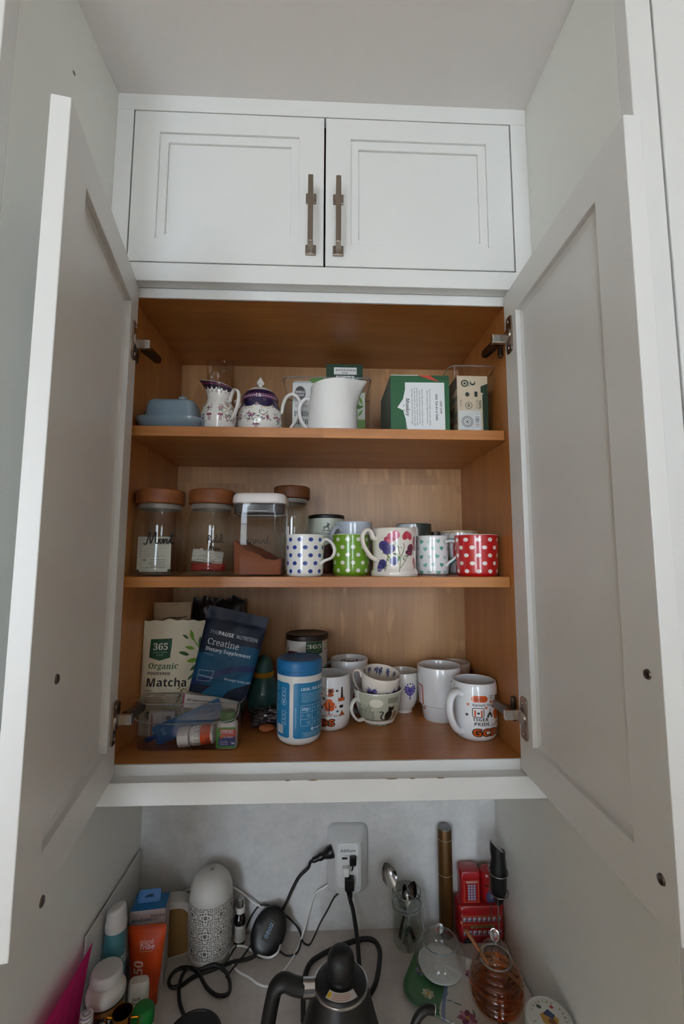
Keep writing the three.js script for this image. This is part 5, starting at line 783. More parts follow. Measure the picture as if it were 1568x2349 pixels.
{
  const t = thing('power_cord', 'thick black cord running from the left socket through an inline control to the round warmer', 'cord');
  part(t, 'plug', lathe(soft([[0.0042, -0.034], [0.0052, -0.033, 0.001], [0.0058, -0.021, 0.001], [0.0072, -0.02, 0.001], [0.0076, -0.012, 0.001], [0.0066, -0.011, 0.001], [0.0085, -0.006, 0.002], [0.0122, 0.004, 0.003], [0.0122, 0.012, 0.002], [0.00001, 0.013]]), 24).rotateZ(-Math.PI / 2 + 0.42).translate(0.0145, 1.0775, -0.2475), blackPlastic, 'black plug');
  part(t, 'cord', tube([[-0.0155, 1.0635, -0.2475], [-0.021, 1.0605, -0.249], ...CORD_A.slice(1), [-0.0905, 0.948, -0.247]], 0.0031, 80, 10), rubber);
  part(t, 'cord', tube([[-0.117, 0.9225, -0.2185], ...lift(CORD_B.map((p) => [p[0], 0.9175, p[2]]), { 2: 0.001, 3: 0.003, 16: 0.008, 15: 0.005, 17: 0.006, 9: 0.006, 10: 0.007, 8: 0.003, 4: 0.001, 18: 0.007, 19: 0.002 }), [-0.2195, 0.919, -0.0925]], 0.0032, 260, 10), rubber);
  const ctl = new THREE.Group(); ctl.name = 'control'; ctl.userData.label = 'oval black inline control'; t.add(ctl); ctl.position.set(-0.1025, 0.9445, -0.2315);
  ctl.setRotationFromMatrix(new THREE.Matrix4().makeBasis(V(0.72, -0.55, -0.1).normalize().cross(V(0, 0.5, 0.87).normalize()).cross(V(0, 0.5, 0.87).normalize()).negate(), V(0, 0.5, 0.87).normalize().clone().cross(V(0.72, -0.55, -0.1).normalize()).normalize(), V(0, 0.5, 0.87).normalize()));
  const E2 = (a, b, z) => { const p = []; for (let i = 0; i < 40; i++) { const q = -i / 40 * 6.2832; p.push([a * Math.cos(q), b * Math.sin(q), z]); } return p; };
  part(ctl, 'shell', loft([E2(0.024, 0.031, -0.011), E2(0.032, 0.04, -0.008), E2(0.0335, 0.042, -0.002), E2(0.0325, 0.041, 0.004), E2(0.027, 0.034, 0.009), E2(0.016, 0.024, 0.0105)], true, true), blackPlastic);
  const dm = tex(256, 128, (c, w, h) => { fill(c, '#10151a', 0, 0, w, h); T(c, '0800', w / 2, h / 2, 84, { bold: true, align: 'center', color: '#6f98b8' }); });
  part(ctl, 'display', new THREE.PlaneGeometry(0.034, 0.0145).rotateZ(Math.PI / 2).translate(0, 0.003, 0.0111), std('#ffffff', 0.2, { map: dm }), 'small blue-grey digits 0800');
}
{
  const t = thing('cable', 'white cable looping from the white charger plug across the counter', 'cord');
  part(t, 'plug', box(0.0445, 0.0575, 1.0455, 1.0625, -0.2345, -0.2225, 0.0025), whitePlastic, 'white USB plug');
  part(t, 'cord', tube([[0.0505, 1.046, -0.228], [0.0515, 1.038, -0.236], ...lift(WHITE.map((p) => [p[0], p[1] < 0.9195 ? 0.9165 : p[1], p[2]]), { 10: 0.006, 11: 0.006, 14: 0.002, 17: 0.002, 18: 0.006, 19: 0.008, 20: 0.013, 21: 0.014, 22: 0.004 }).map((p, i) => (i >= 19 && i <= 24 ? [p[0], p[1], Math.max(p[2], -0.26) + (i === 20 || i === 21 ? 0.012 : 0)] : p)), [-0.195, 1.006, -0.2665]], 0.0019, 320, 8), whitePlastic);
  part(t, 'cord', tube([[-0.25, 1.009, -0.2665], ...WHITE2, [-0.295, 0.97, -0.266]], 0.0016, 40, 8), whitePlastic);
}
{
  const t = thing('cable', 'thin black cable from the black USB plug coiling beside the diffuser', 'cord');
  part(t, 'plug', box(0.0585, 0.0715, 1.0655, 1.081, -0.2345, -0.2235, 0.002), blackPlastic, 'small black USB plug');
  part(t, 'cord', tube([[0.065, 1.066, -0.229], [0.064, 1.055, -0.231], [0.06, 1.044, -0.245], [0.0555, 1.02, -0.256], ...lift(THIN.map((p) => [p[0], p[1] < 0.9195 ? 0.916 : p[1], p[2]]), { 8: 0, 14: 0.002, 15: 0.002, 16: 0.009, 17: 0.005 })], 0.0016, 260, 8), rubber);
  part(t, 'cord', tube(THIN2.map((p) => [p[0], p[1] < 0.9195 ? 0.9165 : p[1], p[2]]), 0.0016, 60, 8), rubber);
  part(t, 'cord', tube(lift(THIN3.map((p) => [p[0], 0.9165, p[2]]), { 1: 0.004, 2: 0.009, 3: 0.006 }), 0.0016, 60, 8), rubber);
}
{
  const t = thing('power_cord', 'thick black kettle cord hanging from the lower socket and looping round the kettle', 'cord');
  part(t, 'plug', merge(box(0.0485, 0.0675, 1.021, 1.0445, -0.2345, -0.2185, 0.003), new THREE.CylinderGeometry(0.0075, 0.0045, 0.02, 16).rotateZ(0.12).translate(0.0585, 1.012, -0.229)), blackPlastic, 'black plug pointing down');
  const B = KCORD_B.map((p) => [p[0], 0.9185, p[2]]), A = KCORD_A.map((p) => [p[0], p[1], p[2] + 0.006]); A[3][1] = 0.932; A[2][1] = 0.948; A[4][1] = 0.921;
  part(t, 'cord', tube([[0.0588, 1.004, -0.231], ...A, [0.0765, 0.9185, -0.13], [0.0815, 0.9185, -0.106], ...B], 0.0044, 280, 10), rubber);
}
// ================================================================ things against the back of the counter
{
  const t = thing('diffuser', 'white dome-shaped diffuser with a pierced lattice pattern', 'diffuser', [-0.2165, Y_COUNTER, -0.2265]);
  const W = phys('#d8d4cd', 0.45);
  const am = dataTex(1024, 512, (u, v) => {
    const cols = 9, rows = 3, a = (u * cols) % 1, b = (v * rows) % 1, x = Math.abs(a - 0.5) * 2, y = Math.abs(b - 0.5) * 2, m = Math.max(x, y), n = Math.min(x, y);
    let hole = false;
    if (m > 0.84 && m < 0.93 && (n < 0.36 || (n > 0.46 && n < 0.86))) hole = true;
    if (m > 0.6 && m < 0.76 && n > 0.2 && n < 0.42) hole = true; if (m > 0.6 && m < 0.72 && n > 0.52) hole = true;
    if (m > 0.34 && m < 0.5 && (n < 0.12 || n > 0.24)) hole = true; if (m < 0.2) hole = true;
    return hole ? 0 : 255;
  });
  am.wrapS = THREE.RepeatWrapping;
  const r0 = (y) => 0.0405 + 0.0025 * Math.sin(Math.min(1, y / 0.07) * 1.57);
  part(t, 'shell', lathe(soft([[0.0412, 0.108], [0.0405, 0.121, 0.012], [0.0345, 0.138, 0.016], [0.021, 0.15, 0.014], [0.0062, 0.1535, 0.002], [0.0045, 0.1515, 0.001], [0.0042, 0.147]], 7), 64), W);
  part(t, 'lattice', lathe([[0.0398, 0.014], [0.0415, 0.03], [0.043, 0.06], [0.0425, 0.088], [0.0412, 0.108]], 72), phys('#d8d4cd', 0.45, { alphaMap: am, alphaTest: 0.5, side: THREE.DoubleSide }), 'pierced lattice wall');
  part(t, 'tank', lathe(soft([[0.036, 0.012], [0.0385, 0.03], [0.0398, 0.06], [0.0392, 0.088], [0.038, 0.112], [0.00001, 0.113]]), 48), std('#8f8574', 0.6), 'beige inner tank behind the lattice');
  part(t, 'base', lathe(soft([[0.00001, 0], [0.036, 0, 0.003], [0.0405, 0.005, 0.003], [0.0398, 0.0142]]), 56), W);
}
{
  const t = thing('dropper_bottle', 'small dark bottle with silver cap and white label beside the diffuser', 'bottle', [-0.1625, Y_COUNTER, -0.2495]);
  part(t, 'bottle', lathe(soft([[0.00001, 0], [0.0112, 0, 0.001], [0.0118, 0.003, 0.002], [0.0118, 0.045, 0.006], [0.0075, 0.053, 0.002], [0.0075, 0.056]]), 32), phys('#170d08', 0.15, { clearcoat: 0.6 }));
  const lm = tex(256, 256, (c, w, h) => { fill(c, '#b9b5ac', 0, 0, w, h); lines(c, 70, 50, 110, 7, 26, '#55524c', 6); });
  part(t, 'label', lathe([[0.01195, 0.006], [0.01195, 0.036]], 32), std('#ffffff', 0.6, { map: lm }), 'white paper label');
  part(t, 'collar', lathe(soft([[0.007, 0.0555], [0.0096, 0.056, 0.001], [0.0096, 0.0655, 0.001], [0.008, 0.0665]]), 28), std('#d9d6d0', 0.4));
  part(t, 'cap', lathe(soft([[0.0078, 0.066], [0.0078, 0.082, 0.001], [0.00001, 0.0825]]), 28), steel, 'silver pump cap');
}
{
  const t = thing('sound_machine', 'rounded white night light with tan front, half hidden by the blue-topped box', 'night light', [-0.2945, Y_COUNTER, -0.2265], 0.32);
  const arch = (w, h, r) => { const s = new THREE.Shape(); s.moveTo(-w + r * 0.5, 0); s.lineTo(w - r * 0.5, 0); s.quadraticCurveTo(w, 0, w, r * 0.6); s.lineTo(w, h - w * 0.9); s.bezierCurveTo(w, h - w * 0.2, w * 0.6, h, 0, h); s.bezierCurveTo(-w * 0.6, h, -w, h - w * 0.2, -w, h - w * 0.9); s.lineTo(-w, r * 0.6); s.quadraticCurveTo(-w, 0, -w + r * 0.5, 0); return s; };
  part(t, 'shell', extr(arch(0.0425, 0.102, 0.02), 0.036, 0.006, 5, 24).translate(0, 0, -0.018), std('#d6d1c8', 0.45));
  part(t, 'front_panel', extr(arch(0.034, 0.083, 0.014), 0.003, 0.001, 2, 24).translate(0, 0.008, 0.0172), std('#8d6a3a', 0.7), 'tan front panel');
}
{
  const bl = phys('#1f6fa6', 0.35);
  const p = tex(512, 1024, (c, w, h) => { const g = c; fill(g, '#cfc4c4', 0, 0, w, h); fill(g, '#c8a8a0', 180, 180, 332, 300); fill(g, '#d3c9c8', 0, 300, w, h); T(g, 'windcore', 20, 130, 66, { bold: true, color: '#41658c' }); T(g, 'Select & Go', 300, 84, 40, { bold: true, color: '#33282a' }); lines(g, 230, 116, 240, 2, 18, '#7a6a6a', 6); g.strokeStyle = '#33303a'; g.lineWidth = 18; g.beginPath(); g.arc(230, 250, 46, 3.1, 6.3); g.stroke(); ell(g, '#2f6ea8', 430, 900, 22, 18); lines(g, 60, 620, 300, 4, 40, '#9a8c8c', 8); });
  const t = carton('nasal_box', 'white retail box with blue top and hang tab against the left back corner', 'box', [-0.3165, Y_COUNTER, -0.1765], 0.061, 0.1295, 0.039, [plainPrint('#a9a2a2'), plainPrint('#b9b2b2'), bl, plainPrint('#b9b2b2'), print(p), plainPrint('#b9b2b2')], 0.12);
  part(t, 'hang_tab', (() => { const s = roundRect(-0.02, 0, 0.021, 0.02, 0.005), h = new THREE.Path(); h.moveTo(-0.009, 0.008); h.lineTo(0.009, 0.008); h.lineTo(0.006, 0.013); h.lineTo(-0.003, 0.012); h.closePath(); s.holes.push(h); return extr(s, 0.0012, 0.0003, 1).rotateX(-0.35).translate(-0.004, 0.129, 0.0); })(), phys('#1a70b4', 0.35), 'blue cardboard hang tab');
}
{
  const t = thing('sunscreen_bottle', 'teal spray bottle with slanted white cap next to the left wall', 'bottle', [-0.3485, Y_COUNTER, -0.1055]);
  const p = tex(1024, 512, (c, w, h) => { fill(c, '#3f7a84', 0, 0, w, h); T(c, 'Blue Lizard', 512, 150, 84, { font: 'serif', bold: true, align: 'center', color: '#cfe0e4' }); fill(c, '#9fc0c8', 400, 206, 240, 5); ell(c, '#1c3f52', 400, 290, 34, 34); ell(c, '#20485a', 540, 300, 90, 34, -0.5); ell(c, '#20485a', 610, 250, 34, 26); line(c, '#20485a', 26, [[480, 330], [430, 400], [500, 450], [560, 420]]); });
  part(t, 'bottle', lathe(soft([[0.00001, 0], [0.018, 0, 0.003], [0.0192, 0.006, 0.003], [0.0192, 0.118, 0.012], [0.0165, 0.135, 0.004], [0.0155, 0.141]]).map(([r, y]) => [r, y, y / 0.141]), 44), phys('#ffffff', 0.35, { map: p, clearcoat: 0.3 }));
  part(t, 'cap', deform(lathe(soft([[0.0155, 0.139], [0.017, 0.14, 0.001], [0.0172, 0.15, 0.001], [0.0158, 0.152, 0.001], [0.0155, 0.168, 0.004], [0.0125, 0.174, 0.003], [0.00001, 0.1745]]), 40), (v) => { if (v.y > 0.158) v.y += (v.x * 0.35) * (v.y - 0.158) / 0.016; }), std('#cfcac6', 0.5), 'white slanted cap');
}
{
  const t = thing('sunscreen_tube', 'bright orange sunscreen tube standing on its cap', 'tube', [-0.3035, Y_COUNTER, -0.128], 0.06);
  const p = tex(512, 900, (c, w, h) => { fill(c, '#d2460f', 0, 0, w, h); fill(c, '#c03d0c', 0, 0, w, 40); T(c, 'island', 270, 190, 76, { align: 'center', color: '#f2d3cf', sx: 0.9 }); T(c, 'Tribe', 280, 250, 80, { bold: true, skew: -0.15, align: 'center', color: '#f2d3e2' }); lines(c, 190, 300, 170, 1, 10, '#e8b49a', 6); T(c, '50', 190, 500, 170, { rot: -Math.PI / 2, align: 'center', color: '#eec9c4', bold: true }); T(c, 'SPF', 130, 700, 60, { color: '#e0a080', bold: true }); });
  const E2 = (a, b, y) => { const q = []; for (let i = 0; i < 36; i++) { const k = i / 36 * 6.2832; q.push([a * Math.cos(k), y, b * Math.sin(k)]); } return q; };
  const g = loft([E2(0.0225, 0.015, 0.022), E2(0.025, 0.0155, 0.04), E2(0.028, 0.013, 0.075), E2(0.031, 0.007, 0.105), E2(0.0325, 0.0016, 0.118), E2(0.0325, 0.0012, 0.126)], true, true), q = g.attributes.position, u = g.attributes.uv;
  for (let i = 0; i < q.count; i++) u.setXY(i, (q.getX(i) + 0.033) / 0.066, (q.getY(i) - 0.022) / 0.104);
  part(t, 'body', g, phys('#ffffff', 0.32, { map: p, clearcoat: 0.4 })); part(t, 'cap', loft([E2(0.02, 0.014, 0), E2(0.022, 0.0155, 0.002), E2(0.022, 0.0155, 0.021), E2(0.02, 0.014, 0.0225)], true, true), std('#b23a0c', 0.4));
}
{
  const t = thing('pill_bottle', 'large white-capped supplement bottle with dark label by the pink note', 'pill bottle', [-0.3375, Y_COUNTER, -0.0535]);
  const p = tex(1024, 512, (c, w, h) => { fill(c, '#17120e', 0, 0, w, h); fill(c, '#b0761a', 0, 300, w, 212); fill(c, '#7d5016', 420, 20, 330, 44); T(c, 'airborne', 540, 130, 120, { font: 'serif', align: 'center', color: '#c9c2b2' }); lines(c, 760, 60, 110, 6, 22, '#9a9488', 7); T(c, 'Vitamin C', 520, 380, 70, { align: 'center', color: '#3a2408', bold: true }); });
  part(t, 'bottle', lathe(soft([[0.00001, 0], [0.0265, 0, 0.003], [0.028, 0.005, 0.003], [0.028, 0.083, 0.002], [0.0292, 0.0875, 0.003], [0.0288, 0.093, 0.005], [0.0225, 0.1025, 0.004], [0.0185, 0.1062]]), 52), std('#d3cec6', 0.4));
  part(t, 'label', lathe([[0.0283, 0.008], [0.0283, 0.0825]], 52), std('#ffffff', 0.4, { map: p }), 'black and amber label');
  const cap = lathe(soft([[0.0185, 0.1045], [0.0236, 0.105, 0.001], [0.023, 0.1178, 0.002], [0.0205, 0.1205, 0.001], [0.00001, 0.1208]]), 120); part(t, 'cap', deform(cap, (v) => { const r = Math.hypot(v.x, v.z); if (r > 0.0215 && v.y < 0.117) { const k = 1 + 0.009 * Math.cos(Math.atan2(v.z, v.x) * 60); v.x *= k; v.z *= k; } }), std('#cdc9c4', 0.55), 'ribbed white cap');
}
{
  const t = thing('sunscreen_stick', 'flat white sunscreen stick before the orange tube', 'sunscreen stick', [-0.2985, Y_COUNTER, -0.0855], 0.1);
  const L = (w, d, r, y) => loopAt(w, d, r, y), g = loft([L(0.03, 0.016, 0.0075, 0), L(0.033, 0.019, 0.009, 0.002), L(0.033, 0.019, 0.009, 0.066), L(0.0315, 0.0175, 0.0085, 0.0725), L(0.028, 0.014, 0.0068, 0.0755)], true, true);
  part(t, 'body', g, std('#d2cdc2', 0.45));
  const p = tex(256, 512, (c, w, h) => { fill(c, '#d2cdc2', 0, 0, w, h); T(c, 'sun', 128, 70, 84, { align: 'center', bold: true, color: '#5a4630' }); T(c, 'bum', 128, 136, 84, { align: 'center', bold: true, color: '#5a4630' }); ell(c, '#6d8a62', 128, 300, 84, 90); ell(c, '#d2cdc2', 128, 300, 66, 70); });
  part(t, 'label', new THREE.PlaneGeometry(0.022, 0.05).translate(0, 0.036, 0.0097), std('#ffffff', 0.45, { map: p }), 'brown lettering over a green ring');
}
{
  const t = thing('bottle', 'small white bottle with a big green cap in front of the sunscreen stick', 'bottle', [-0.2785, Y_COUNTER, -0.054]);
  part(t, 'bottle', lathe(soft([[0.00001, 0], [0.016, 0, 0.002], [0.0168, 0.004, 0.002], [0.0168, 0.036, 0.003], [0.0145, 0.042]]), 40), std('#d6d2cc', 0.4));
  part(t, 'cap', lathe(soft([[0.0145, 0.0405], [0.0172, 0.041, 0.001], [0.0172, 0.0585, 0.004], [0.0125, 0.0635, 0.002], [0.00001, 0.0642]]), 40), std('#0f7a2e', 0.45), 'green domed cap');
}
{
  const t = thing('trophy_cup', 'miniature gold trophy cup with two square handles', 'trophy', [-0.2905, Y_COUNTER, -0.0035]), gold = std('#a06c14', 0.22, { metalness: 1 });
  part(t, 'cup', lathe(soft([[0.00001, 0], [0.013, 0, 0.002], [0.013, 0.02, 0.002], [0.006, 0.026, 0.004], [0.0045, 0.04, 0.004], [0.0095, 0.055, 0.006], [0.0118, 0.075, 0.01], [0.0142, 0.1005], [0.0146, 0.1015], [0.0138, 0.1015], [0.011, 0.075, 0.01], [0.008, 0.057, 0.004], [0.00001, 0.053]]), 48), gold);
  for (const s of [-1, 1]) part(t, 'handle', tube([[s * 0.0125, 0.094, 0], [s * 0.0165, 0.0945, 0], [s * 0.0235, 0.0945, 0], [s * 0.0235, 0.09, 0], [s * 0.0225, 0.076, 0], [s * 0.0185, 0.068, 0], [s * 0.0112, 0.07, 0]], 0.0013, 40, 8), gold);
}
{
  const t = thing('ointment_tube', 'tiny white capped tube at the foot of the pink note', 'tube', [-0.3375, Y_COUNTER, 0.0065]);
  part(t, 'tube', lathe(soft([[0.00001, 0], [0.0105, 0, 0.002], [0.0112, 0.004, 0.002], [0.0112, 0.08, 0.008], [0.0085, 0.092, 0.003], [0.0082, 0.096]]), 28), std('#cfc6c4', 0.4));
  const p = tex(256, 64, (c, w, h) => { fill(c, '#cfc8c6', 0, 0, w, h); lines(c, 0, 10, 250, 4, 13, '#6d6a80', 4); }); part(t, 'cap', lathe(soft([[0.0082, 0.0955], [0.0092, 0.096, 0.001], [0.0092, 0.11, 0.002], [0.00001, 0.1112]]), 28), std('#ffffff', 0.45, { map: p }));
}
{
  const t = thing('pink_note', 'bright pink handwritten note leaning out from the left wall', 'note');
  const p = tex(512, 512, (c, w, h) => { fill(c, '#dd0f78', 0, 0, w, h); for (let i = 0; i < 9; i++) { const x = 24 + i * 56; let y = 60 + rnd() * 60; while (y < 460) { const l = 14 + rnd() * 40; line(c, '#7d0f50', 4, [[x + rnd() * 8, y], [x + 6 + rnd() * 6, y + l * 0.5], [x + rnd() * 8, y + l]]); y += l + 10 + rnd() * 26; } } });
  const nx = 24, ny = 16, pos = [], uv = [], idx = [];
  for (let j = 0; j <= ny; j++) for (let i = 0; i <= nx; i++) { const a = i / nx, b = j / ny, z = -0.051 + a * 0.245; pos.push(-0.3735 + 0.013 * b * b + 0.004 * b * Math.sin(a * 3), Y_COUNTER + 0.0005 + b * (0.161 + 0.006 * a), z + 0.012 * (1 - b)); uv.push(1 - a, b); }
  for (let j = 0; j < ny; j++) for (let i = 0; i < nx; i++) { const a = j * (nx + 1) + i; idx.push(a, a + nx + 1, a + 1, a + 1, a + nx + 1, a + nx + 2); }
  const g = new THREE.BufferGeometry(); g.setAttribute('position', new THREE.Float32BufferAttribute(pos, 3)); g.setAttribute('uv', new THREE.Float32BufferAttribute(uv, 2)); g.setIndex(idx); g.computeVertexNormals();
  part(t, 'paper', g, phys('#ffffff', 0.95, { map: p, transmission: 0.4, thickness: 0, specularIntensity: 0.2, side: THREE.DoubleSide }));
  const b = thing('splash_board', 'thin white board propped low against the left wall', 'board', [-0.3743, Y_COUNTER, 0]); b.rotation.z = -0.016;
  part(b, 'board', box(0, 0.0025, 0, 0.172, -0.262, -0.047, 0.0006), std('#d3d3cf', 0.5));
}
// ================================================================ right side of the counter
function spoonGeo(len, bw, bl) {
  const nx = 12, ny = 28, pos = [], idx = [];
  const wid = (v) => (v < 0.62 ? 0.0035 + 0.0015 * (1 - v / 0.62) - 0.0012 * v : 0), top = 1 - bl / len;
  for (const s of [1, -1]) { const b = pos.length / 3; for (let j = 0; j <= ny; j++) { const v = j / ny, y = v * len, k = (v - top) / (1 - top), w = k > 0 ? bw / 2 * Math.pow(Math.max(0, Math.sin(Math.PI * Math.pow(Math.min(1, k * 0.985 + 0.015), 0.8))), 0.7) + 0.0012 * (1 - k) : 0.0016 + 0.0022 * Math.pow(1 - v / top, 1.5); for (let i = 0; i <= nx; i++) { const u = i / nx * 2 - 1; const dish = k > 0 ? -0.006 * (1 - u * u) * Math.sin(Math.PI * Math.min(1, k)) : 0; pos.push(u * w, y, dish + s * 0.0006 + 0.004 * Math.sin(v * 5)); } } for (let j = 0; j < ny; j++) for (let i = 0; i < nx; i++) { const a = b + j * (nx + 1) + i; s > 0 ? idx.push(a, a + 1, a + nx + 2, a, a + nx + 2, a + nx + 1) : idx.push(a, a + nx + 2, a + 1, a, a + nx + 1, a + nx + 2); } }
  const g = new THREE.BufferGeometry(); g.setAttribute('position', new THREE.Float32BufferAttribute(pos, 3)); g.setAttribute('uv', new THREE.Float32BufferAttribute(new Array(pos.length / 3 * 2).fill(0), 2)); g.setIndex(idx); g.computeVertexNormals(); return g;
}
{
  const X = 0.1745, Z = -0.2345, t = thing('spoon_jar', 'clear glass jar with threaded neck full of spoons', 'jar', [X, Y_COUNTER, Z]);
  part(t, 'glass', lathe(soft([[0.00001, 0.002], [0.024, 0.002], [0.0255, 0, 0.002], [0.0285, 0.006, 0.004], [0.0285, 0.06, 0.006], [0.0295, 0.068, 0.003], [0.0275, 0.071, 0.002], [0.0305, 0.075, 0.002], [0.0275, 0.079, 0.002], [0.03, 0.083, 0.003], [0.0285, 0.096, 0.001], [0.028, 0.0972]]), 56), phys('#eef1ee', 0.03, { transmission: 1, thickness: 0, ior: 1.5 }));
  for (const [y, r] of [[0.0715, 0.029], [0.079, 0.0292], [0.097, 0.028]]) part(t, 'thread', new THREE.TorusGeometry(r, 0.0011, 8, 56).rotateX(Math.PI / 2).translate(0, y, 0), acrylicEdge);
  const S = [[0.15, 0.03, 0.044, -0.39, -0.1, 0.35, 'large bright spoon leaning left out of the glass jar'], [0.109, 0.022, 0.034, 0.27, 0.0, -0.9, 'dark-looking spoon at the right of the glass jar'], [0.1, 0.018, 0.028, -0.03, 0.06, 0.9, 'short teaspoon standing in the middle of the glass jar'], [0.094, 0.018, 0.028, 0.1, -0.16, 0.2, 'teaspoon behind the others in the glass jar'], [0.09, 0.017, 0.026, -0.12, 0.12, 1.5, 'smallest teaspoon at the front of the glass jar']];
  S.forEach(([len, bw, bl, rz, rx, ry, label], i) => { const s = thing('spoon', label, 'spoon', [X - 0.0145 * Math.sign(rz) * Math.min(1, Math.abs(rz) * 4), Y_COUNTER + 0.0085, Z - rx * 0.09]); part(s, 'blade', spoonGeo(len, bw, bl), i === 1 ? darkSteel : steel); s.rotation.order = 'ZXY'; s.rotation.set(rx * 0.9, ry, -rz); s.userData.group = 'spoons in the glass jar'; });
}
{
  const t = thing('bronze_tube', 'tall slim bronze tube with silver cap standing at the back wall', 'tube', [0.2595, Y_COUNTER, -0.2515]);
  const br = dataTex(64, 256, (u, v) => { const k = noise.noise(u * 14, v * 2, 3) * 14 + noise.noise(u * 40, v * 5, 3) * 8; return [92 + k, 62 + k * 0.8, 26 + k * 0.5]; }, true);
  part(t, 'body', lathe(soft([[0.00001, 0], [0.0138, 0, 0.001], [0.0146, 0.002], [0.0146, 0.2045], [0.0141, 0.2055]]), 36), std('#ffffff', 0.4, { map: br, metalness: 0.45 }));
  part(t, 'end_cap', lathe(soft([[0.0141, 0.2053], [0.0138, 0.2075, 0.001], [0.00001, 0.2078]]), 36), std('#8a8c8e', 0.45, { metalness: 0.8 }), 'silver end cap');
  for (const y of [0.118, 0.186]) part(t, 'ring', new THREE.TorusGeometry(0.0147, 0.0006, 8, 40).rotateX(Math.PI / 2).translate(0, y, 0), std('#a8a49c', 0.35, { metalness: 0.8 }));
}
{
  const red = phys('#a8121c', 0.32, { clearcoat: 0.5, clearcoatRoughness: 0.15 });
  const t = thing('bus_tin', 'red double-decker bus tin standing at the right back corner', 'tin', [0.3255, Y_COUNTER, -0.2455]);
  const p = tex(1024, 768, (c, w, h) => {
    fill(c, '#a8121c', 0, 0, w, h); fill(c, '#c9a24a', 40, 100, 944, 8); fill(c, '#c9a24a', 40, 300, 944, 8); for (let i = 0; i < 8; i++) { fill(c, '#8d97b4', 90 + i * 110, 130, 84, 130 - 20); fill(c, '#cfd4e2', 96 + i * 110, 136, 40, 60); ell(c, '#4a3038', 150 + i * 110, 214, 16, 26); fill(c, '#8d97b4', 90 + i * 110, 440, 84, 120); fill(c, '#d8dae6', 100 + i * 110, 446, 30, 70); ell(c, '#4a3038', 146 + i * 110, 520, 18, 30); }
    fill(c, '#2c2a28', 240, 322, 560, 74); fill(c, '#8a7a4a', 248, 330, 544, 58); T(c, 'LONDON SIGHTSEEING', 520, 360, 40, { align: 'center', color: '#2a241a', bold: true }); fill(c, '#7d0c14', 0, 600, w, 168); for (const x of [190, 800]) { ell(c, '#17171a', x, 700, 90, 90); ell(c, '#4a4a50', x, 700, 40, 40); } fill(c, '#d8c88a', 30, 230, 40, 50);
  });
  const wrap = (g, w, h) => { const q = g.attributes.position, u = g.attributes.uv; for (let i = 0; i < q.count; i++) u.setXY(i, q.getX(i) / w + 0.5, q.getY(i) / h); return g; };
  const L = (w, d, r, y) => loopAt(w, d, r, y);
  part(t, 'body', wrap(loft([L(0.088, 0.036, 0.008, 0.001), L(0.0925, 0.0405, 0.009, 0.003), L(0.0925, 0.0405, 0.009, 0.058), L(0.091, 0.039, 0.009, 0.0595)], true, true), 0.093, 0.06), phys('#ffffff', 0.3, { map: p, clearcoat: 0.5 }));
  part(t, 'lid', loft([L(0.094, 0.042, 0.01, 0.0565), L(0.0945, 0.0425, 0.01, 0.0575), L(0.0945, 0.0425, 0.01, 0.066), L(0.091, 0.039, 0.011, 0.0702), L(0.082, 0.03, 0.01, 0.0715)], true, true), red, 'plain red roof lid');
  const b = thing('booth_tin', 'red telephone booth tin standing on the bus tin', 'tin', [0.3065, Y_COUNTER + 0.0717, -0.2475]);
  const q = tex(256, 512, (c, w, h) => { fill(c, '#a8121c', 0, 0, w, h); fill(c, '#d9c9c6', 66, 96, 150, 34); T(c, 'TELEPHONE', 141, 113, 26, { align: 'center', color: '#7d0c14', bold: true }); fill(c, '#7d0c14', 80, 150, 120, 320); for (let j = 0; j < 6; j++) for (let i = 0; i < 3; i++) { fill(c, '#8f8fae', 88 + i * 38, 158 + j * 52, 30, 44); fill(c, '#c4c4d6', 90 + i * 38, 160 + j * 52, 14, 26); } c.strokeStyle = '#c9a24a'; c.lineWidth = 4; c.strokeRect(40, 86, 190, 406); });
  part(b, 'body', wrap(loft([L(0.039, 0.031, 0.003, 0.0003), L(0.039, 0.031, 0.003, 0.048)], true, true), 0.039, 0.05), phys('#ffffff', 0.3, { map: q, clearcoat: 0.5 }));
  part(b, 'lid', loft([L(0.0408, 0.0328, 0.004, 0.0465), L(0.0408, 0.0328, 0.004, 0.055), L(0.039, 0.031, 0.006, 0.0585), L(0.03, 0.022, 0.006, 0.0605)], true, true), red, 'domed red lid');
  const m = thing('postbox_tin', 'round red postbox tin on the bus tin behind the black handle', 'tin', [0.3465, Y_COUNTER + 0.0717, -0.2485]);
  const pm = tex(512, 256, (c, w, h) => { fill(c, '#a8121c', 0, 0, w, h); ell(c, '#39508a', 256, 150, 40, 56); ell(c, '#8fa0c4', 262, 140, 18, 26); fill(c, '#4a0c10', 200, 50, 110, 14); fill(c, '#c9a24a', 0, 236, w, 6); });
  part(m, 'body', lathe([[0.00001, 0.0003], [0.0165, 0.0003], [0.0168, 0.002], [0.0168, 0.044]], 40), phys('#ffffff', 0.3, { map: pm, clearcoat: 0.5 }));
  part(m, 'lid', lathe(soft([[0.0168, 0.043], [0.0178, 0.0432, 0.0005], [0.0178, 0.047, 0.001], [0.0165, 0.053, 0.005], [0.008, 0.058, 0.004], [0.00001, 0.059]]), 40), red);
}
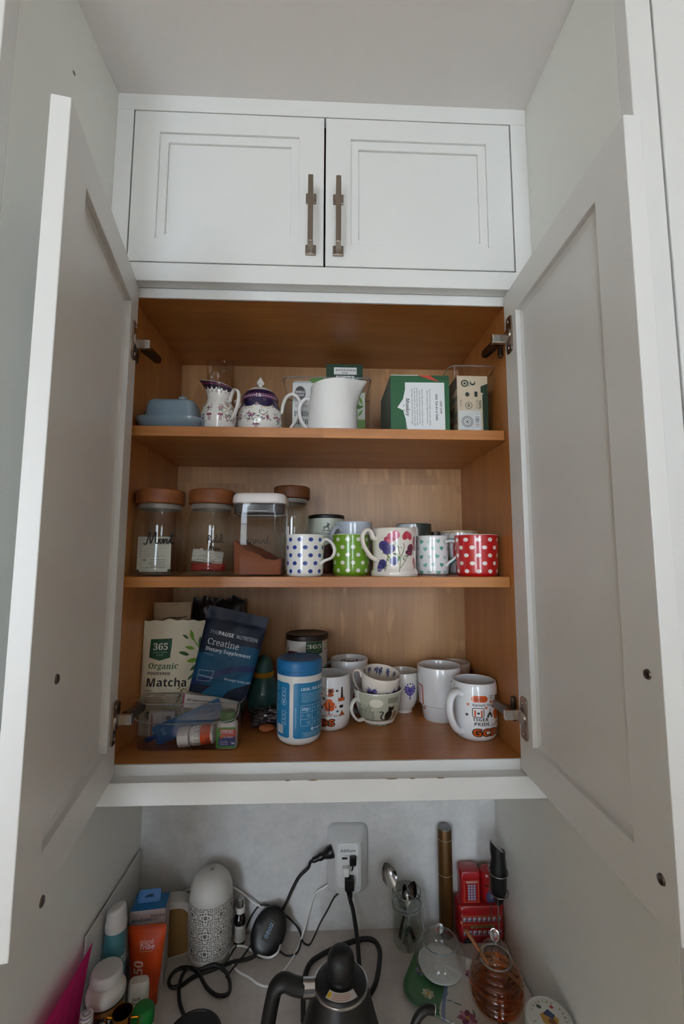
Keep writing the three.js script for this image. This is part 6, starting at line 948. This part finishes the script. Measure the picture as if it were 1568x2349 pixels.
{
  const wire = std('#a9a7a2', 0.25, { metalness: 1 });
  const t = thing('wire_stand', 'thin steel wire stand with two loops and a ring foot', 'stand', [0.3515, Y_COUNTER, -0.1985]);
  part(t, 'foot', new THREE.TorusGeometry(0.022, 0.0016, 10, 56).rotateX(Math.PI / 2).translate(-0.0095, 0.0016, 0.0), darkSteel, 'dark ring foot');
  for (const [y, r] of [[0.116, 0.0178], [0.153, 0.0182]]) part(t, 'loop', new THREE.TorusGeometry(r, 0.0011, 8, 48).rotateX(Math.PI / 2 + 0.12).translate(0, y, 0), wire);
  for (const [x, z, top] of [[-0.0182, 0.002, 0.1555], [-0.009, 0.0165, 0.116]]) part(t, 'upright', tube([[x * 0.9 - 0.002, 0.003, z], [x, 0.06, z], [x, top, z]], 0.0011, 20, 8), wire);
  const f = thing('milk_frother', 'black-handled milk frother hanging in the wire stand', 'frother', [0.3515, Y_COUNTER, -0.1985]);
  const E2 = (a, b, y, dx) => { const q = []; for (let i = 0; i < 32; i++) { const k = i / 32 * 6.2832; q.push([dx + a * Math.cos(k), y + (y > 0.19 ? -0.012 * Math.cos(k) * (a / 0.0155) : 0), b * Math.sin(k)]); } return q; };
  part(f, 'handle', loft([E2(0.004, 0.004, 0.092, -0.002), E2(0.0085, 0.0085, 0.097, -0.001), E2(0.0145, 0.0142, 0.118, 0), E2(0.0158, 0.0155, 0.14, 0), E2(0.0158, 0.0155, 0.165, 0), E2(0.0138, 0.0138, 0.176, 0.001), E2(0.0146, 0.0142, 0.19, 0.0), E2(0.0136, 0.013, 0.1985, -0.001)], true, true), blackPlastic);
  part(f, 'end_cap', loft([E2(0.013, 0.0122, 0.1988, -0.001), E2(0.012, 0.0112, 0.2002, -0.001)], false, true), steel, 'slanted silver end');
  part(f, 'shaft', new THREE.CylinderGeometry(0.0012, 0.0012, 0.07, 10).translate(-0.002, 0.058, 0), steel);
  part(f, 'whisk', new THREE.TorusGeometry(0.008, 0.001, 8, 32).rotateX(Math.PI / 2).translate(-0.002, 0.0235, 0), steel);
}
const trayMap = tex(1024, 768, (c, w, h) => {
  fill(c, '#d4cfc2', 0, 0, w, h); c.fillStyle = '#4d7a4e'; c.beginPath(); c.moveTo(0, 0); c.bezierCurveTo(300, -20, 300, 200, 330, 380); c.bezierCurveTo(360, 560, 300, 640, 380, 768); c.lineTo(0, 768); c.fill(); c.strokeStyle = '#7a86a8'; c.lineWidth = 30; c.beginPath(); c.moveTo(300, 60); c.bezierCurveTo(350, 300, 330, 560, 400, 768); c.stroke();
  const fl = (x, y, s, col) => { for (let i = 0; i < 7; i++) ell(c, col[i % 3], x + s * 0.5 * Math.cos(i * 0.9), y + s * 0.5 * Math.sin(i * 0.9), s * 0.42, s * 0.28, i * 0.9); ell(c, '#d8b04a', x, y, s * 0.2, s * 0.2); };
  for (let i = 0; i < 46; i++) { const x = rnd() * w, y = rnd() * h; leaf(c, ['#2f5a3a', '#4a6f52', '#263f34', '#6a7a8a'][i % 4], x, y, 50 + rnd() * 50, 14, rnd() * 6.28); }
  const P = [[150, 120, 60, ['#c05a6c', '#b0405a', '#d4808c']], [100, 360, 56, ['#8a8aa8', '#a9a9c0', '#6a6a90']], [220, 560, 60, ['#c8c0a0', '#e0d8b8', '#b0a880']], [520, 150, 70, ['#7a3a5a', '#a05a70', '#5a2a48']], [640, 380, 80, ['#9a4a5a', '#c48088', '#6a3050']], [860, 220, 70, ['#5a6a8a', '#8494ac', '#3f4f70']], [560, 620, 84, ['#9a5a70', '#c490a0', '#6f3f58']], [840, 560, 74, ['#7a3f62', '#a86a88', '#5a2f50']], [740, 90, 56, ['#b88a4a', '#d0a868', '#8f6a38']]]; P.forEach((q) => fl(...q));
});
{
  const t = thing('serving_tray', 'small floral tray with green corner under the sugar and honey pots', 'tray', [0.2595, Y_COUNTER, -0.121], -0.513);
  const L = (w, d, r, y) => loopAt(w, d, r, y, 10), g = loft([L(0.18, 0.102, 0.028, 0), L(0.2, 0.122, 0.034, 0.002), L(0.212, 0.132, 0.038, 0.0085), L(0.2115, 0.1315, 0.038, 0.0095), L(0.204, 0.124, 0.035, 0.0065), L(0.19, 0.112, 0.03, 0.0042)], true, true), q = g.attributes.position, u = g.attributes.uv;
  for (let i = 0; i < q.count; i++) u.setXY(i, q.getX(i) / 0.214 + 0.5, 0.5 - q.getZ(i) / 0.134);
  part(t, 'plate', g, phys('#ffffff', 0.3, { map: trayMap, clearcoat: 0.5 }));
}
{
  const Y = Y_COUNTER + 0.0045, glassM = phys('#f2f4f3', 0.03, { transmission: 1, thickness: 0, ior: 1.5 });
  const t = thing('sugar_pot', 'round clear glass pot of white sugar with ball knob lid', 'pot', [0.2235, Y, -0.162]);
  part(t, 'bowl', lathe(soft([[0.00001, 0.001], [0.026, 0.001], [0.028, 0, 0.001], [0.038, 0.008, 0.008], [0.0465, 0.022, 0.012], [0.046, 0.036, 0.012], [0.036, 0.05, 0.006], [0.0315, 0.0542]]), 60), glassM);
  const lid = part(t, 'lid', lathe(soft([[0.0325, 0.0545], [0.0325, 0.0565, 0.001], [0.026, 0.064, 0.008], [0.01, 0.0685, 0.004], [0.004, 0.0695], [0.00001, 0.0695]]), 52), glassM);
  part(lid, 'lid_rim', new THREE.TorusGeometry(0.0322, 0.0013, 10, 60).rotateX(Math.PI / 2).translate(0, 0.0553, 0), acrylicEdge);
  part(lid, 'knob', new THREE.SphereGeometry(0.0072, 28, 18).scale(1, 1.1, 1).translate(0, 0.0762, 0), phys('#ffffff', 0.02, { transmission: 1, thickness: 0.01, ior: 1.5 }));
  const s = thing('sugar', 'white sugar filling half of the round glass pot', 'sugar', [0.2235, Y, -0.162]); s.userData.kind = 'stuff';
  part(s, 'grains', deform(lathe(soft([[0.00001, 0.0025], [0.034, 0.0072, 0.006], [0.0385, 0.0125, 0.004], [0.0405, 0.0172], [0.03, 0.0178], [0.00001, 0.017]]), 56), (v) => { if (v.y > 0.0125) v.y -= v.x * 0.07 + v.z * 0.03 + noise.noise(v.x * 120, v.z * 120, 2) * 0.0015; }), std('#dcd9d4', 0.95));
  const sp = thing('spoon', 'thin steel spoon handle rising beside the sugar pot', 'spoon', [0.2075, Y_COUNTER + 0.0105, -0.2155]); part(sp, 'handle', merge(new THREE.CylinderGeometry(0.0018, 0.0018, 0.075, 10).translate(0, 0.0375, 0), new THREE.SphereGeometry(0.0026, 12, 8).translate(0, 0.075, 0), new THREE.SphereGeometry(0.006, 16, 10).scale(1, 1.2, 0.4).translate(0, -0.002, 0)), steel); sp.rotation.set(-0.25, 0, 0.05);
}
{
  const Y = Y_COUNTER + 0.0045, glassM = phys('#f6f3ee', 0.03, { transmission: 1, thickness: 0, ior: 1.5 });
  const t = thing('honey_pot', 'beehive-shaped ribbed glass pot of amber honey', 'pot', [0.3045, Y, -0.0985]);
  const ribs = (pts, n, amp, k = 16) => { const c = new THREE.SplineCurve(pts.map((p) => new THREE.Vector2(...p))), out = []; for (let i = 0; i <= n * k; i++) { const s = i / (n * k), p = c.getPoint(s); out.push([p.x + amp * (Math.abs(Math.sin(s * n * Math.PI)) - 0.6), p.y]); } return out; };
  part(t, 'bowl', lathe([[0.00001, 0.001], [0.03, 0.001], ...ribs([[0.034, 0.002], [0.042, 0.014], [0.0455, 0.03], [0.043, 0.048], [0.036, 0.064], [0.0265, 0.0745]], 7, 0.0028, 10)], 60), glassM);
  const lid = part(t, 'lid', lathe([[0.0262, 0.075], [0.0268, 0.0765], ...ribs([[0.0255, 0.078], [0.0225, 0.087], [0.016, 0.0955], [0.006, 0.1005]], 3, 0.0018, 10), [0.003, 0.102], [0.00001, 0.102]], 52), glassM);
  part(lid, 'lid_rim', new THREE.TorusGeometry(0.0266, 0.0013, 10, 60).rotateX(Math.PI / 2).translate(0, 0.0756, 0), acrylicEdge);
  part(lid, 'knob', new THREE.SphereGeometry(0.0078, 28, 18).scale(1, 1.25, 1).translate(0, 0.1105, 0), phys('#ffffff', 0.02, { transmission: 1, thickness: 0.01, ior: 1.5 }));
  const h = thing('honey', 'amber honey inside the ribbed glass pot', 'honey', [0.3045, Y, -0.0985]); h.userData.kind = 'stuff';
  part(h, 'honey', lathe([[0.00001, 0.004], [0.03, 0.004], ...ribs([[0.0325, 0.005], [0.0395, 0.0145], [0.0425, 0.03], [0.0405, 0.0455], [0.0365, 0.0562]], 5, 0.003, 10), [0.02, 0.0568], [0.00001, 0.0566]], 60), phys('#ffffff', 0.05, { transmission: 1, thickness: 0.05, ior: 1.25, attenuationColor: new THREE.Color().setRGB(0.52, 0.15, 0.02), attenuationDistance: 0.08 }));
  const d = thing('honey_dipper', 'wooden honey dipper handle leaning out of the honey pot', 'dipper', [0.294, Y + 0.059, -0.106]); part(d, 'handle', merge(new THREE.CylinderGeometry(0.0036, 0.0032, 0.055, 14).translate(0, 0.0275, 0), new THREE.SphereGeometry(0.004, 14, 10).translate(0, 0.055, 0)), std('#8a5326', 0.55)); d.rotation.set(-0.38, 0, 0.62);
}
{
  const t = thing('candy_tin', 'round white lidded tin with an emblem in the right front corner', 'tin', [0.3365, Y_COUNTER, 0.0265]);
  const p = tex(512, 512, (c, w, h) => { fill(c, '#cfccc4', 0, 0, w, h); c.strokeStyle = '#a9a49a'; c.lineWidth = 5; c.beginPath(); c.arc(256, 256, 228, 0, 7); c.stroke(); const s = 'COUNTRY PANTRY  CANDLE  ', R = 196; for (let i = 0; i < s.length; i++) { const a = -2.9 + i * 0.262; c.save(); c.translate(256 + R * Math.cos(a), 256 + R * Math.sin(a)); c.rotate(a + Math.PI / 2); T(c, s[i], 0, 0, 46, { align: 'center', color: '#7d6a3a', bold: true }); c.restore(); } poly(c, '#b88a3a', [[150, 250], [250, 160], [370, 250], [340, 350], [190, 350]]); poly(c, '#3a4464', [[190, 230], [250, 150], [330, 210], [300, 270]]); ell(c, '#7d4a2a', 290, 300, 46, 34); ell(c, '#b0343a', 300, 110, 24, 20); ell(c, '#3f5a4a', 150, 150, 30, 24); });
  part(t, 'body', lathe(soft([[0.00001, 0], [0.03, 0, 0.002], [0.0315, 0.003], [0.0315, 0.088]]), 48), std('#bdb9b2', 0.4));
  part(t, 'lid', lathe(soft([[0.0315, 0.086], [0.033, 0.0862, 0.0005], [0.033, 0.1, 0.002], [0.031, 0.1015, 0.0006], [0.0302, 0.1005]]), 56), std('#c4c1ba', 0.4));
  part(t, 'lid_print', new THREE.CircleGeometry(0.0303, 56).rotateX(-Math.PI / 2).rotateY(-0.35).translate(0, 0.1008, 0), std('#ffffff', 0.45, { map: p }), 'printed emblem and circular lettering');
}
{
  const t = thing('mug_warmer', 'round black warmer disc at the front edge of the view', 'mug warmer', [-0.1985, Y_COUNTER, -0.0555]);
  part(t, 'base', lathe(soft([[0.00001, 0], [0.043, 0, 0.003], [0.045, 0.006, 0.004], [0.0435, 0.0175, 0.005], [0.037, 0.02, 0.001], [0.0365, 0.0188, 0.0005], [0.00001, 0.0188]]), 64), blackPlastic);
}
{
  const t = thing('kettle', 'matt black gooseneck kettle with domed lid knob', 'kettle', [0.031, Y_COUNTER, 0.03]), bk = std('#171717', 0.42), hb = std('#101011', 0.5);
  part(t, 'base', lathe(soft([[0.00001, 0], [0.073, 0, 0.003], [0.075, 0.008, 0.004], [0.07, 0.02, 0.003], [0.00001, 0.021]]), 64), blackPlastic);
  part(t, 'body', lathe(soft([[0.00001, 0.022], [0.073, 0.022, 0.004], [0.0755, 0.034, 0.006], [0.053, 0.106, 0.03], [0.0385, 0.157, 0.004], [0.038, 0.1595]]), 72), bk);
  part(t, 'rim', lathe(soft([[0.0385, 0.157], [0.0396, 0.1575, 0.0004], [0.0394, 0.1602, 0.0006], [0.036, 0.1608]]), 64), steel, 'thin steel rim');
  const lid = part(t, 'lid', lathe(soft([[0.0372, 0.1606], [0.036, 0.1635, 0.001], [0.03, 0.1665, 0.003], [0.0195, 0.168]]), 60), hb);
  part(lid, 'knob', lathe(soft([[0.0195, 0.1675], [0.0185, 0.172, 0.001], [0.0205, 0.18, 0.004], [0.0195, 0.195, 0.005], [0.013, 0.2035, 0.005], [0.00001, 0.205]]), 48), hb);
  const sm = tex(512, 96, (c, w, h) => { fill(c, '#bdb6ae', 0, 0, w, h); fill(c, '#d8b020', 10, 14, 62, 66); T(c, '!', 40, 48, 54, { bold: true, align: 'center', color: '#333' }); lines(c, 100, 18, 380, 4, 18, '#b06a4a', 6); });
  const st = []; part(lid, 'sticker', (() => { const g = lathe([[0.0352, 0.1648], [0.0255, 0.1683]], 32, 0.22); return g; })(), std('#ffffff', 0.5, { map: sm }), 'curved white warning sticker');
  part(t, 'ferrule', new THREE.CylinderGeometry(0.0115, 0.0115, 0.017, 28).rotateZ(Math.PI / 2).translate(-0.0455, 0.156, 0.002), steel, 'bright steel handle ferrule');
  part(t, 'handle', sweep([[-0.053, 0.1565, 0.002], [-0.066, 0.159, 0.002], [-0.082, 0.1645, 0.002], [-0.0925, 0.158, 0.002], [-0.0975, 0.142, 0.002], [-0.105, 0.1, 0.002], [-0.1115, 0.05, 0.002], [-0.112, 0.035, 0.002]], 0.0125, 0.0105, 60, 20), hb);
  part(t, 'spout', (() => { const cv = curve([[0.056, 0.034, 0.018], [0.083, 0.042, 0.02], [0.094, 0.072, 0.02], [0.0985, 0.1, 0.018], [0.1075, 0.124, 0.016], [0.12, 0.133, 0.014], [0.1325, 0.13, 0.012]]), loops = [], R = 40, n = 18; for (let i = 0; i <= R; i++) { const k = i / R, p = cv.getPointAt(k), tg = cv.getTangentAt(k), N = V(-tg.y, tg.x, 0).normalize(), B = V(0, 0, 0).crossVectors(tg, N), r = 0.0095 - 0.0035 * Math.min(1, k * 1.6), l = []; for (let j = 0; j < n; j++) { const a = -j / n * 6.2832; const q = p.clone().addScaledVector(N, r * Math.cos(a)).addScaledVector(B, -r * Math.sin(a)); l.push([q.x, q.y, q.z]); } loops.push(l); } return loft(loops, false, false); })(), std('#171717', 0.42, { side: THREE.DoubleSide }));
  part(t, 'spout_tip', new THREE.TorusGeometry(0.0056, 0.0009, 8, 28).rotateY(Math.PI / 2).rotateZ(-0.3).translate(0.1325, 0.13, 0.012), steel, 'steel-lined spout tip');
}
// ================================================================ the photographer, behind the camera: shades the counter and shows in glossy things
{
  const P = thing('person', 'photographer in a dark sweater and jeans standing before the cabinet', 'person', [0.06, 0, 1.11]);
  const bones = [ // a, b, radius a, radius b, colour
    [[0, 1.02, 0.02], [0, 1.4, 0.0], 0.145, 0.165], [[-0.1, 1.38, 0], [0.1, 1.38, 0], 0.105, 0.105], [[-0.06, 0.98, 0.02], [0.06, 0.98, 0.02], 0.125, 0.125],
    [[-0.1, 0.92, 0.02], [-0.11, 0.5, 0.0], 0.095, 0.062], [[-0.11, 0.5, 0], [-0.12, 0.1, 0.04], 0.06, 0.042], [[0.1, 0.92, 0.02], [0.11, 0.5, 0.0], 0.095, 0.062], [[0.11, 0.5, 0], [0.12, 0.1, 0.04], 0.06, 0.042],
    [[-0.12, 0.045, 0.07], [-0.14, 0.035, -0.11], 0.045, 0.035], [[0.12, 0.045, 0.07], [0.14, 0.035, -0.11], 0.045, 0.035],
    [[-0.18, 1.38, 0], [-0.27, 1.17, -0.03], 0.06, 0.045], [[-0.27, 1.17, -0.03], [-0.13, 1.44, -0.2], 0.045, 0.032], [[0.18, 1.38, 0], [0.27, 1.17, -0.03], 0.06, 0.045], [[0.27, 1.17, -0.03], [0.11, 1.44, -0.2], 0.045, 0.032],
    [[0, 1.45, 0], [0, 1.56, -0.02], 0.055, 0.05], [[0, 1.62, -0.02], [0, 1.68, -0.01], 0.078, 0.085], [[0, 1.58, -0.06], [0, 1.6, -0.05], 0.045, 0.05]];
  for (const s of [-1, 1]) { bones.push([[s * 0.12, 1.45, -0.21], [s * 0.085, 1.49, -0.24], 0.036, 0.03]); for (let k = 0; k < 4; k++) bones.push([[s * 0.085, 1.475 + k * 0.017, -0.245], [s * 0.045, 1.465 + k * 0.018, -0.275], 0.0105, 0.009]); bones.push([[s * 0.1, 1.47, -0.225], [s * 0.07, 1.455, -0.205], 0.013, 0.011]); }
  const f = (x, y, z) => {
    let s = 0; const K = 42;
    for (const [a, b, ra, rb] of bones) {
      const dx = b[0] - a[0], dy = b[1] - a[1], dz = b[2] - a[2], l = dx * dx + dy * dy + dz * dz;
      let t = ((x - a[0]) * dx + (y - a[1]) * dy + (z - a[2]) * dz) / l; t = t < 0 ? 0 : t > 1 ? 1 : t;
      const d = Math.hypot(x - a[0] - t * dx, y - a[1] - t * dy, z - a[2] - t * dz) - (ra + (rb - ra) * t);
      if (d < 0.2) s += Math.exp(-K * d);
    }
    return s > 0 ? -Math.log(s) / K : 0.2;
  };
  // surface nets on a grid
  const h = 0.017, lo = [-0.37, -0.01, -0.33], n = [44, 106, 32], at = (i, j, k) => (i * n[1] + j) * n[2] + k, F = new Float32Array(n[0] * n[1] * n[2]);
  for (let i = 0; i < n[0]; i++) for (let j = 0; j < n[1]; j++) for (let k = 0; k < n[2]; k++) F[at(i, j, k)] = f(lo[0] + i * h, lo[1] + j * h, lo[2] + k * h);
  const id = new Int32Array(F.length).fill(-1), pos = [], col = [], idx = [];
  const cs = []; for (let c = 0; c < 8; c++) cs.push([c & 1, (c >> 1) & 1, (c >> 2) & 1]);
  for (let i = 0; i < n[0] - 1; i++) for (let j = 0; j < n[1] - 1; j++) for (let k = 0; k < n[2] - 1; k++) {
    let p = [0, 0, 0], m = 0;
    for (let a = 0; a < 8; a++) for (let b = a + 1; b < 8; b++) { const A = cs[a], B = cs[b]; if (Math.abs(A[0] - B[0]) + Math.abs(A[1] - B[1]) + Math.abs(A[2] - B[2]) !== 1) continue; const fa = F[at(i + A[0], j + A[1], k + A[2])], fb = F[at(i + B[0], j + B[1], k + B[2])]; if (fa < 0 === fb < 0) continue; const t = fa / (fa - fb); for (let c = 0; c < 3; c++) p[c] += A[c] + (B[c] - A[c]) * t; m++; }
    if (!m) continue;
    id[at(i, j, k)] = pos.length / 3; const y = lo[1] + (j + p[1] / m) * h, x = lo[0] + (i + p[0] / m) * h, z = lo[2] + (k + p[2] / m) * h; pos.push(x, y, z);
    const c = y > 1.5 || z < -0.2 ? [0.5, 0.3, 0.22] : y > 0.96 ? [0.05, 0.055, 0.07] : y > 0.08 ? [0.05, 0.07, 0.13] : [0.03, 0.03, 0.03]; col.push(...c);
  }
  for (let i = 1; i < n[0] - 1; i++) for (let j = 1; j < n[1] - 1; j++) for (let k = 1; k < n[2] - 1; k++) {
    const a = F[at(i, j, k)] < 0, q = (p, r, s, t, flip) => { if (Math.min(p, r, s, t) < 0) return; flip ? idx.push(p, s, r, p, t, s) : idx.push(p, r, s, p, s, t); };
    if (a !== F[at(i + 1, j, k)] < 0) q(id[at(i, j - 1, k - 1)], id[at(i, j, k - 1)], id[at(i, j, k)], id[at(i, j - 1, k)], !a);
    if (a !== F[at(i, j + 1, k)] < 0) q(id[at(i - 1, j, k - 1)], id[at(i - 1, j, k)], id[at(i, j, k)], id[at(i, j, k - 1)], !a);
    if (a !== F[at(i, j, k + 1)] < 0) q(id[at(i - 1, j - 1, k)], id[at(i, j - 1, k)], id[at(i, j, k)], id[at(i - 1, j, k)], !a);
  }
  const g = new THREE.BufferGeometry(); g.setAttribute('position', new THREE.Float32BufferAttribute(pos, 3)); g.setAttribute('color', new THREE.Float32BufferAttribute(col, 3)); g.setIndex(idx); g.computeVertexNormals();
  part(P, 'body', g, std('#ffffff', 0.85, { vertexColors: true }));
  part(P, 'hair', lathe(soft([[0.1, -0.05], [0.1, 0.03, 0.04], [0.075, 0.085, 0.04], [0.00001, 0.098]]), 32, 0.72).rotateY(Math.PI).translate(0, 1.67, -0.005), std('#2c2119', 0.8, { side: THREE.DoubleSide }));
}
renderer.render(scene, camera);
